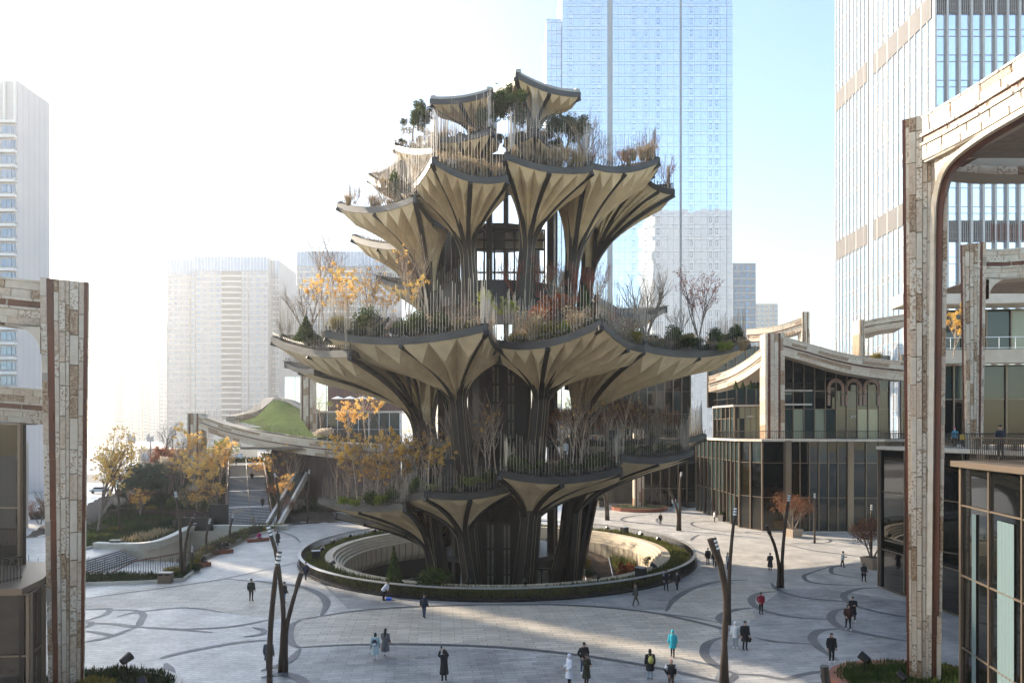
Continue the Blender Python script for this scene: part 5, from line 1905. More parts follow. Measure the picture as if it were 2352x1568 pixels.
# ---- dark red hall and terrace under the lawn roof
t = thing('dark_red_hall', 'dark red panelled hall under the tiled sagging beam', 'building', (-32, 118, 0))
for i in range(16):
    bpiece('wall_panel', M['red_wall'], t, (-42 + i * 1.5 + 0.75, 119 - i * 0.55, 5.2), (1.46, 0.3, 10.6), rad(-20))
facade(t, (-17.5, 109), (1, -0.25), 10, 0.2, 9.8, 7, [0.2, 5, 9.8], lambda i, j: M['glass_teal'] if rr.random() < .6 else M['glass_dark'], M['mull_brz'], rr)
bpiece('roof_slab', M['beige_wall'], t, (-30, 122, 10.8), (30, 18, 0.4))
t = thing('terrace_cafe', 'grey-green glazed cafe terrace with dark red wall behind the lawn roof', 'building', (-30, 142, 11))
facade(t, (-40, 140), (1, 0), 17, 11, 17.4, 8, [11, 14, 17.4], lambda i, j: M['glass_teal'], M['mull_pale'], rr)
bpiece('terrace_slab', M['cream_pale'], t, (-31.5, 143, 17.6), (18, 7, 0.3))
for i in range(9):
    bpiece('wall_panel', M['red_wall'], t, (-39.5 + i * 1.9, 150, 21.5), (1.85, 0.4, 8))
facade(t, (-52, 156), (1, 0), 12, 12, 26, 5, [12, 16, 20, 26], lambda i, j: M['glass_sky2'], M['mull_pale'], rr)
for i, px in enumerate((776, 804, 832, 860)):
    p = at(px, 946, 141)
    o = thing('terrace_parasol', 'white parasol on the cafe terrace, one of a row of four', 'parasol', (p.x, p.y, 17.75), 'white parasols on the terrace')
    b = MB()
    c = V((p.x, p.y, 20.3))
    for q in range(8):
        a0, a1 = 2 * math.pi * q / 8, 2 * math.pi * (q + 1) / 8
        b.poly(c + V((0, 0, 0.55)), c + V((1.45 * math.cos(a0), 1.45 * math.sin(a0), 0)), c + V((1.45 * math.cos(a1), 1.45 * math.sin(a1), 0)))
    b.build('canopy', M['white'], o)
    b = MB()
    b.tube([(p.x, p.y, 17.75), (p.x, p.y, 20.9)], 0.04, 6)
    b.build('pole', M['metal_dark'], o)
p = at(838, 930, 139.5)
o = bpiece('bar_counter', M['terracotta'], None, (p.x, 139.6, 18.3), (3.4, 0.8, 1.0))
tag(o, 'red bar counter on the cafe terrace beside the parasols', 'counter')

# low far buildings and street beyond the left garden
sheet('street', [(-400, 180), (40, 180), (60, 215), (-420, 215)], 0.012, M['asphalt'])
for i, (x, y, w, h) in enumerate(((-190, 250, 60, 9), (-120, 262, 40, 7), (-250, 240, 30, 12))):
    o = thing('low_building', 'low hazy building along the far street', 'building', (x, y, 0), 'low hazy buildings along the street')
    bpiece('wall', M['apt_cream'], o, (x, y, h / 2), (w, 12, h))
    for q in range(int(w / 5)):
        bpiece('window', M['apt_glass'], o, (x - w / 2 + 2.5 + q * 5, y - 6.05, h * 0.55), (3, 0.15, h * 0.4))

# ---- the shop wing behind the viewpoint, mirrored darkly in the plaza glass
t = thing('opposite_shop_wing', 'dark glass shop wing behind the viewpoint, mirrored in the plaza glass', 'building', (0, -14, 0))
bpiece('wall', M['core'], t, (0, -24, 15), (150, 18, 30))
for i in range(30):
    for j in range(3):
        bpiece('pane', M['glass_dark'] if (i + j) % 4 else M['glass_teal'], t, (-72.5 + i * 5, -14.9, 5 + j * 9.5), (4.5, 0.1, 8.6))
for j in range(4):
    bpiece('floor_band', M['cream_pale'], t, (0, -14.7, 0.6 + j * 9.6), (150, 0.5, 0.5))
# ------------------------------------------------------------------ vegetation builders
def rvec(rr):
    while True:
        v = V((rr.uniform(-1, 1), rr.uniform(-1, 1), rr.uniform(-1, 1)))
        if 0.05 < v.length < 1:
            return v.normalized()

def leaf(mb, p, s, rr, up=0.3):
    n = (rvec(rr) + V((0, 0, up))).normalized()
    a = n.cross(rvec(rr))
    a = a.normalized() if a.length > 1e-3 else V((1, 0, 0))
    b = n.cross(a)
    mb.poly(p - a * s, p - b * s * 0.55, p + a * s, p + b * s * 0.55)

def grow(tr, tw, tips, p, d, ln, r, lvl, maxl, rr, spread, nb, upb, wob, thin):
    """recursive branch: thick wood into tr, twigs into tw"""
    n = 3 if lvl < 2 else 2
    pts, rs = [p], [r]
    q, dd = V(p), V(d)
    for i in range(n):
        dd = (dd + rvec(rr) * wob + V((0, 0, upb)) * 0.12).normalized()
        q = q + dd * (ln / n)
        pts.append(V(q))
        rs.append(r * (1 - (i + 1) / n * (0.45 if lvl < maxl else 0.75)))
    (tr if lvl <= 1 else tw).tube(pts, rs, 5 if lvl == 0 else (4 if lvl == 1 else 3), cap=False)
    if lvl >= maxl:
        tips.append(q)
        return
    for i in range(nb[lvl]):
        t = 0.35 + 0.65 * (i + rr.random()) / nb[lvl] if lvl else thin + (1 - thin) * (i + rr.random()) / nb[lvl]
        t = min(t, 0.999)
        seg = min(int(t * n), n - 1)
        st = lerp(pts[seg], pts[seg + 1], t * n - seg)
        ax = (pts[seg + 1] - pts[seg]).normalized()
        side = ax.cross(rvec(rr))
        side = side.normalized() if side.length > 1e-3 else V((1, 0, 0))
        nd = (ax * (1 - spread[lvl]) + side * spread[lvl] + V((0, 0, upb * 0.4))).normalized()
        grow(tr, tw, tips, st, nd, ln * rr.uniform(0.42, 0.62) * (1.1 - 0.3 * t if lvl == 0 else 1), max(r * 0.42, 0.006), lvl + 1, maxl, rr, spread, nb, upb, wob, thin)

def make_tree(key, name, label, cat, h, r, maxl, nb, spread, upb, seed, bark, twig, leafm=None, nl=0, ls=0.1, clump=0.35, frac=1.0, stems=1, thin=0.3, wob=0.12, lean=0.1):
    rr = random.Random(seed)
    root = thing(name, label, cat, proto=True)
    tr, tw, tips = MB(), MB(), []
    for s in range(stems):
        a = 2 * math.pi * (s + rr.random() * 0.6) / max(1, stems)
        d = V((math.cos(a) * lean, math.sin(a) * lean, 1)).normalized() if stems > 1 else V((rr.uniform(-.05, .05), rr.uniform(-.05, .05), 1))
        grow(tr, tw, tips, V((math.cos(a), math.sin(a), 0)) * (0.12 if stems > 1 else 0) + V((0, 0, -0.1)), d, h * rr.uniform(0.7, 0.85), r, 0, maxl, rr, spread, nb, upb, wob, thin)
    tr.build('trunk', bark, root, smooth=True)
    tw.build('branches', twig, root, kind='stuff')
    if leafm:
        lb = MB()
        for tp in tips:
            if rr.random() > frac:
                continue
            for i in range(nl):
                p = tp + rvec(rr) * clump * rr.random() ** 0.6
                leaf(lb, p, ls * rr.uniform(0.6, 1.2), rr)
        lb.build('crown', leafm, root, kind='stuff')
    PROTO[key] = root
    return root

def make_shrub(key, name, label, cat, rx, rz, n, ls, leafm, seed, shape='dome', bark=None, z0=0.0):
    rr = random.Random(seed)
    root = thing(name, label, cat, proto=True)
    lb = MB()
    lumps = [(V((rr.uniform(-.5, .5) * rx, rr.uniform(-.5, .5) * rx, rz * rr.uniform(0.35, 0.75))), rr.uniform(0.35, 0.6)) for _ in range(9)]
    for i in range(n):
        c, s = rr.choice(lumps)
        v = rvec(rr) * (rr.random() ** 0.4)
        p = c + V((v.x * rx * s, v.y * rx * s, v.z * rz * s * 0.9))
        if shape == 'cone':
            t = rr.random() ** 1.4
            a = rr.uniform(0, 6.283)
            q = rx * (1 - t) * rr.uniform(0.55, 1.0)
            p = V((q * math.cos(a), q * math.sin(a), t * rz + 0.03))
        if p.z < 0.02:
            p.z = rr.uniform(0.02, rz * 0.3)
        p.z += z0
        leaf(lb, p, ls * rr.uniform(0.6, 1.3), rr)
    sb = MB()
    for i in range(5):
        a = rr.uniform(0, 6.283)
        sb.tube([(0, 0, -0.1), (math.cos(a) * rx * .3, math.sin(a) * rx * .3, z0 + rz * 0.6)], [0.04, 0.012], 4, cap=False)
    sb.build('stems', bark or M['bark'], root)
    lb.build('foliage', leafm, root, kind='stuff')
    PROTO[key] = root
    return root

def make_grass(key, name, label, cat, h, rx, n, m, seed, plume=None):
    rr = random.Random(seed)
    root = thing(name, label, cat, proto=True)
    b = MB()
    for i in range(n):
        a, q = rr.uniform(0, 6.283), rx * 0.35 * rr.random() ** 0.5
        p = V((q * math.cos(a), q * math.sin(a), 0))
        o = V((math.cos(a), math.sin(a), 0)) * rx * rr.uniform(0.2, 1.0)
        hh = h * rr.uniform(0.55, 1.05)
        w = V((-math.sin(a), math.cos(a), 0)) * 0.018
        m1 = p + o * 0.3 + V((0, 0, hh * 0.6))
        e = p + o + V((0, 0, hh * rr.uniform(0.85, 1.0)))
        b.poly(p - w, p + w, m1 + w, m1 - w)
        b.poly(m1 - w, m1 + w, e)
        if plume and rr.random() < 0.3:
            for j in range(4):
                leaf(b, e + rvec(rr) * 0.06, 0.06, rr)
    b.build('blades', m, root, kind='stuff')
    PROTO[key] = root
    return root

# kinds
make_tree('birch1', 'birch_tree', 'birch', 'tree', 7.0, 0.075, 3, (13, 5, 3), (0.42, 0.5, 0.5), 0.5, 101, M['birch'], M['twig'], thin=0.25)
make_tree('birch2', 'birch_tree', 'birch', 'tree', 6.4, 0.07, 3, (12, 5, 3), (0.40, 0.5, 0.5), 0.55, 102, M['birch'], M['twig'], M['leaf_orange'], 9, 0.11, 0.22, 0.03, stems=2, lean=0.12, thin=0.25)
make_tree('gold1', 'golden_birch', 'yellow birch', 'tree', 5.6, 0.06, 3, (9, 4, 3), (0.45, 0.5, 0.5), 0.45, 103, M['birch'], M['twig_tan'], M['leaf_yellow'], 28, 0.12, 0.3, 0.38, thin=0.2)
make_tree('gold2', 'golden_birch', 'yellow birch', 'tree', 4.4, 0.05, 3, (8, 4, 3), (0.5, 0.5, 0.5), 0.35, 104, M['birch'], M['twig_tan'], M['leaf_orange'], 22, 0.11, 0.3, 0.32, thin=0.15, stems=2, lean=0.2)
make_tree('fan', 'bare_shrub_tree', 'bare tree', 'tree', 4.6, 0.075, 3, (6, 5, 4), (0.36, 0.42, 0.45), 0.55, 105, M['bark'], M['twig_tan'], stems=5, lean=0.5, thin=0.25)
make_tree('fanred', 'bare_shrub_tree', 'bare tree', 'tree', 4.6, 0.07, 3, (6, 5, 4), (0.38, 0.42, 0.45), 0.5, 106, M['bark'], M['twig_red'], M['leaf_red'], 6, 0.07, 0.2, 0.35, stems=4, lean=0.42, thin=0.25)
make_tree('thicket', 'red_twig_shrub', 'red twig', 'shrub', 3.0, 0.035, 3, (5, 4, 3), (0.35, 0.4, 0.45), 0.6, 107, M['twig_red'], M['twig_red'], stems=8, lean=0.55, thin=0.2)
make_tree('thicketb', 'brown_twig_shrub', 'brown twig', 'shrub', 2.6, 0.03, 3, (5, 4, 3), (0.35, 0.4, 0.45), 0.6, 108, M['twig_tan'], M['twig'], stems=8, lean=0.5, thin=0.2)
make_tree('street', 'street_tree', 'street tree', 'tree', 8.4, 0.17, 3, (10, 6, 4), (0.45, 0.45, 0.5), 0.5, 109, M['bark'], M['twig'], M['leaf_yellow'], 16, 0.15, 0.4, 0.42, thin=0.3)
make_tree('bare', 'bare_street_tree', 'bare street tree', 'tree', 7.6, 0.16, 3, (9, 6, 4), (0.45, 0.45, 0.5), 0.5, 110, M['bark'], M['twig'], thin=0.3)
make_tree('maple', 'rusty_maple', 'maple', 'tree', 3.4, 0.08, 3, (6, 5, 4), (0.5, 0.5, 0.5), 0.25, 111, M['bark'], M['twig'], M['leaf_rust'], 9, 0.08, 0.36, 0.8, stems=3, lean=0.45, thin=0.35)
make_tree('redleaf', 'red_leaf_bush', 'red bush', 'shrub', 2.2, 0.04, 3, (6, 4, 3), (0.5, 0.5, 0.5), 0.3, 112, M['bark'], M['twig'], M['leaf_red'], 16, 0.09, 0.22, 0.9, stems=4, lean=0.5, thin=0.2)
make_tree('pine', 'cloud_pine', 'pine', 'tree', 3.9, 0.10, 2, (9, 6), (0.72, 0.6), 0.05, 113, M['bark'], M['bark'], M['leaf_green'], 120, 0.10, 0.42, 0.95, thin=0.35, wob=0.3)
make_tree('olive', 'olive_tree', 'olive tree', 'tree', 4.8, 0.16, 3, (8, 6, 3), (0.5, 0.5, 0.5), 0.25, 114, M['bark'], M['twig'], M['leaf_olive'], 26, 0.13, 0.5, 0.95, stems=3, lean=0.35, thin=0.3)
make_tree('lime', 'lime_leaf_tree', 'green tree', 'tree', 4.6, 0.06, 3, (8, 5, 3), (0.48, 0.5, 0.5), 0.4, 115, M['birch'], M['twig_tan'], M['leaf_lime'], 20, 0.1, 0.3, 0.7, thin=0.25)
make_shrub('dome', 'green_shrub', 'green shrub', 'shrub', 1.0, 1.4, 1500, 0.09, M['leaf_green'], 201)
make_shrub('domed', 'dark_shrub', 'dark shrub', 'shrub', 1.1, 1.0, 1500, 0.09, M['leaf_dark'], 202)
make_shrub('must', 'mustard_shrub', 'mustard shrub', 'shrub', 1.0, 0.95, 1400, 0.08, M['leaf_mustard'], 203)
make_shrub('limeb', 'lime_shrub', 'lime shrub', 'shrub', 0.9, 0.9, 1300, 0.09, M['leaf_lime'], 204)
make_shrub('cone', 'conical_conifer', 'conifer', 'shrub', 0.9, 2.4, 2200, 0.10, M['leaf_green'], 205, 'cone')
make_shrub('plumeb', 'pale_plume_shrub', 'plume shrub', 'shrub', 1.0, 1.3, 1300, 0.09, M['plume'], 206)
make_grass('gtan', 'tan_grass', 'tan grass', 'grass tuft', 1.5, 0.75, 240, M['grass_tan'], 301, True)
make_grass('ggreen', 'green_grass', 'green grass', 'grass tuft', 0.8, 0.6, 220, M['grass_green'], 302)

HOLD = []
def plant(key, px, py, d, label, sc=1.0, group=None, rz=None):
    p = at(px, py, d)
    if p.x < -24 and p.y > 84 and p.z < 9.5:
        p.z = mound_z(p.x, p.y)
    return proto_place(key, p, rnd.uniform(0, 6.28) if rz is None else rz, sc, label, group)

# ---- crown terraces
plant('pine', 948, 322, 69, 'wind-swept pine behind rods on the upper left terrace', 1.0)
plant('pine', 1182, 292, 66, 'dense pine below the topmost roof petal', (1.35, 1.35, 1.15))
plant('pine', 1120, 300, 66, 'small dark pine at the corner of the upper middle petal', 0.6)
plant('olive', 1296, 348, 66, 'airy green tree right of the topmost terraces', 0.72)
plant('thicketb', 1380, 362, 66, 'bare twiggy shrub on the right petal of the fourth ring', 0.8)
plant('fan', 1345, 362, 64, 'thin bare tree on the right petal of the fourth ring', 0.8)
plant('thicket', 1490, 362, 67, 'reddish bare shrub at the right end of the fourth ring', 0.75)
plant('thicket', 1530, 420, 72, 'reddish twig shrub on the far right petal of the fourth ring', 0.8)
for i, (px, py, d, s) in enumerate(((1455, 365, 66, .9), (1475, 365, 66.5, 1), (1490, 364, 67, 1.1), (1435, 366, 66, .8), (1300, 365, 61, .9), (1320, 370, 62, .9), (1280, 366, 62, .8),
                                    (1265, 362, 62, .7), (1010, 375, 60, .8), (1030, 382, 60, .8), (1055, 388, 60, .9), (1080, 392, 60, .8), (1110, 398, 60, .8), (1140, 400, 60, .7),
                                    (960, 405, 63, .7), (880, 432, 66, .8), (900, 440, 64, .8), (800, 468, 66, .8), (1050, 345, 66, .6), (985, 352, 67, .6), (1180, 360, 60, .7), (1210, 366, 60.5, .7), (1330, 385, 63, .8))):
    plant('gtan', px, py + 3, d, 'tan ornamental grass tuft on the upper terraces', s, 'grass tufts on the upper terraces')
plant('thicketb', 815, 466, 66, 'bare brown shrub on the left petal of the fourth ring', 0.7)
plant('thicketb', 880, 460, 64, 'bare twig shrub in the middle of the left fourth-ring petal', 0.9)
plant('dome', 905, 450, 64, 'green bush under the lit edge of the front left petal', (0.8, 0.8, 1.6))
plant('thicketb', 990, 350, 68, 'tangled bare shrub behind rods left of the upper middle petal', 0.8)
for i, (px, py, d, s) in enumerate(((965, 328, 70, .6), (925, 332, 70, .5), (1000, 318, 67, .5), (1060, 318, 66, .5), (1150, 322, 66, .5), (1195, 318, 66, .6), (1255, 322, 66, .7), (1275, 340, 67, .8))):
    plant('domed', px, py, d, 'dark low bush on the crown terraces', s, 'low bushes on the crown terraces')

# ---- widest ring
plant('birch1', 745, 755, 64, 'tall bare birch on the leftmost petal, nearest its tip', (1.15, 1.15, 1.25))
plant('birch1', 770, 750, 66, 'tall bare birch right of the tallest birch on the left petal', (1.0, 1.0, 1.2), rz=2.0)
plant('fan', 705, 765, 64, 'wide bare shrub tree on the leftmost petal', 1.0)
plant('birch2', 850, 745, 60, 'two-stemmed birch behind the recliner silhouettes', 0.8)
plant('birch2', 935, 735, 60, 'leggy birch in front of the left stems', 0.95)
plant('birch1', 960, 735, 61, 'slim bare birch in front of the left stems', 0.9)
for i, (px, py, d, s, kk) in enumerate(((730, 755, 62, .75, 'gold1'), (780, 752, 62, .7, 'gold2'), (830, 750, 60, .7, 'gold1'), (880, 745, 60, .65, 'gold2'), (945, 742, 58, .6, 'gold1'), (800, 745, 64, .85, 'gold1'))):
    plant(kk, px, py, d, 'yellow-leaved sapling on the left half of the widest ring', s, 'yellow saplings on the widest ring')
plant('cone', 703, 782, 61, 'green conical conifer near the tip of the leftmost petal', (1.3, 1.3, 0.9))
plant('must', 775, 760, 58, 'mustard-green bush left of the recliner silhouettes', (1.0, 1.0, 1.3))
plant('domed', 660, 785, 65, 'dark shrub at the tip of the leftmost petal', 0.7)
plant('thicketb', 655, 780, 66, 'bare twig shrub at the tip of the leftmost petal', 0.7)
plant('thicket', 1190, 690, 66, 'red-brown bare shrub tree left of centre above the rods', 1.25)
plant('thicket', 1235, 680, 66, 'red-brown bare shrub tree beside the front stems', 1.2, rz=1.0)
plant('thicketb', 1270, 685, 66, 'brown bare shrub tree before the right stems', 1.2)
plant('thicket', 1330, 690, 66, 'deep red twig thicket left of the wide bare tree', 1.1)
plant('thicket', 1370, 690, 67, 'deep red twig thicket beside the blue tower', 1.1, rz=2.0)
plant('fan', 1484, 765, 62, 'wide fan-shaped bare tree on the right half of the widest ring', (1.15, 1.15, 1.2))
plant('fanred', 1605, 770, 64, 'bare tree with red leaves near the right tip', (1.0, 1.0, 1.1))
plant('fan', 1560, 770, 66, 'slight bare tree between the two wide trees at right', 0.6)
plant('cone', 1345, 745, 56, 'tall green conifer behind the front right rods', (1.0, 1.0, 1.35))
plant('redleaf', 1275, 750, 56, 'coral-red maple bush behind the front right rods', 1.1)
plant('redleaf', 1240, 755, 57, 'small coral bush left of the red maple bush', 0.7)
plant('lime', 1120, 745, 58, 'yellow-green leafy sapling above the front peak', 0.6)
plant('lime', 1165, 760, 57, 'light green sapling right of the front peak', 0.55)
plant('thicketb', 1100, 745, 57, 'bare brown thicket above the front peak', 0.7)
plant('dome', 1548, 785, 61, 'rounded green shrub below the slight bare tree', 1.0)
plant('dome', 1640, 785, 64, 'rounded green shrub right of the red-leaved tree', 0.9)
plant('dome', 1690, 780, 66, 'rounded dark green shrub in a pot at the right tip', 0.95)
plant('must', 1580, 785, 62, 'yellow-green shrub below the red-leaved tree', 0.8)
plant('cone', 1475, 790, 60, 'slim green shrub below the fan-shaped tree', (0.6, 0.6, 0.7))
rg = random.Random(77)
for i in range(30):
    u = rg.random()
    px = 820 + u * 900
    d = 54 + abs(u - 0.5) * 18 + rg.uniform(0, 5)
    py = 770 + 22 * math.sin(u * 9)
    plant(rg.choice(('gtan', 'gtan', 'ggreen', 'domed', 'limeb')), px, 990 - (21.0 - CH) * F_PX / d, d, 'low planting along the front of the widest ring', rg.uniform(0.55, 1.0), 'low planting along the widest ring')
for i in range(10):
    plant('domed', 810 + i * 32, 772 - i * 1.5, 56.5, 'clipped dark hedge bush behind the front left rods', (0.75, 0.6, 0.55), 'clipped hedge of the front left petal')

# ---- lower ring birches
lows = [(775, 1150, 68), (800, 1155, 66), (822, 1158, 65), (845, 1150, 67), (868, 1150, 65), (905, 1140, 64), (930, 1135, 66), (955, 1130, 65), (985, 1130, 63), (1005, 1125, 64), (1045, 1125, 63), (1075, 1122, 64), (1090, 1115, 66),
        (1120, 1090, 61), (1140, 1085, 62), (1290, 1080, 60), (1312, 1085, 60), (1335, 1078, 61), (1345, 1078, 64), (1400, 1050, 64), (1430, 1040, 66), (1462, 1035, 67)]
for i, (px, py, d) in enumerate(lows):
    plant(('birch1', 'birch2')[i % 2], px, py, d, 'slender bare birch on the lower ring', rg.uniform(0.8, 1.1) * (1.0 if px < 1100 else 0.9), 'bare birches on the lower ring')
for i, (px, py, d, s, kk) in enumerate(((800, 1155, 66, .95, 'gold1'), (835, 1150, 65, 1.0, 'gold1'), (860, 1150, 65, .8, 'gold2'), (885, 1145, 66, .95, 'gold1'), (915, 1140, 65, .8, 'gold2'), (935, 1135, 64, .9, 'gold1'), (965, 1130, 64, .8, 'gold1'), (1010, 1128, 62, .7, 'gold1'))):
    plant(kk, px, py, d, 'golden-leaved birch on the lower left petals', s, 'golden birches on the lower left petals')
for i, (px, py, d, s, kk) in enumerate(((790, 1158, 65, .7, 'limeb'), (815, 1162, 63, .7, 'limeb'), (850, 1160, 63, .9, 'dome'), (875, 1158, 63, 1, 'limeb'), (900, 1152, 63, .9, 'dome'), (960, 1130, 61, .9, 'dome'), (990, 1128, 61, .7, 'limeb'),
                                        (1080, 1118, 61, 1, 'limeb'), (1100, 1112, 62, .9, 'limeb'), (1060, 1122, 61, .7, 'dome'), (1120, 1108, 61, .8, 'dome'), (1180, 1080, 59, .9, 'dome'), (1165, 1080, 59, .8, 'domed'), (1205, 1082, 59, .8, 'dome'),
                                        (1250, 1084, 59, .7, 'domed'), (1360, 1078, 60, .9, 'dome'), (1380, 1076, 60, .9, 'dome'), (1400, 1075, 61, .7, 'domed'), (1330, 1084, 59, .8, 'domed'), (1450, 1045, 64, .7, 'dome'), (1480, 1042, 65, .8, 'domed'), (1520, 1038, 66, .7, 'dome'), (1550, 1036, 66, .6, 'domed'), (1500, 1010, 75, .9, 'dome'), (1540, 1006, 76, .9, 'domed'))):
    plant(kk, px, py, d, 'leafy low bush on the lower ring', s, 'low bushes on the lower ring')
plant('fanred', 1405, 1045, 68, 'rust-leaved tree at the right of the lower ring', 0.95)
plant('fan', 1490, 1035, 69, 'wide bare shrub tree on the lower right petal', 0.95)
plant('maple', 1440, 1010, 74, 'dark rust maple behind the lower right rods', 1.2)
plant('maple', 1530, 1000, 76, 'small red maple at the right end of the lower ring', 0.8)
plant('redleaf', 1290, 985, 68, 'orange-leaved branch cluster beside the central stems', 0.8)

# ---- pit planting: ring of dense low conifers as one mass, larger clumps as individuals
b = MB()
rr = random.Random(9)
for i in range(15000):
    a = rr.uniform(0, 6.2832)
    q = rr.uniform(18.7, 20.5)
    hh = rr.uniform(0.3, 0.9) * (0.8 + 0.5 * noise.noise(V((math.cos(a) * 4, math.sin(a) * 4, 0))))
    p = PC + V((math.cos(a), math.sin(a), 0)) * q + V((0, 0, 0.15 + (20.5 - q) * 0.13))
    o = V((rr.uniform(-.25, .25), rr.uniform(-.25, .25), hh))
    w = V((rr.uniform(-1, 1), rr.uniform(-1, 1), 0)).normalized() * 0.04
    b.poly(p - w, p + w, p + o * 0.7 + w, p + o)
o = b.build('rim_planting', M['grass_green'], kind='stuff')
tag(o, 'dense green planting ringing the sunken pit', 'planting')
for i, (px, py, d, s, kk) in enumerate(((905, 1342, 57.5, (1.1, 0.9, 1.3), 'cone'), (1000, 1346, 57, (2.0, 1.2, 1.05), 'dome'), (1420, 1320, 84, 1.1, 'dome'), (1395, 1290, 88, 1.2, 'domed'), (1450, 1310, 80, 1.0, 'limeb'), (1345, 1300, 84, 1.0, 'must'),
                                        (1330, 1270, 90, 1.2, 'plumeb'), (1310, 1285, 86, 1.0, 'gtan'), (1490, 1290, 84, 1.2, 'limeb'), (1530, 1262, 84, .8, 'domed'), (1470, 1330, 74, 1.0, 'domed'), (1355, 1325, 78, .9, 'domed'), (1500, 1300, 76, 1.2, 'domed'), (1520, 1285, 78, 1.1, 'must'), (1440, 1335, 75, .8, 'redleaf'), (1345, 1260, 92, 1, 'plumeb'), (1370, 1265, 92, 1, 'dome'))):
    plant(kk, px, py, d, 'bushy planting inside the sunken pit', s, 'bushes inside the pit')

# ---- left garden trees
plant('street', 225, 1222, 90, 'tall yellow-leaved tree right of the left portal column', (1.25, 1.25, 1.45))
plant('street', 268, 1170, 115, 'yellow-leaved tree behind the tallest yellow tree', 0.95, rz=2.0)
plant('street', 92, 1105, 160, 'yellow tree seen left of the portal column', 1.0)
plant('bare', 340, 1120, 145, 'large bare street tree beyond the garden', 1.1)
plant('bare', 400, 1105, 170, 'bare street tree near the far street', 1.0, rz=2.0)
plant('bare', 380, 1130, 135, 'bare tree left of the tiled arch column', 1.0, rz=4.0)
plant('olive', 325, 1185, 105, 'grey-green olive tree on the left lawn', 1.25)
plant('maple', 92, 1180, 100, 'bare rounded tree in a planter left of the portal column', 1.0)
for i, (px, py, d, s, kk) in enumerate(((452, 1185, 103, 1.3, 'gold1'), (470, 1160, 112, 1.3, 'gold2'), (440, 1120, 122, 1.4, 'gold1'), (505, 1125, 118, 1.3, 'gold2'), (520, 1095, 125, 1.2, 'gold2'), (655, 1165, 108, 1.0, 'gold2'), (630, 1120, 118, 1.0, 'gold1'), (600, 1095, 125, .9, 'gold2'), (490, 1140, 114, 1.3, 'gold1'), (670, 1130, 115, 1.2, 'birch2'), (660, 1120, 118, 1.3, 'birch1'), (690, 1140, 116, 1.2, 'birch1'), (478, 1080, 130, 1.2, 'birch1'), (420, 1140, 115, 1.2, 'birch2'))):
    plant(kk, px, py, d, 'slender garden birch beside the broad steps', s, 'birches beside the garden steps')
plant('lime', 520, 1085, 128, 'fresh green tree at the head of the garden steps', 1.3)
plant('lime', 498, 1085, 130, 'second fresh green tree left of the garden steps head', 1.0)
plant('plumeb', 660, 1140, 112, 'cream plume bush right of the garden steps', 1.5)
plant('plumeb', 640, 1130, 116, 'pale plume bush above the cream plume bush', 1.2)
plant('plumeb', 545, 1185, 104, 'pale dry hydrangea left of the lowest steps', 1.1)
plant('maple', 640, 1150, 110, 'rust-leaved bush below the cream plume bush', 1.0)

rg = random.Random(91)
for i in range(58):
    if i < 42:
        s_, l_ = rg.uniform(2, 44), rg.uniform(-19, -4.2)
    else:
        s_, l_ = rg.uniform(2, 36), rg.uniform(4.2, 9)
    q = ST0 + SD * s_ + SN * l_
    kk = rg.choice(('plumeb', 'gtan', 'domed', 'dome', 'redleaf', 'thicketb', 'must', 'gtan', 'plumeb', 'domed'))
    lab = {'plumeb': 'dry cream hydrangea bush', 'gtan': 'tan grass tuft', 'domed': 'dark evergreen bush', 'dome': 'green leafy bush', 'redleaf': 'red-leaved bush', 'thicketb': 'bare brown shrub', 'must': 'mustard bush'}[kk]
    side = 'left' if i < 42 else 'right'
    proto_place(kk, V((q.x, q.y, mound_z(q.x, q.y))), rg.uniform(0, 6), rg.uniform(0.8, 1.5), lab + ' on the bank ' + side + ' of the garden steps', 'shrubs on the garden bank')
for i, (px, py, kk, sc) in enumerate(((395, 1322, 'must', .9), (455, 1300, 'must', .8), (445, 1312, 'domed', .8), (480, 1272, 'must', 1.0), (500, 1262, 'domed', .9), (530, 1250, 'must', .8), (560, 1238, 'limeb', .8), (610, 1222, 'must', .8), (640, 1216, 'must', .9), (265, 1225, 'must', 1.0), (300, 1222, 'dome', 1.0), (240, 1240, 'ggreen', 1.4), (215, 1245, 'ggreen', 1.4), (255, 1238, 'ggreen', 1.3), (345, 1200, 'must', .9), (380, 1212, 'domed', 1.0))):
    g = gd(px, py)
    proto_place(kk, V((g.x, g.y, mound_z(g.x, g.y))), rg.uniform(0, 6), sc, {'must': 'mustard-yellow clipped bush', 'domed': 'dark round bush', 'limeb': 'lime bush', 'dome': 'green round bush', 'ggreen': 'green grass clump'}[kk] + ' in the left plaza beds', 'bushes in the left plaza beds')

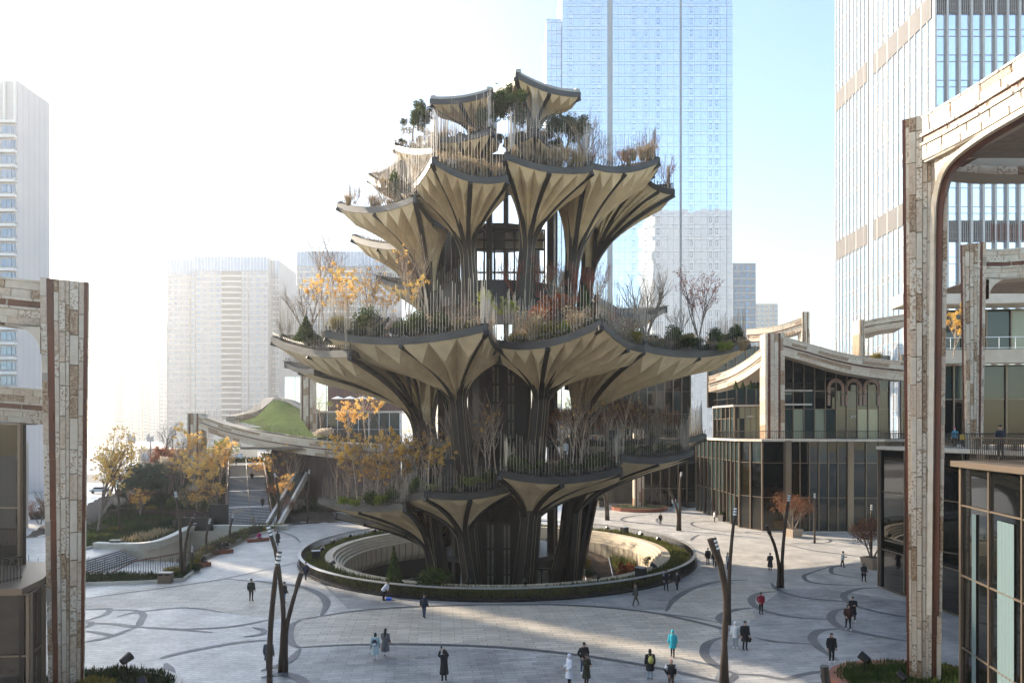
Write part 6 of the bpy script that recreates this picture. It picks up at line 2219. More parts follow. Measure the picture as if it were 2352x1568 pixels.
# ---- dense mixed planting behind the rods, petal by petal
PLAB = {'gtan': 'tan feathery grass', 'thicketb': 'bare brown shrub', 'ggreen': 'green grass clump', 'dome': 'green leafy shrub', 'limeb': 'yellow-green shrub', 'redleaf': 'coral-leaved shrub', 'domed': 'dark evergreen shrub', 'plumeb': 'pale dry shrub', 'must': 'mustard shrub', 'thicket': 'red twig shrub'}
PNAME = {'m1': 'leftmost wide petal', 'm2': 'front left wide petal', 'm3': 'front right wide petal', 'm4': 'rightmost wide petal', 'l1': 'lowest left petal', 'l2': 'low middle petal', 'l3': 'low front petal', 'l4': 'low right petal',
         'g4': 'upper front left petal', 'g5': 'upper front petal', 'g6': 'upper right petal', 'g2': 'upper left petal', 'f1': 'crown left petal', 'f2': 'crown middle petal', 'f3': 'crown right petal'}
def scatter(pk, n, kinds, sc, seed, vmax=0.6):
    rr = random.Random(seed)
    C = PETALS[pk]['C']
    for i in range(n):
        u, v = rr.uniform(0.06, 0.94), rr.uniform(0.07, vmax)
        p = C[0] * (1 - u) * (1 - v) + C[1] * u * (1 - v) + C[2] * u * v + C[3] * (1 - u) * v
        kk = rr.choice(kinds)
        k2 = 0.6 if kk in ('thicketb', 'thicket') else 1.0
        proto_place(kk, p + V((0, 0, -0.12)), rr.uniform(0, 6), rr.uniform(*sc) * k2, PLAB[kk] + ' behind rods of the ' + PNAME[pk], 'shrubs of the ' + PNAME[pk])
scatter('m2', 38, ('gtan', 'gtan', 'ggreen', 'dome', 'must', 'thicketb', 'domed', 'thicketb', 'gtan'), (0.9, 1.7), 1, 0.7)
scatter('m3', 46, ('gtan', 'gtan', 'thicketb', 'must', 'dome', 'limeb', 'plumeb', 'ggreen', 'thicket', 'thicketb', 'gtan'), (0.9, 1.7), 2, 0.75)
scatter('m4', 22, ('gtan', 'thicketb', 'dome', 'domed', 'must', 'domed'), (0.7, 1.2), 3)
scatter('m1', 14, ('gtan', 'thicketb', 'domed', 'must'), (0.7, 1.2), 4)
scatter('l1', 14, ('limeb', 'ggreen', 'dome', 'gtan'), (0.5, 0.9), 5)
scatter('l2', 14, ('limeb', 'dome', 'ggreen', 'gtan'), (0.5, 1.0), 6)
scatter('l3', 20, ('dome', 'domed', 'dome', 'ggreen', 'thicketb'), (0.6, 1.1), 7)
scatter('l4', 14, ('dome', 'domed', 'gtan', 'thicketb'), (0.6, 1.0), 8)
scatter('g4', 16, ('gtan', 'gtan', 'thicketb', 'plumeb'), (0.7, 1.2), 9)
scatter('g5', 16, ('gtan', 'gtan', 'thicketb', 'domed'), (0.7, 1.1), 10)
scatter('g6', 10, ('gtan', 'thicketb', 'thicket'), (0.7, 1.1), 11)
scatter('g2', 8, ('gtan', 'thicketb'), (0.7, 1.0), 12)
scatter('f2', 8, ('domed', 'gtan', 'thicketb'), (0.5, 0.9), 13)
scatter('f3', 10, ('domed', 'gtan', 'dome'), (0.5, 0.9), 14)
scatter('f1', 8, ('domed', 'gtan', 'thicketb'), (0.5, 0.9), 15)

rg = random.Random(97)
for i in range(16):
    s_, l_ = rg.uniform(3, 42), rg.uniform(-15, -4.4) if i % 4 else rg.uniform(4.4, 8)
    q = ST0 + SD * s_ + SN * l_
    kk = rg.choice(('gold2', 'maple', 'gtan'))
    proto_place(kk, V((q.x, q.y, mound_z(q.x, q.y))), rg.uniform(0, 6), rg.uniform(0.5, 0.85), {'gold2': 'small orange-leaved tree', 'maple': 'rust-brown rounded bush', 'gtan': 'low tan grass'}[kk] + ' among shrubs beside the garden steps', 'autumn shrubs beside the garden steps')
# ------------------------------------------------------------------ people
_cm = {}
def cloth(c, rough=0.85):
    k = (round(c[0], 3), round(c[1], 3), round(c[2], 3))
    if k not in _cm:
        _cm[k] = mat('cloth_%d' % len(_cm), c, rough)
    return _cm[k]
SKIN = mat('skin', (0.55, 0.34, 0.24), 0.6)
HAIR = mat('hair', (0.018, 0.014, 0.012), 0.5)
BLK, NAVY, GREY, WHITE, CREAMC = (.015, .015, .017), (.018, .022, .04), (.16, .155, .16), (.72, .72, .74), (.6, .56, .5)
JEANS, LJEANS, OLIVE, TEAL, RED, BROWN, PTEAL, TAN, PINK = (.045, .07, .12), (.3, .4, .48), (.05, .048, .03), (.03, .42, .5), (.3, .012, .035), (.06, .022, .016), (.42, .52, .52), (.3, .24, .15), (.5, .05, .2)

tmp_scene = bpy.data.scenes.new('workbench')
tmp_vl = tmp_scene.view_layers[0]
def body_mesh(J, radii, edges, mats_fn):
    me = bpy.data.meshes.new('sk')
    names = list(J.keys())
    idx = {n: i for i, n in enumerate(names)}
    me.from_pydata([tuple(J[n]) for n in names], [(idx[a], idx[b]) for a, b in edges], [])
    o = bpy.data.objects.new('sk', me)
    tmp_scene.collection.objects.link(o)
    md = o.modifiers.new('s', 'SKIN')
    md.use_smooth_shade = True
    sv = me.skin_vertices[0].data
    for n in names:
        r = radii[n]
        sv[idx[n]].radius = r if isinstance(r, tuple) else (r, r)
        sv[idx[n]].use_root = (n == 'pelvis')
    sb = o.modifiers.new('b', 'SUBSURF')
    sb.levels = 1
    tmp_vl.update()
    dg = tmp_vl.depsgraph
    out = bpy.data.meshes.new_from_object(o.evaluated_get(dg))
    bpy.data.objects.remove(o)
    bpy.data.meshes.remove(me)
    return out

def ellips(b, c, r, n=10, m=8, nose=0.0, mi=0, zmin=-1.0, fwd=V((0, -1, 0))):
    vs_, fs = [], []
    for i in range(m + 1):
        th = math.pi * i / m
        for j in range(n):
            ph = 2 * math.pi * j / n
            v = V((math.sin(th) * math.cos(ph), math.sin(th) * math.sin(ph), max(zmin, math.cos(th))))
            vs_.append(V(c) + V((v.x * r[0], v.y * r[1], v.z * r[2])))
    for i in range(m):
        for j in range(n):
            k = (j + 1) % n
            fs.append((i * n + j, (i + 1) * n + j, (i + 1) * n + k, i * n + k))
    b.add(vs_, fs, mi)

def person(px, py, label, H=1.7, face=0.0, top=BLK, legs=BLK, shoes=(.02, .02, .02), coat=0.0, hair='short', hairc=None, pose='stand', stride=0.0, z=0.0, pos=None, hood=None, arms='down', hat=None, trim=None, collar=None):
    """face = 0 looks towards the camera, rad(180) away; coat = hem height fraction (0 none)"""
    p = V(pos) if pos is not None else gd(px, py, z)
    k = H / 1.72
    lift = 0.0
    J, Rr = {}, {}
    def j(n, x, y, zz, r):
        J[n] = V((x, y, zz)) * k
        Rr[n] = (r[0] * k, r[1] * k) if isinstance(r, tuple) else r * k
    hipz = 0.92
    if pose == 'sit':
        hipz = 0.50
    lean = {'stand': 0.0, 'bend': 0.62, 'sit': 0.28, 'look': 0.06}.get(pose, 0.0)
    def up(zz, x=0.0, y=0.0):
        dz = zz - hipz
        return (x, y - math.sin(lean) * dz, hipz + math.cos(lean) * dz)
    off = hipz - 0.92
    j('pelvis', 0, 0, hipz, (.13, .12))
    j('waist', *up(1.08 + off), (.135, .115))
    j('chest', *up(1.30 + off), (.165, .125))
    j('neck', *up(1.47 + off), .06)
    j('skull', *up(1.56 + off, 0, -0.01), .065)
    E = [('pelvis', 'waist'), ('waist', 'chest'), ('chest', 'neck'), ('neck', 'skull')]
    hands = []
    for s, sd in ((-1, 'l'), (1, 'r')):
        st = stride * s
        if pose == 'sit':
            j('hip' + sd, s * .10, -0.06, hipz, .10)
            j('knee' + sd, s * .12, -0.46, hipz + 0.02, .07)
            j('ankle' + sd, s * .12, -0.62 if s > 0 else -0.5, 0.08, .048)
            j('toe' + sd, s * .13, -0.80 if s > 0 else -0.68, 0.045, .042)
        else:
            j('hip' + sd, s * .09, 0, 0.86, .105)
            j('knee' + sd, s * .095, -st * 0.5 - (0.03 if st >= 0 else -0.02), 0.48, .068)
            yb = -st
            ab = 0.08 + (0.10 if st < -0.12 else 0)
            j('ankle' + sd, s * .10, yb + (0.02), ab, .048)
            j('toe' + sd, s * .115, yb - 0.15, max(0.04, ab - 0.05), .042)
        E += [('pelvis', 'hip' + sd), ('hip' + sd, 'knee' + sd), ('knee' + sd, 'ankle' + sd), ('ankle' + sd, 'toe' + sd)]
        j('sh' + sd, *up(1.40 + off, s * .19, 0), .075)
        a = arms if isinstance(arms, str) else arms[0 if s < 0 else 1]
        if a == 'down':
            el, ha = up(1.13 + off, s * .25, 0.03), up(0.88 + off, s * .26, -0.06 - stride * s * -0.4)
        elif a == 'pocket':
            el, ha = up(1.14 + off, s * .30, 0.08), up(0.95 + off, s * .19, -0.10)
        elif a == 'phone':
            el, ha = up(1.12 + off, s * .23, -0.06), up(1.18 + off, s * .07, -0.30)
        elif a == 'raise':
            el, ha = up(1.36 + off, s * .24, -0.20), up(1.60 + off, s * .14, -0.30)
        elif a == 'sweep':
            el, ha = up(1.15 + off, s * .16, -0.22), up(0.92 + off, s * .06, -0.38)
        elif a == 'lap':
            el, ha = up(1.14 + off, s * .25, -0.08), (s * .12, -0.36, hipz + 0.12)
        else:
            el, ha = up(1.12 + off, s * .25, 0.0), up(0.98 + off, s * .22, -0.22)
        j('el' + sd, *el, .056)
        j('ha' + sd, *ha, .042)
        E += [('chest', 'sh' + sd), ('sh' + sd, 'el' + sd), ('el' + sd, 'ha' + sd)]
        hands.append((V(ha) * k, (V(ha) - V(el)).normalized(), s))
    me = body_mesh(J, Rr, E, None)
    ms = [SKIN, cloth(top), cloth(legs), cloth(shoes), HAIR]
    for m_ in ms:
        me.materials.append(m_)
    zneck = J['neck']
    for poly in me.polygons:
        c = poly.center
        dv = (c - J['neck'])
        axis = (J['skull'] - J['chest']).normalized()
        if dv.dot(axis) > 0.015 * k and (c - J['skull']).length < 0.2 * k:
            mi = 0
        elif c.z < 0.11 * k and pose != 'x':
            mi = 3
        elif (c.z < hipz * k + 0.02 and abs(c.x) < 0.19 * k and min((c - h[0]).length for h in hands) > 0.1 * k) or (pose == 'sit' and c.z < (hipz + .06) * k and min((c - h[0]).length for h in hands) > 0.1 * k and c.y > -0.9 * k and (c - J['ell']).length > .2 * k and (c - J['elr']).length > .2 * k):
            mi = 2
        else:
            mi = 1
        poly.material_index = mi
    # head, face and hands joined into the body mesh
    b = MB()
    hc = J['skull'] + (J['skull'] - J['neck']).normalized() * 0.07 * k + V((0, -0.012, 0)) * k
    ellips(b, hc, (.078 * k, .096 * k, .118 * k))
    b.tube([hc + V((0, -.085, .01)) * k, hc + V((0, -.118, -.022)) * k], [.012 * k, .016 * k], 5)
    for s in (-1, 1):
        ellips(b, hc + V((s * .08, .0, -.005)) * k, (.014 * k, .028 * k, .032 * k), 6, 5)
        ellips(b, hc + V((s * .03, -.084, .018)) * k, (.012 * k, .008 * k, .008 * k), 6, 4, mi=4)
    b.box(hc + V((0, -.088, -.055)) * k, (.04 * k, .012 * k, .01 * k), mi=4)
    for (hp, hd, s) in hands:
        side = hd.cross(V((0, 1, 0)))
        side = side.normalized() if side.length > 0.1 else V((1, 0, 0))
        nrm = side.cross(hd)
        b.obox(hp + hd * .045 * k, side * .04 * k, nrm * .016 * k, hd * .05 * k)
        for q in range(4):
            r0 = hp + hd * .09 * k + side * (q - 1.5) * .019 * k
            ln = (.062, .075, .07, .055)[q] * k
            b.tube([r0, r0 + hd * ln * .5 + nrm * .006 * k, r0 + hd * ln + nrm * .022 * k], [.009 * k, .0085 * k, .006 * k], 5)
        r0 = hp + hd * .03 * k - side * (.04 * k * s)
        b.tube([r0, r0 + hd * .03 * k - side * (.022 * k * s), r0 + hd * .06 * k - side * (.026 * k * s)], [.011 * k, .01 * k, .007 * k], 5)
    v0 = len(me.vertices)
    allv = [tuple(v.co) for v in me.vertices] + b.v
    allf = [tuple(f.vertices) for f in me.polygons] + [tuple(i + v0 for i in f) for f in b.f]
    allm = [f.material_index for f in me.polygons] + b.m
    me2 = bpy.data.meshes.new('person_body')
    me2.from_pydata(allv, [], allf)
    for m_ in ms:
        me2.materials.append(m_)
    me2.polygons.foreach_set('material_index', allm)
    me2.polygons.foreach_set('use_smooth', [True] * len(allf))
    bpy.data.meshes.remove(me)
    root = thing('person', label, 'person', (0, 0, 0), proto=True)
    link('body', me2, root)
    # coat or jacket
    hem = coat if coat else 0.84
    if pose == 'sit':
        hem = 0.92 - 0.06
    lv = [1.49, 1.44, 1.34, 1.15, 1.0, 0.9, 0.75, 0.6, 0.45]
    lv = [a for a in lv if a > hem + 0.03] + [hem]
    cb_ = MB()
    rings = []
    n = 14
    for a in lv:
        if a > 1.47:
            rx, ry = .075, .075
        elif a > 1.42:
            rx, ry = .165, .11
        elif a > 1.3:
            rx, ry = .215, .148
        elif a > 1.1:
            rx, ry = .20, .152
        else:
            rx, ry = .195 + (1.0 - a) * .11 * (1 if coat else .3), .158 + (1.0 - a) * .12 + abs(stride) * max(0, .95 - a) * 0.5
        c = V(up(a + off)) * k
        ring = []
        for q in range(n):
            an = 2 * math.pi * q / n
            wr = 1 + 0.035 * math.sin(q * 3.1 + a * 9)
            v = V((math.cos(an) * rx * wr, math.sin(an) * ry * wr, 0)) * k
            v = V((v.x, v.y * math.cos(lean), v.y * math.sin(lean)))
            ring.append(c + v)
        rings.append(ring)
    vs_, fs = [], []
    for r_ in rings:
        vs_ += r_
    for i in range(len(rings) - 1):
        for q in range(n):
            k2 = (q + 1) % n
            fs.append((i * n + q, (i + 1) * n + q, (i + 1) * n + k2, i * n + k2))
    fs.append(tuple(range(n)))
    cb_.add(vs_, fs)
    for s, sd in ((-1, 'l'), (1, 'r')):
        sh, el, ha = J['sh' + sd], J['el' + sd], J['ha' + sd]
        cb_.tube([sh - V((s * .05 * k, 0, 0)), sh + V((s * .015, 0, 0)) * k, lerp(sh, el, .5), el, lerp(el, ha, .55), lerp(el, ha, .93)], [.07 * k, .082 * k, .078 * k, .07 * k, .062 * k, .058 * k], 8)
    link('coat' if coat else 'jacket', cb_.mesh('coat', cloth(top), True), root)
    if trim:
        tb = MB()
        for s, sd in ((-1, 'l'), (1, 'r')):
            sh, el = J['sh' + sd], J['el' + sd]
            tb.tube([sh + V((s * .02, 0, .02)) * k, lerp(sh, el, .55)], [.092 * k, .088 * k], 8)
        link('shoulder_panel', tb.mesh('panel', cloth(trim), True), root)
    if collar:
        tb = MB()
        c = J['neck'] + V((0, 0, .0))
        ellips(tb, c, (.1 * k, .1 * k, .055 * k))
        link('scarf', tb.mesh('scarf', cloth(collar), True), root)
    hb = MB()
    hm_ = cloth(hairc) if hairc else HAIR
    if hood:
        ellips(hb, hc + V((0, .02, .01)) * k, (.108 * k, .118 * k, .138 * k), 12, 8)
        link('hood', hb.mesh('hood', cloth(hood), True), root)
    elif hat:
        ellips(hb, hc + V((0, .006, .03)) * k, (.09 * k, .108 * k, .108 * k), 12, 8, zmin=-0.1)
        hb.box(hc + V((0, -.12, .045)) * k, (.11 * k, .09 * k, .012 * k))
        link('hat', hb.mesh('hat', cloth(hat), True), root)
    else:
        ellips(hb, hc + V((0, .016, .026)) * k, (.09 * k, .104 * k, .112 * k), 12, 8, zmin=-0.25)
        if hair == 'long':
            hb.tube([hc + V((0, .05, .02)) * k, hc + V((0, .10, -.14)) * k, hc + V((0, .14, -.34)) * k], [.09 * k, .09 * k, .05 * k], 8)
        elif hair == 'bob':
            ellips(hb, hc + V((0, .03, -.03)) * k, (.1 * k, .1 * k, .12 * k), 10, 8)
        link('hair', hb.mesh('hair', hm_, True), root)
    root.matrix_basis = Matrix.Translation(p) @ Matrix.Rotation(face, 4, 'Z')
    root['_h'] = H
    return root, p, k, face

def attach(r, off):
    root, p, k, face = r
    return p + Matrix.Rotation(face, 3, 'Z') @ (V(off) * k)

def backpack(r, label, c, c2):
    t = thing('backpack', label, 'backpack', (0, 0, 0), proto=True)
    b = MB()
    ellips(b, (0, 0, 0), (.15, .085, .21), 10, 8)
    link('pack', b.mesh('pack', cloth(c), True), t)
    b = MB()
    b.box((0, .07, -.07), (.2, .06, .14))
    link('front_pocket', b.mesh('pocket', cloth(c2)), t)
    b = MB()
    for s in (-1, 1):
        b.tube([(s * .08, -.05, .2), (s * .11, -.2, .22), (s * .12, -.33, .05), (s * .1, -.28, -.1)], .014, 5)
    link('straps', b.mesh('straps', cloth(c)), t)
    t.matrix_basis = Matrix.Translation(attach(r, (0, .235, 1.2))) @ Matrix.Rotation(r[3], 4, 'Z')

A = rad(180)
P = person
P(577, 1380, 'person in dark green jacket and black trousers standing alone left of the lamp poles', 1.78, A, (.03, .035, .025), BLK)
P(653, 1386, 'person in black jacket and blue jeans walking behind the left lamp poles', 1.72, rad(150), BLK, (.12, .19, .27), stride=.16)
P(702, 1334, 'person in navy coat walking away beside the left curve of the ring railing', 1.72, rad(170), NAVY, NAVY, stride=.2, coat=.75)
r = P(881, 1379, 'person in white jacket bending to sweep beside the ring railing', 1.68, rad(75), WHITE, BLK, pose='bend', arms='sweep')
dp = gd(893, 1377)
t = thing('dustpan', 'bright blue dustpan in front of the sweeping person', 'dustpan', dp)
b = MB()
b.box((dp.x, dp.y, .09), (.42, .34, .18))
b.build('pan', cloth((.02, .12, .6)), t)
b = MB()
b.tube([(dp.x - .1, dp.y, .15), attach(r, (.05, -.62, .78))], .016, 6)
b.build('handle', M['metal_dark'], t)
P(974, 1419, 'person in navy jacket and jeans walking away in the middle of the plaza', 1.76, rad(165), NAVY, JEANS, stride=.12)
r = P(862, 1517, 'person in pale teal long padded coat and white trousers walking away', 1.64, A, PTEAL, (.75, .75, .76), WHITE, coat=.45, hair='bob', stride=.14)
backpack(r, 'navy and white backpack on the pale teal coat', NAVY, WHITE)
P(885, 1509, 'person in long grey coat with long black hair walking away', 1.72, rad(170), (.13, .125, .125), (.72, .72, .73), coat=.42, hair='long', stride=.16, arms=('down', 'phone'))
r = P(1020, 1564, 'person in long black coat holding up a phone in the foreground', 1.72, rad(200), BLK, BLK, coat=.42, hair='bob', arms=('raise', 'raise'))
ph = attach(r, (.06, -.36, 1.74))
o = bpiece('phone', M['metal_dark'], None, (0, 0, 0), (.085, .012, .17))
o.matrix_basis = Matrix.Translation(ph) @ Matrix.Rotation(r[3], 4, 'Z') @ Matrix.Diagonal((.085, .012, .17, 1))
tag(o, 'black phone held up by the person in long black coat', 'phone')
P(617, 1538, 'person in blue-grey jacket half hidden by the near left lamp pole', 1.74, A, (.06, .075, .095), BLK, coat=.6)
P(1308, 1576, 'person in white hooded long coat at the bottom edge of the plaza', 1.72, rad(-70), (.68, .7, .76), BLK, coat=.5, hood=(.68, .7, .76), arms='fwd')
P(1341, 1547, 'person in black jacket, cap and jeans in the foreground group', 1.76, rad(20), BLK, (.05, .08, .15), WHITE, hat=BLK, arms='pocket', stride=.1)
P(1347, 1574, 'person in olive green long coat in the foreground group', 1.68, rad(40), (.045, .045, .025), BLK, coat=.45, hair='bob', arms='phone')
r = P(1493, 1560, 'person in black coat and blue jeans seen from behind', 1.66, A, BLK, LJEANS, coat=.55, hair='bob')
backpack(r, 'yellow backpack on the black coat', (.62, .56, .16), (.5, .45, .12))
P(1545, 1508, 'person in turquoise hooded coat walking in the sun streak', 1.6, rad(-25), TEAL, BLK, (.05, .01, .02), coat=.62, hood=TEAL, stride=.12)
P(1541, 1588, 'person in black and white jacket with scarf and beanie at the bottom edge', 1.68, rad(10), BLK, (.1, .06, .04), hat=(.4, .25, .2), trim=WHITE, collar=(.14, .1, .07), arms='pocket')
P(1460, 1393, 'person in grey jacket and olive trousers striding along the ring railing', 1.75, rad(-80), (.05, .05, .048), (.1, .085, .055), WHITE, stride=.3)
P(1530, 1356, 'person in black tracksuit with white sleeve stripes by the ring railing', 1.76, rad(15), BLK, NAVY, trim=(.35, .35, .37), stride=.1)
P(1555, 1357, 'person in black jacket with pale scarf looking up by the ring railing', 1.66, rad(-35), BLK, BLK, WHITE, collar=(.5, .55, .6), stride=.22)
P(1626, 1297, 'person in black puffer jacket right of the ring railing', 1.72, A, BLK, BLK, coat=.7)
P(1641, 1301, 'person in dark coat behind the lamp heads right of the pit', 1.7, rad(160), BLK, BLK)
P(1648, 1303, 'person in black trousers half hidden by the right lamp pole', 1.7, rad(-160), (.03, .03, .034), BLK, stride=.12)
P(1671, 1308, 'person in pale grey jacket behind the right lamp pole', 1.68, rad(90), (.5, .5, .52), JEANS, arms='phone')
P(1769, 1310, 'person in long dark coat and red trousers standing in the sunlit patch', 1.72, A, (.03, .028, .03), (.14, .05, .04), coat=.36, arms='fwd')
P(1935, 1304, 'person in white jacket looking down at a phone near the glass box', 1.66, rad(60), (.7, .68, .64), BLK, pose='look', arms='phone', stride=.14)
P(1984, 1336, 'person in dark padded coat walking near the glass box', 1.66, rad(10), (.02, .024, .034), BLK, coat=.6, hair='bob', stride=.1, arms='fwd')
P(1748, 1410, 'person in crimson jacket and black trousers facing the camera', 1.62, rad(5), RED, BLK, arms='pocket', hair='bob')
P(1689, 1488, 'person in white hooded jacket and grey trousers', 1.66, rad(-20), (.7, .7, .69), (.35, .36, .36), WHITE, hood=(.7, .7, .69), coat=.72)
r = P(1711, 1492, 'person in long black coat beside the white hooded jacket', 1.78, rad(8), BLK, BLK, coat=.55)
hp = attach(r, (.3, 0, .62))
t = thing('handbag', 'black bag hanging from the hand of the person in long black coat', 'bag', hp)
b = MB()
ellips(b, hp, (.12, .07, .19), 8, 6)
b.build('bag_body', cloth(BLK), t, smooth=True)
b = MB()
b.tube([hp + V((-.05, 0, .15)), hp + V((0, 0, .3)), hp + V((.05, 0, .15))], .01, 5)
b.build('bag_handle', cloth(BLK), t)
P(1948, 1446, 'person in brown leather jacket and black trousers walking towards the camera', 1.72, rad(-5), BROWN, BLK, WHITE, arms='fwd', stride=.12, hair='bob')
P(1959, 1426, 'person in black overcoat behind the brown leather jacket', 1.74, rad(-10), BLK, BLK, WHITE, coat=.5, stride=.14, arms='phone')
P(1910, 1521, 'person in black jacket and flared black trousers with white shoes at lower right', 1.72, 0, BLK, BLK, WHITE, arms=('down', 'down'), coat=.78, hair='bob')
P(1517, 1205, 'person in black standing behind the pit near the flower bed', 1.7, rad(20), BLK, BLK, coat=.7)
P(1641, 1199, 'person in white jacket beside the shop planter', 1.7, rad(90), (.6, .6, .62), BLK)
P(638, 1253, 'person in long black dress coat walking left of the pit', 1.7, rad(160), BLK, SKIN.diffuse_color[:3] if False else (.02, .02, .02), coat=.4, hair='long', stride=.1)
P(631, 1249, 'person in cream coat beside the long black dress coat', 1.72, rad(170), CREAMC, CREAMC, coat=.4)
P(594, 1242, 'person in pink jacket sitting on the kerb bench by the left garden', 1.62, rad(50), PINK, (.04, .035, .07), pose='sit', arms='lap')
P(507, 1270, 'person in dark clothes hunched on the left kerb bench', 1.7, rad(60), NAVY, BLK, pose='sit', arms='lap')
P(518, 1266, 'second person in dark clothes on the same left kerb bench', 1.7, rad(40), BLK, NAVY, pose='sit', arms='lap')
P(465, 1300, 'person in black leaning forward on the nearest left kerb bench', 1.72, rad(75), BLK, NAVY, pose='sit', arms='lap')
P(424, 1213, 'person in dark jacket standing left of the black booth', 1.72, rad(30), BLK, NAVY)
def on_steps(s, l, *a, **kw):
    q = ST0 + SD * s + SN * l
    P(0, 0, *a, pos=(q.x, q.y, 7.1 * min(1, s / (44 * run + 4 * 2.6)) + 0.1), **kw)
on_steps(24, 0.8, 'person in black climbing the middle of the garden steps', 1.7, rad(200), BLK, BLK, stride=.15)
on_steps(7.5, 2.0, 'person in black padded coat climbing the lower garden steps', 1.7, A, BLK, BLK, coat=.6, stride=.15)
on_steps(36, -1.8, 'person in dark clothes near the head of the garden steps', 1.7, 0, (.03, .03, .035), BLK)
P(581, 1209, 'person in tan outfit walking below the garden steps', 1.72, rad(100), TAN, (.25, .19, .11), stride=.18)
P(0, 0, 'person in blue jacket and pink hat at the right terrace railing', 1.55, A, (.03, .2, .3), BLK, hat=(.6, .2, .3), pos=(36.2, 55.8, 12.31))
P(0, 0, 'child in yellow jacket beside the blue jacket on the right terrace', 1.2, A, (.55, .36, .05), BLK, pos=(36.7, 55.6, 12.31))
P(0, 0, 'person in dark padded jacket leaning on the near right terrace railing', 1.7, A, (.02, .025, .035), (.03, .035, .05), hat=BLK, arms='fwd', pos=(25.9, 36.2, 12.2))
P(0, 0, 'person in dark clothes on the small glass balcony at the right edge', 1.7, rad(-60), BLK, BLK, arms='raise', pos=(39.2 + 2.9, 53, 18.66))
P(0, 0, 'person in white shirt on the lower ring among the birches', 1.7, rad(150), (.68, .68, .7), BLK, pos=at(1055, 1088, 63))
P(0, 0, 'person in pale jacket behind the front rods of the lower ring', 1.7, A, (.5, .52, .55), BLK, pos=at(1298, 1056, 61))
# ------------------------------------------------------------------ street lamps
def lamp(base, poles, label, thick=0.15, group='bent-pole lamps on the plaza'):
    """base (px, py) on the ground; poles: list of [(px, py)...] joints from low to high, lit flag"""
    g = gd(*base)
    t = thing('street_lamp', label, 'street lamp', g, group)
    for pi, (jts, lit) in enumerate(poles):
        off = V(((pi - (len(poles) - 1) / 2) * thick * 2.0, 0, 0))
        pts = [g + off] + [at(px, py, g.y) for px, py in jts]
        P_ = catmull(pts, 5)
        L = len(P_)
        b = MB()
        rr_ = [thick * (1.0 - 0.28 * i / (L - 1)) * (1 + 0.05 * math.sin(i * 2.3)) for i in range(L)]
        b.tube(P_, rr_, 8)
        pole = b.build('pole', M['wood_dark'], t, smooth=True)
        e, d = P_[-1], (P_[-1] - P_[-2]).normalized()
        if lit:
            b = MB()
            b.tube([e, e + d * 0.62], thick * 0.74, 10)
            b.build('lamp_glass', M['lamp_glass'], pole, smooth=False)
            b = MB()
            for q in range(4):
                c = e + d * (0.04 + q * 0.2)
                b.tube([c - d * 0.035, c + d * 0.035], thick * 0.8, 10)
            b.build('lamp_band', M['metal_dark'], pole)
        else:
            b = MB()
            b.tube([e - d * 0.05, e + d * 0.75], thick * 0.98, 10)
            b.build('spot_head', M['wood_dark'], pole)
lamp((619, 1600), [([(621, 1450), (632, 1330), (637, 1296)], True)], 'near left lamp pole with its foot cut by the picture edge', 0.16)
lamp((650, 1543), [([(651, 1420), (643, 1330), (634, 1270), (623, 1232)], True), ([(657, 1450), (670, 1390), (683, 1345)], False)], 'two-stemmed lamp rising from the paving curl at left', 0.15)
lamp((1663, 1600), [([(1664, 1480), (1668, 1380), (1660, 1310), (1648, 1264)], True), ([(1664, 1470), (1667, 1380), (1656, 1310), (1642, 1268)], False)], 'near right lamp pole with its foot cut by the picture edge', 0.16)
lamp((1675, 1434), [([(1675, 1330), (1680, 1250), (1687, 1185)], True)], 'tall lamp pole behind the near right lamp', 0.15)
lamp((1792, 1349), [([(1789, 1300), (1780, 1255), (1768, 1224)], False), ([(1797, 1280), (1803, 1210), (1811, 1152)], True)], 'forked lamp on the sunlit patch', 0.17)
lamp((1559, 1218), [([(1557, 1180), (1547, 1145), (1542, 1134)], False), ([(1562, 1160), (1562, 1120), (1564, 1094)], True)], 'forked lamp behind the right of the pit', 0.19)
lamp((1871, 1247), [([(1871, 1190), (1871, 1144)], True)], 'straight lamp in front of the faceted glass shop', 0.14)
lamp((2001, 1294), [([(2001, 1220), (2002, 1172)], True)], 'straight lamp beside the potted maple near the glass box', 0.14)
lamp((1395, 1194), [([(1390, 1150), (1383, 1122)], False), ([(1396, 1150), (1397, 1112)], True)], 'slim forked lamp behind the pit seen under the petals', 0.18)
lamp((420, 1321), [([(415, 1250), (412, 1190), (405, 1143)], True), ([(424, 1270), (432, 1220), (437, 1206)], False)], 'forked lamp in the kerb bed beside the bronze bin', 0.17)
lamp((473, 1262), [([(474, 1230), (480, 1203)], True)], 'leaning lamp above the curved railing', 0.17)
lamp((528, 1245), [([(528, 1215), (534, 1190)], True)], 'leaning lamp nearest the foot of the garden steps', 0.17)
lamp((275, 1228), [([(273, 1160), (270, 1112)], True)], 'straight lamp before the tall yellow tree', 0.15)
lamp((441, 1310), [([(441, 1290), (441, 1268)], True)], 'short bollard lamp in the kerb bed', 0.11)
lamp((640, 1211), [([(640, 1150), (636, 1110), (633, 1096)], True), ([(643, 1180), (652, 1150), (658, 1136)], False)], 'forked lamp beside the sloping parapets', 0.18)
lamp((706, 1201), [([(707, 1140), (710, 1088)], True)], 'straight lamp in front of the dark red hall', 0.16)
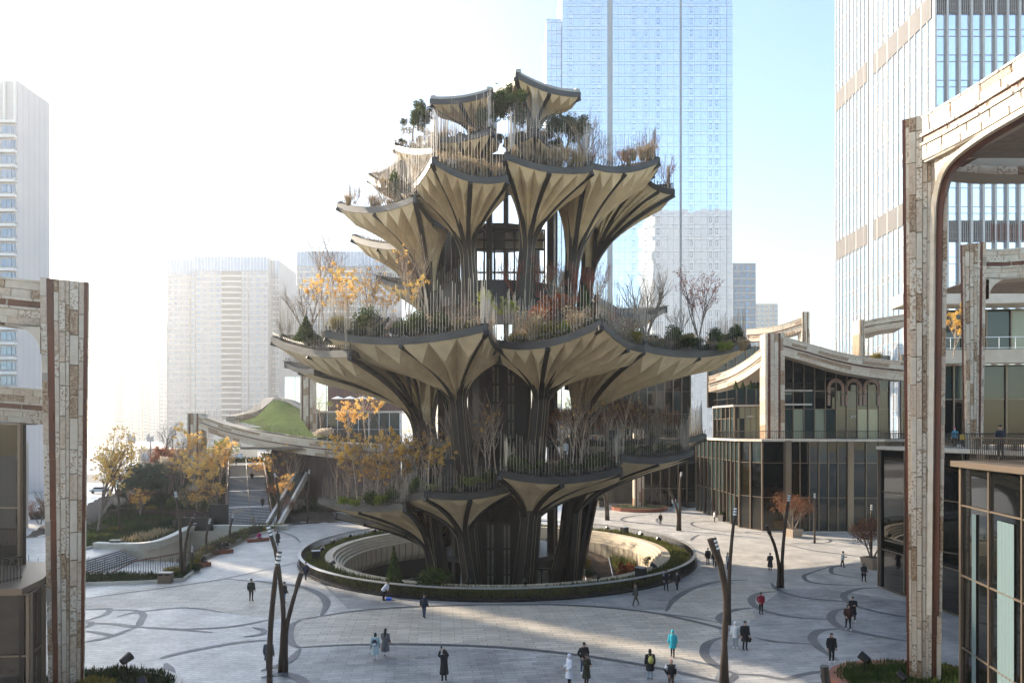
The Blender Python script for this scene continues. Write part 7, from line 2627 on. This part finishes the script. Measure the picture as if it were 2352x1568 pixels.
for i, (px, py, d, h) in enumerate(((302, 1100, 190, 12), (396, 1100, 200, 14), (428, 1100, 190, 11), (345, 1100, 210, 12))):
    g = at(px, py, d)
    t = thing('signal_mast', 'thin hazy street mast beyond the left garden', 'mast', (g.x, g.y, 0), 'street masts in the haze')
    b = MB()
    b.tube([(g.x, g.y, 0), (g.x, g.y, h)], 0.16, 6)
    b.build('mast_pole', M['metal_rail'], t)
    b = MB()
    b.box((g.x, g.y, h - 0.8), (1.8, 0.8, 1.6))
    b.box((g.x - .5, g.y, h + 0.4), (.5, .4, .9))
    b.build('mast_head', M['mull_grey'], t)
# lamp whose head pokes in at the bottom right
hd = at(1893, 1528, 20)
t = thing('street_lamp', 'lamp head poking up from the bottom edge at right', 'street lamp', (hd.x, hd.y, 0), 'bent-pole lamps on the plaza')
b = MB()
b.tube([(hd.x + .25, hd.y, 0), (hd.x + .2, hd.y, 3), (hd.x + .12, hd.y, 5.6)], [.15, .13, .11], 8)
pole = b.build('pole', M['wood_dark'], t, smooth=True)
e = V((hd.x + .12, hd.y, 5.6))
d = (hd - e).normalized()
b = MB()
b.tube([e, e + d * 0.62], .11, 10)
b.build('lamp_glass', M['lamp_glass'], pole)
b = MB()
for q in range(4):
    c = e + d * (0.04 + q * .2)
    b.tube([c - d * .035, c + d * .035], .12, 10)
for s in (-1, 1):
    b.tube([e + d * .62 + V((s * .1, 0, 0)), hd + V((s * .1, 0, -.25))], .02, 5)
b.tube([hd - d * .45, hd], .12, 10)
b.build('lamp_band', M['metal_dark'], pole)

# ------------------------------------------------------------------ bins, benches, planters, booth
def bin_(px, py, label):
    g = gd(px, py)
    t = thing('litter_bin', label, 'bin', g, 'twin litter bins')
    for s in (-1, 1):
        bpiece('bin_body', M['bin'], t, g + V((s * .3, 0, .45)), (.58, .5, .9))
        bpiece('bin_mouth', M['metal_dark'], t, g + V((s * .3, -.26, .78)), (.42, .03, .14))
    bpiece('bin_lid', M['cream_pale'], t, g + V((0, 0, .94)), (1.24, .56, .07))
bin_(380, 1338, 'twin bronze litter bin at the end of the kerb bed')
bin_(266, 1258, 'twin bronze litter bin above the sunken steps')
def block_bench(px, py, label, w=1.6, rz=0.0, m=None, d=.5, h=.42):
    g = gd(px, py)
    t = thing('bench', label, 'bench', g, 'block benches')
    ca, sa = math.cos(rz), math.sin(rz)
    for i in range(3):
        c = g + V((ca, sa, 0)) * (i - 1) * w / 3 + V((0, 0, h / 2))
        bpiece('seat_block', m or M['terracotta'], t, c, (w / 3 - .02, d, h), rz)
block_bench(593, 1243, 'terracotta block bench under the pink jacket', 2.6, rad(35))
block_bench(512, 1271, 'terracotta block bench under the hunched pair', 2.2, rad(45))
block_bench(463, 1302, 'terracotta block bench nearest on the left kerb', 1.8, rad(55))
def potted(px, py, label, key, sc, w=1.3, h=0.9, m=None):
    g = gd(px, py)
    t = thing('planter_pot', label + ' pot', 'planter', g, 'square planters with trees')
    b = MB()
    prev = None
    for k in range(4):
        z0, z1 = k * h / 4, (k + 1) * h / 4 - .02
        ww = w * (0.86 + 0.05 * k)
        b.box(g + V((0, 0, (z0 + z1) / 2)), (ww, ww, z1 - z0), rad(20))
    b.build('pot_course', m or M['planter_tan'], t)
    bpiece('pot_soil', M['soil'], t, g + V((0, 0, h - .03)), (w * .8, w * .8, .08), rad(20))
    proto_place(key, g + V((0, 0, h)), rnd.uniform(0, 6), sc, label + ' plant')
potted(1822, 1232, 'rust-red maple in tan', 'maple', 1.25, 1.7, 1.05)
potted(2003, 1305, 'dry brown maple beside the glass box in tan', 'maple', 1.1, 1.5, 1.15)
potted(1662, 1196, 'low bush by the shop in dark', 'domed', 0.6, 1.3, .9, M['planter_dark'])
potted(1693, 1199, 'second low bush by the shop in dark', 'domed', 0.6, 1.3, .9, M['planter_dark'])
potted(1380, 1163, 'shrub against the fluted wall in dark', 'domed', 0.7, 1.5, 1.0, M['planter_dark'])
potted(1585, 1165, 'shrub at the shop corner in dark', 'domed', 0.7, 1.5, 1.0, M['planter_dark'])
potted(656, 1200, 'leafy pot beside the sloping parapets in dark', 'maple', 0.8, 1.7, 1.0, M['planter_dark'])
potted(92, 1190, 'round tree left of the portal column in dark', 'bare', 0.4, 2.4, 1.1, M['planter_dark'])
# flower bed behind pit, with terracotta blocks
def block_bed(pts, label, blab, m, n, seed, hh=.5, gm=None, bw=.45):
    P_ = [V((p[0], p[1], 0)) for p in pts]
    t = thing('seat_edge', blab, 'planter edge', P_[0])
    for i in range(len(P_)):
        a, c = P_[i], P_[(i + 1) % len(P_)]
        ang_ = math.atan2((c - a).y, (c - a).x)
        bpiece('seat_block', M['terracotta'], t, (a + c) / 2 + V((0, 0, hh / 2)), ((c - a).length + .15, bw, hh), ang_)
        bpiece('seat_top', gm or M['terracotta'], t, (a + c) / 2 + V((0, 0, hh + .03)), ((c - a).length + .18, bw + .08, .06), ang_)
    bed(label, pts, hh - .15, .45, m, n, seed)
def oval(px, py, rx, ry, n=18, z=0):
    c = gd(px, py)
    return [(c.x + rx * math.cos(2 * math.pi * i / n), c.y + ry * math.sin(2 * math.pi * i / n)) for i in range(n)]
block_bed(oval(1468, 1170, 4.6, 4.0), 'grey-green herbs in the terracotta bed behind the pit', 'terracotta seat edge round the flower bed behind the pit', M['leaf_olive'], 2500, 21)
# foreground beds at the feet of the portal columns
cL = V((-21.6, 35.2, 0))
ptsL = [(cL.x + 4.1 * math.cos(a_), cL.y + 2.6 * math.sin(a_)) for a_ in [2 * math.pi * i / 20 for i in range(20)]]
block_bed(ptsL, 'shaded green planting round the foot of the left portal column', 'pale-topped seat edge round the left portal bed', M['leaf_dark'], 6000, 22, .42, M['cream_pale'], .55)
bed('yellow-green bush mat beside the left portal column', [(p[0] * .45 + cL.x * .55 - .6, p[1] * .45 + cL.y * .55 - .3) for p in ptsL], .3, .5, M['leaf_mustard'], 2500, 23, soil=False)
cR = V((21.4, 36.2, 0))
ptsR = [(cR.x + 4.1 * math.cos(a_), cR.y + 2.7 * math.sin(a_)) for a_ in [2 * math.pi * i / 20 for i in range(20)]]
block_bed(ptsR, 'green planting round the foot of the right portal column', 'terracotta seat edge round the right portal bed', M['leaf_green'], 7000, 24, .45, None, .6)
bed('lime bush mat right of the right portal column', [(cR.x + 1.6 + 1.5 * math.cos(a_), cR.y + 1.5 * math.sin(a_)) for a_ in [2 * math.pi * i / 12 for i in range(12)]], .3, .55, M['leaf_lime'], 2000, 25, soil=False)
bed('pale grey-green mat at the front of the right portal bed', [(cR.x - 1.6 + 1.7 * math.cos(a_), cR.y - 1.5 + 1.0 * math.sin(a_)) for a_ in [2 * math.pi * i / 12 for i in range(12)]], .3, .3, M['plume'], 1500, 26, soil=False)
def spot(p, label, sc=1.0, rz=0.0):
    t = thing('spotlight', label, 'spotlight', p, 'garden spotlights')
    b = MB()
    p = V(p)
    b.tube([p, p + V((0, 0, .45 * sc))], .03, 5)
    b.build('stake', M['metal_dark'], t)
    d = V((math.cos(rz), math.sin(rz), .5)).normalized()
    c = p + V((0, 0, .55 * sc))
    b = MB()
    b.tube([c - d * .2 * sc, c + d * .18 * sc], [.13 * sc, .17 * sc], 8)
    b.build('lamp_can', M['metal_dark'], t)
    b = MB()
    b.tube([c + d * .181 * sc, c + d * .2 * sc], .13 * sc, 8)
    b.build('lens', M['lamp_glass'], t)
spot((-21.0, 37.2, .4), 'black spotlight behind the left portal bed planting', 1.5, 1.0)
spot((-18.5, 34.2, .4), 'black spotlight right in the left portal bed', 1.2, 2.5)
spot((19.3, 37.4, .45), 'black spotlight left of the right portal column', 1.4, 2.2)
spot((20.0, 35.0, .45), 'low black spotlight in the right portal bed', 1.1, 2.0)
for i, a_ in enumerate((3.02, 3.3, 2.8, 2.55, 3.75, 4.25, 4.6, 4.85, 5.2, 5.6, 0.2, 0.42, 0.75, 1.05)):
    p = PC + V((math.cos(a_), math.sin(a_), 0)) * 18.9 + V((0, 0, .45))
    spot(p, 'black moving spotlight in the planting round the pit', 1.25, a_ + math.pi)
for i, a_ in enumerate((3.45, 1.9, 0.62, 5.45, 1.35)):
    p = PC + V((math.cos(a_), math.sin(a_), 0)) * 19.4
    t = thing('equipment_box', 'black equipment box in the planting round the pit', 'equipment box', p, 'equipment boxes round the pit')
    bpiece('case', M['metal_dark'], t, p + V((0, 0, .75)), (.8, .7, 1.3), a_)
    bpiece('case_lid', M['mull_grey'], t, p + V((0, 0, 1.43)), (.86, .76, .06), a_)
# red steps inside the pit
sp = V((10.4, 80, PIT_Z))
t = thing('pit_steps', 'red-brown steps climbing inside the sunken pit at right', 'steps', sp)
for i in range(18):
    bpiece('step', M['step_red'], t, sp + V((0, i * .36, (i + 1) * .15 + .0)), (3.2, .4, (i + 1) * .3 if False else .28))
    bpiece('step_nosing', M['cream'], t, sp + V((0, i * .36 - .19, (i + 1) * .15 + .13)), (3.2, .05, .04))
bpiece('landing', M['cream'], t, sp + V((0, 8.0, 2.85)), (3.6, 3.0, .25))
for s in (-1, 1):
    b = MB()
    b.tube([sp + V((s * 1.65, -.2, 1.1)), sp + V((s * 1.65, 6.4, 3.95))], .045, 6)
    for i in range(6):
        q = sp + V((s * 1.65, i * 1.25, .15 + i * .55))
        b.tube([q, q + V((0, 0, 1.05))], .025, 5)
    b.build('stair_rail', M['mull_pale'], t)
b = MB()
for i in range(40):
    b.box(sp + V((2.1 + i * .06, 3 + i * .1, .9 + rnd.uniform(0, .8))), (.035, .035, 2.2 + rnd.uniform(0, .8)))
b.build('rod_screen', M['rod_dark'], t, kind='stuff')
# bank of planting inside the pit at right
b = MB()
b.add([(7, 78, PIT_Z), (16.5, 78, PIT_Z), (14.5, 88, -.9), (6, 91.3, -.9), (16, 74, PIT_Z)], [(0, 1, 2, 3), (0, 4, 1)])
structure(b.build('pit_bank', M['soil']))
bed('dry russet grasses on the bank inside the pit', [(6.2, 86), (8.4, 82), (8.6, 90), (6.5, 91)], -2.6, 1.6, M['grass_tan'], 1500, 31, soil=False)
bed('green and russet planting on the bank right of the red steps', [(12.3, 80), (15.8, 79), (14.2, 87), (12.2, 88.5)], -2.9, 1.8, M['grass_green'], 2500, 32, soil=False)
# booth left of the steps
g = gd(473, 1216)
t = thing('black_booth', 'black event booth with white emblem left of the garden steps', 'booth', g)
bpiece('counter', M['metal_dark'], t, g + V((-1.2, -.8, .9)), (5.0, .3, 1.8))
bpiece('back_panel', M['metal_dark'], t, g + V((1.4, .9, 1.7)), (2.6, .3, 3.4))
b = MB()
c = g + V((-1.2, -.97, 1.0))
for k_ in range(6):
    b.box(c + V(((k_ - 2.5) * .12, 0, .06 * math.sin(k_ * 1.9))), (.08, .01, .10 + .05 * (k_ % 2)))
b.build('emblem', M['white'], t)
P(0, 0, 'person in dark jacket standing behind the black booth', 1.75, 0, BLK, BLK, pos=g + V((-.3, 1.2, .9)), arms='fwd')
P(0, 0, 'person seated low behind the black booth counter', 1.7, rad(20), (.05, .05, .06), BLK, pos=g + V((-1.8, .6, .5)), arms='fwd')
# cleaning trolley behind the pit
g = gd(1585 * 1.0 - 33, 1168)
t = thing('cleaning_trolley', 'pale blue and white trolley beside the shop door behind the pit', 'trolley', g)
bpiece('trolley_bin', cloth((.25, .42, .5)), t, g + V((0, 0, .6)), (.9, .6, .9))
bpiece('trolley_bag', M['white'], t, g + V((-.3, .1, 1.3)), (.7, .5, .7))
# loungers on the widest ring and speaker towers on the lower ring
for i, px in enumerate((868, 888)):
    g = at(px, 752, 56.5)
    t = thing('recliner', 'dark slanted recliner on the front left petal', 'recliner', g, 'dark recliners on the widest ring')
    b = MB()
    b.obox(g + V((0, 0, .55)), V((.28, 0, .28)) , V((0, .3, 0)), V((-.05, 0, .05)))
    b.build('backrest', M['slab'], t)
    b = MB()
    b.box(g + V((-.6, 0, .2)), (1.0, .6, .1))
    b.build('seat', M['slab'], t)
for (px, py, d, w, h, lab) in ((1030, 1130, 61, .95, 3.0, 'tall black loudspeaker tower among the birches'), (1410, 1062, 63, .9, 3.0, 'dark loudspeaker tower behind the lower right rods')):
    g = at(px, py, d)
    t = thing('speaker_tower', lab, 'loudspeaker', g)
    for k_ in range(6):
        bpiece('speaker_box', M['metal_dark'], t, g + V((0, 0, (k_ + .5) * h / 6)), (w, .6, h / 6 - .02))
# cars on the far street
for i, (px, d, c) in enumerate(((232, 150, (.5, .5, .52)), (300, 172, (.03, .03, .035)), (330, 182, (.6, .6, .6)), (440, 186, (.1, .1, .12)), (395, 195, (.55, .5, .45)), (270, 190, (.4, .05, .05)))):
    x = (px - CX) * d / F_PX
    t = thing('parked_car', 'small hazy car on the far street behind the yellow trees', 'car', (x, d, 0), 'cars on the far street')
    b = MB()
    b.prism([(x - 2.1, d - .85), (x + 2.1, d - .85), (x + 2.1, d + .85), (x - 2.1, d + .85)], .3, .9)
    b.add([(x - 1.7, d - .8, .9), (x + 1.3, d - .8, .9), (x + 1.3, d + .8, .9), (x - 1.7, d + .8, .9), (x - 1.1, d - .65, 1.45), (x + .7, d - .65, 1.45), (x + .7, d + .65, 1.45), (x - 1.1, d + .65, 1.45)],
          [(0, 1, 5, 4), (1, 2, 6, 5), (2, 3, 7, 6), (3, 0, 4, 7), (4, 5, 6, 7)])
    b.build('car_body', cloth(c, .3), t)
    for sx in (-1.3, 1.3):
        b = MB()
        b.tube([(x + sx, d - .9, .33), (x + sx, d - .7, .33)], .33, 10)
        b.build('wheel', M['metal_dark'], t)
    bpiece('side_window', M['glass_dark'], t, (x - .2, d - .78, 1.18), (1.9, .1, .36))
# rods on the swept roof and lawn roof
def rod_row(name, label, pts, h, step, m, grp=None):
    t = thing(name, label, 'rod fence', pts[0], grp)
    b = MB()
    P_ = catmull(pts, 8)
    for a, c in zip(P_[:-1], P_[1:]):
        n = max(1, int((c - a).length / step))
        for i in range(n):
            p = lerp(a, c, (i + rnd.random() * .6) / n)
            hh = rnd.uniform(*h)
            b.tube([p, p + V((0, 0, hh))], .03, 3, cap=False)
    b.build('rod', m, t, kind='stuff')
rod_row('rod_fence', 'rust rods along the right sweep of the swept roof', [at(1798, 770, 99.5), at(1850, 784, 99), at(1920, 804, 98.5), at(1990, 818, 98), at(2070, 827, 97.5)], (.8, 1.5), .3, M['rod_dark'])
rod_row('rod_fence', 'rust rods along the left sweep of the swept roof', [at(1764, 784, 99.5), at(1735, 810, 102), at(1700, 834, 106), at(1640, 860, 112)], (.8, 1.4), .3, M['rod_dark'])
rod_row('rod_fence', 'thin rods standing along the far rim of the lawn roof', [at(470, 955, 127), at(520, 968, 128), at(560, 962, 134), at(600, 945, 142)], (1.2, 2.2), .3, M['rod_dark'])
rod_row('rod_fence', 'low rods along the near rim of the lawn roof', [at(545, 975, 122), at(600, 988, 118), at(680, 1003, 113), at(740, 1010, 110)], (1.0, 1.5), .35, M['rod_dark'])
rod_row('rod_fence', 'rust rods on top of the terrace portal beam', [at(2275, 553, 56), at(2310, 552, 55.5), at(2360, 550, 55)], (1.2, 1.5), .16, M['rust'])
bed('dry grass crest on the swept roof', [tuple(at(1800, 770, 99.2)[:2]), tuple(at(2070, 826, 97.4)[:2]), tuple(at(2070, 826, 99)[:2]), tuple(at(1800, 770, 101)[:2])], 24.6, .8, M['grass_tan'], 100, 41, soil=False)
plant('must', 2015, 826, 99, 'green shrub on the swept roof below the striped tower', 1.0)
plant('plumeb', 745, 1003, 114, 'pale grasses at the right end of the lawn roof', (2.5, 1.2, 1.1))
plant('gold1', 850, 1010, 108, 'golden tree on the roof beside the cafe terrace', 1.2)
plant('gold2', 800, 1012, 110, 'second golden tree on the roof beside the cafe terrace', 1.2)
plant('birch1', 840, 1008, 112, 'bare tree before the cafe terrace parasols', 1.3)
plant('birch1', 735, 1000, 122, 'pale bare tree beside the rear tiled column', 1.0)
plant('lime', 757, 943, 141, 'bright green plant at the end of the parasols', .4)
plant('gold1', 2190, 820, 60, 'yellow tree behind the right portal column', .7)
for i, px in enumerate((1905, 1690, 1706, 1725, 1740)):
    plant('cone', px, (892 if px < 1800 else 905), 104, 'small potted evergreen on the glass gallery balcony', .5, 'potted evergreens on the gallery balcony')
# ------------------------------------------------------------------ air
if HAZE > 0:
    b = MB()
    b.box((0, 1400, 92), (5200, 3100, 210))
    hz = b.build('haze', [])
    hz['kind'] = 'stuff'
    hm = bpy.data.materials.new('haze_air')
    hm.use_nodes = True
    for n in list(hm.node_tree.nodes):
        if n.type != 'OUTPUT_MATERIAL':
            hm.node_tree.nodes.remove(n)
    pv = hm.node_tree.nodes.new('ShaderNodeVolumePrincipled')
    pv.inputs['Color'].default_value = (0.97, 0.97, 0.97, 1)
    pv.inputs['Density'].default_value = HAZE
    pv.inputs['Anisotropy'].default_value = 0.6
    hm.node_tree.links.new(pv.outputs[0], [n for n in hm.node_tree.nodes if n.type == 'OUTPUT_MATERIAL'][0].inputs['Volume'])
    hz.data.materials.append(hm)
# ------------------------------------------------------------------ labels single out each thing: rank the look-alikes from left to right
bpy.data.scenes.remove(tmp_scene)
dgx = {}
bpy.context.view_layer.update()
for o in THINGS:
    dgx.setdefault(o['label'], []).append(o)
ORD = ['first', 'second', 'third', 'fourth', 'fifth', 'sixth', 'seventh', 'eighth', 'ninth', 'tenth', 'eleventh', 'twelfth', 'thirteenth', 'fourteenth', 'fifteenth',
       'sixteenth', 'seventeenth', 'eighteenth', 'nineteenth', 'twentieth', 'twenty-first', 'twenty-second', 'twenty-third', 'twenty-fourth', 'twenty-fifth', 'twenty-sixth',
       'twenty-seventh', 'twenty-eighth', 'twenty-ninth', 'thirtieth', 'thirty-first', 'thirty-second', 'thirty-third', 'thirty-fourth', 'thirty-fifth']
for lab, obs in dgx.items():
    if len(obs) < 2:
        continue
    obs.sort(key=lambda o: o.matrix_world.translation.x / max(1.0, o.matrix_world.translation.y))
    for i, o in enumerate(obs):
        o['label'] = lab + ', ' + (ORD[i] if i < len(ORD) else ORD[-1]) + ' from left'
for o in bpy.data.objects:
    for k_ in ('_root', '_proto', '_h'):
        if k_ in o.keys():
            del o[k_]
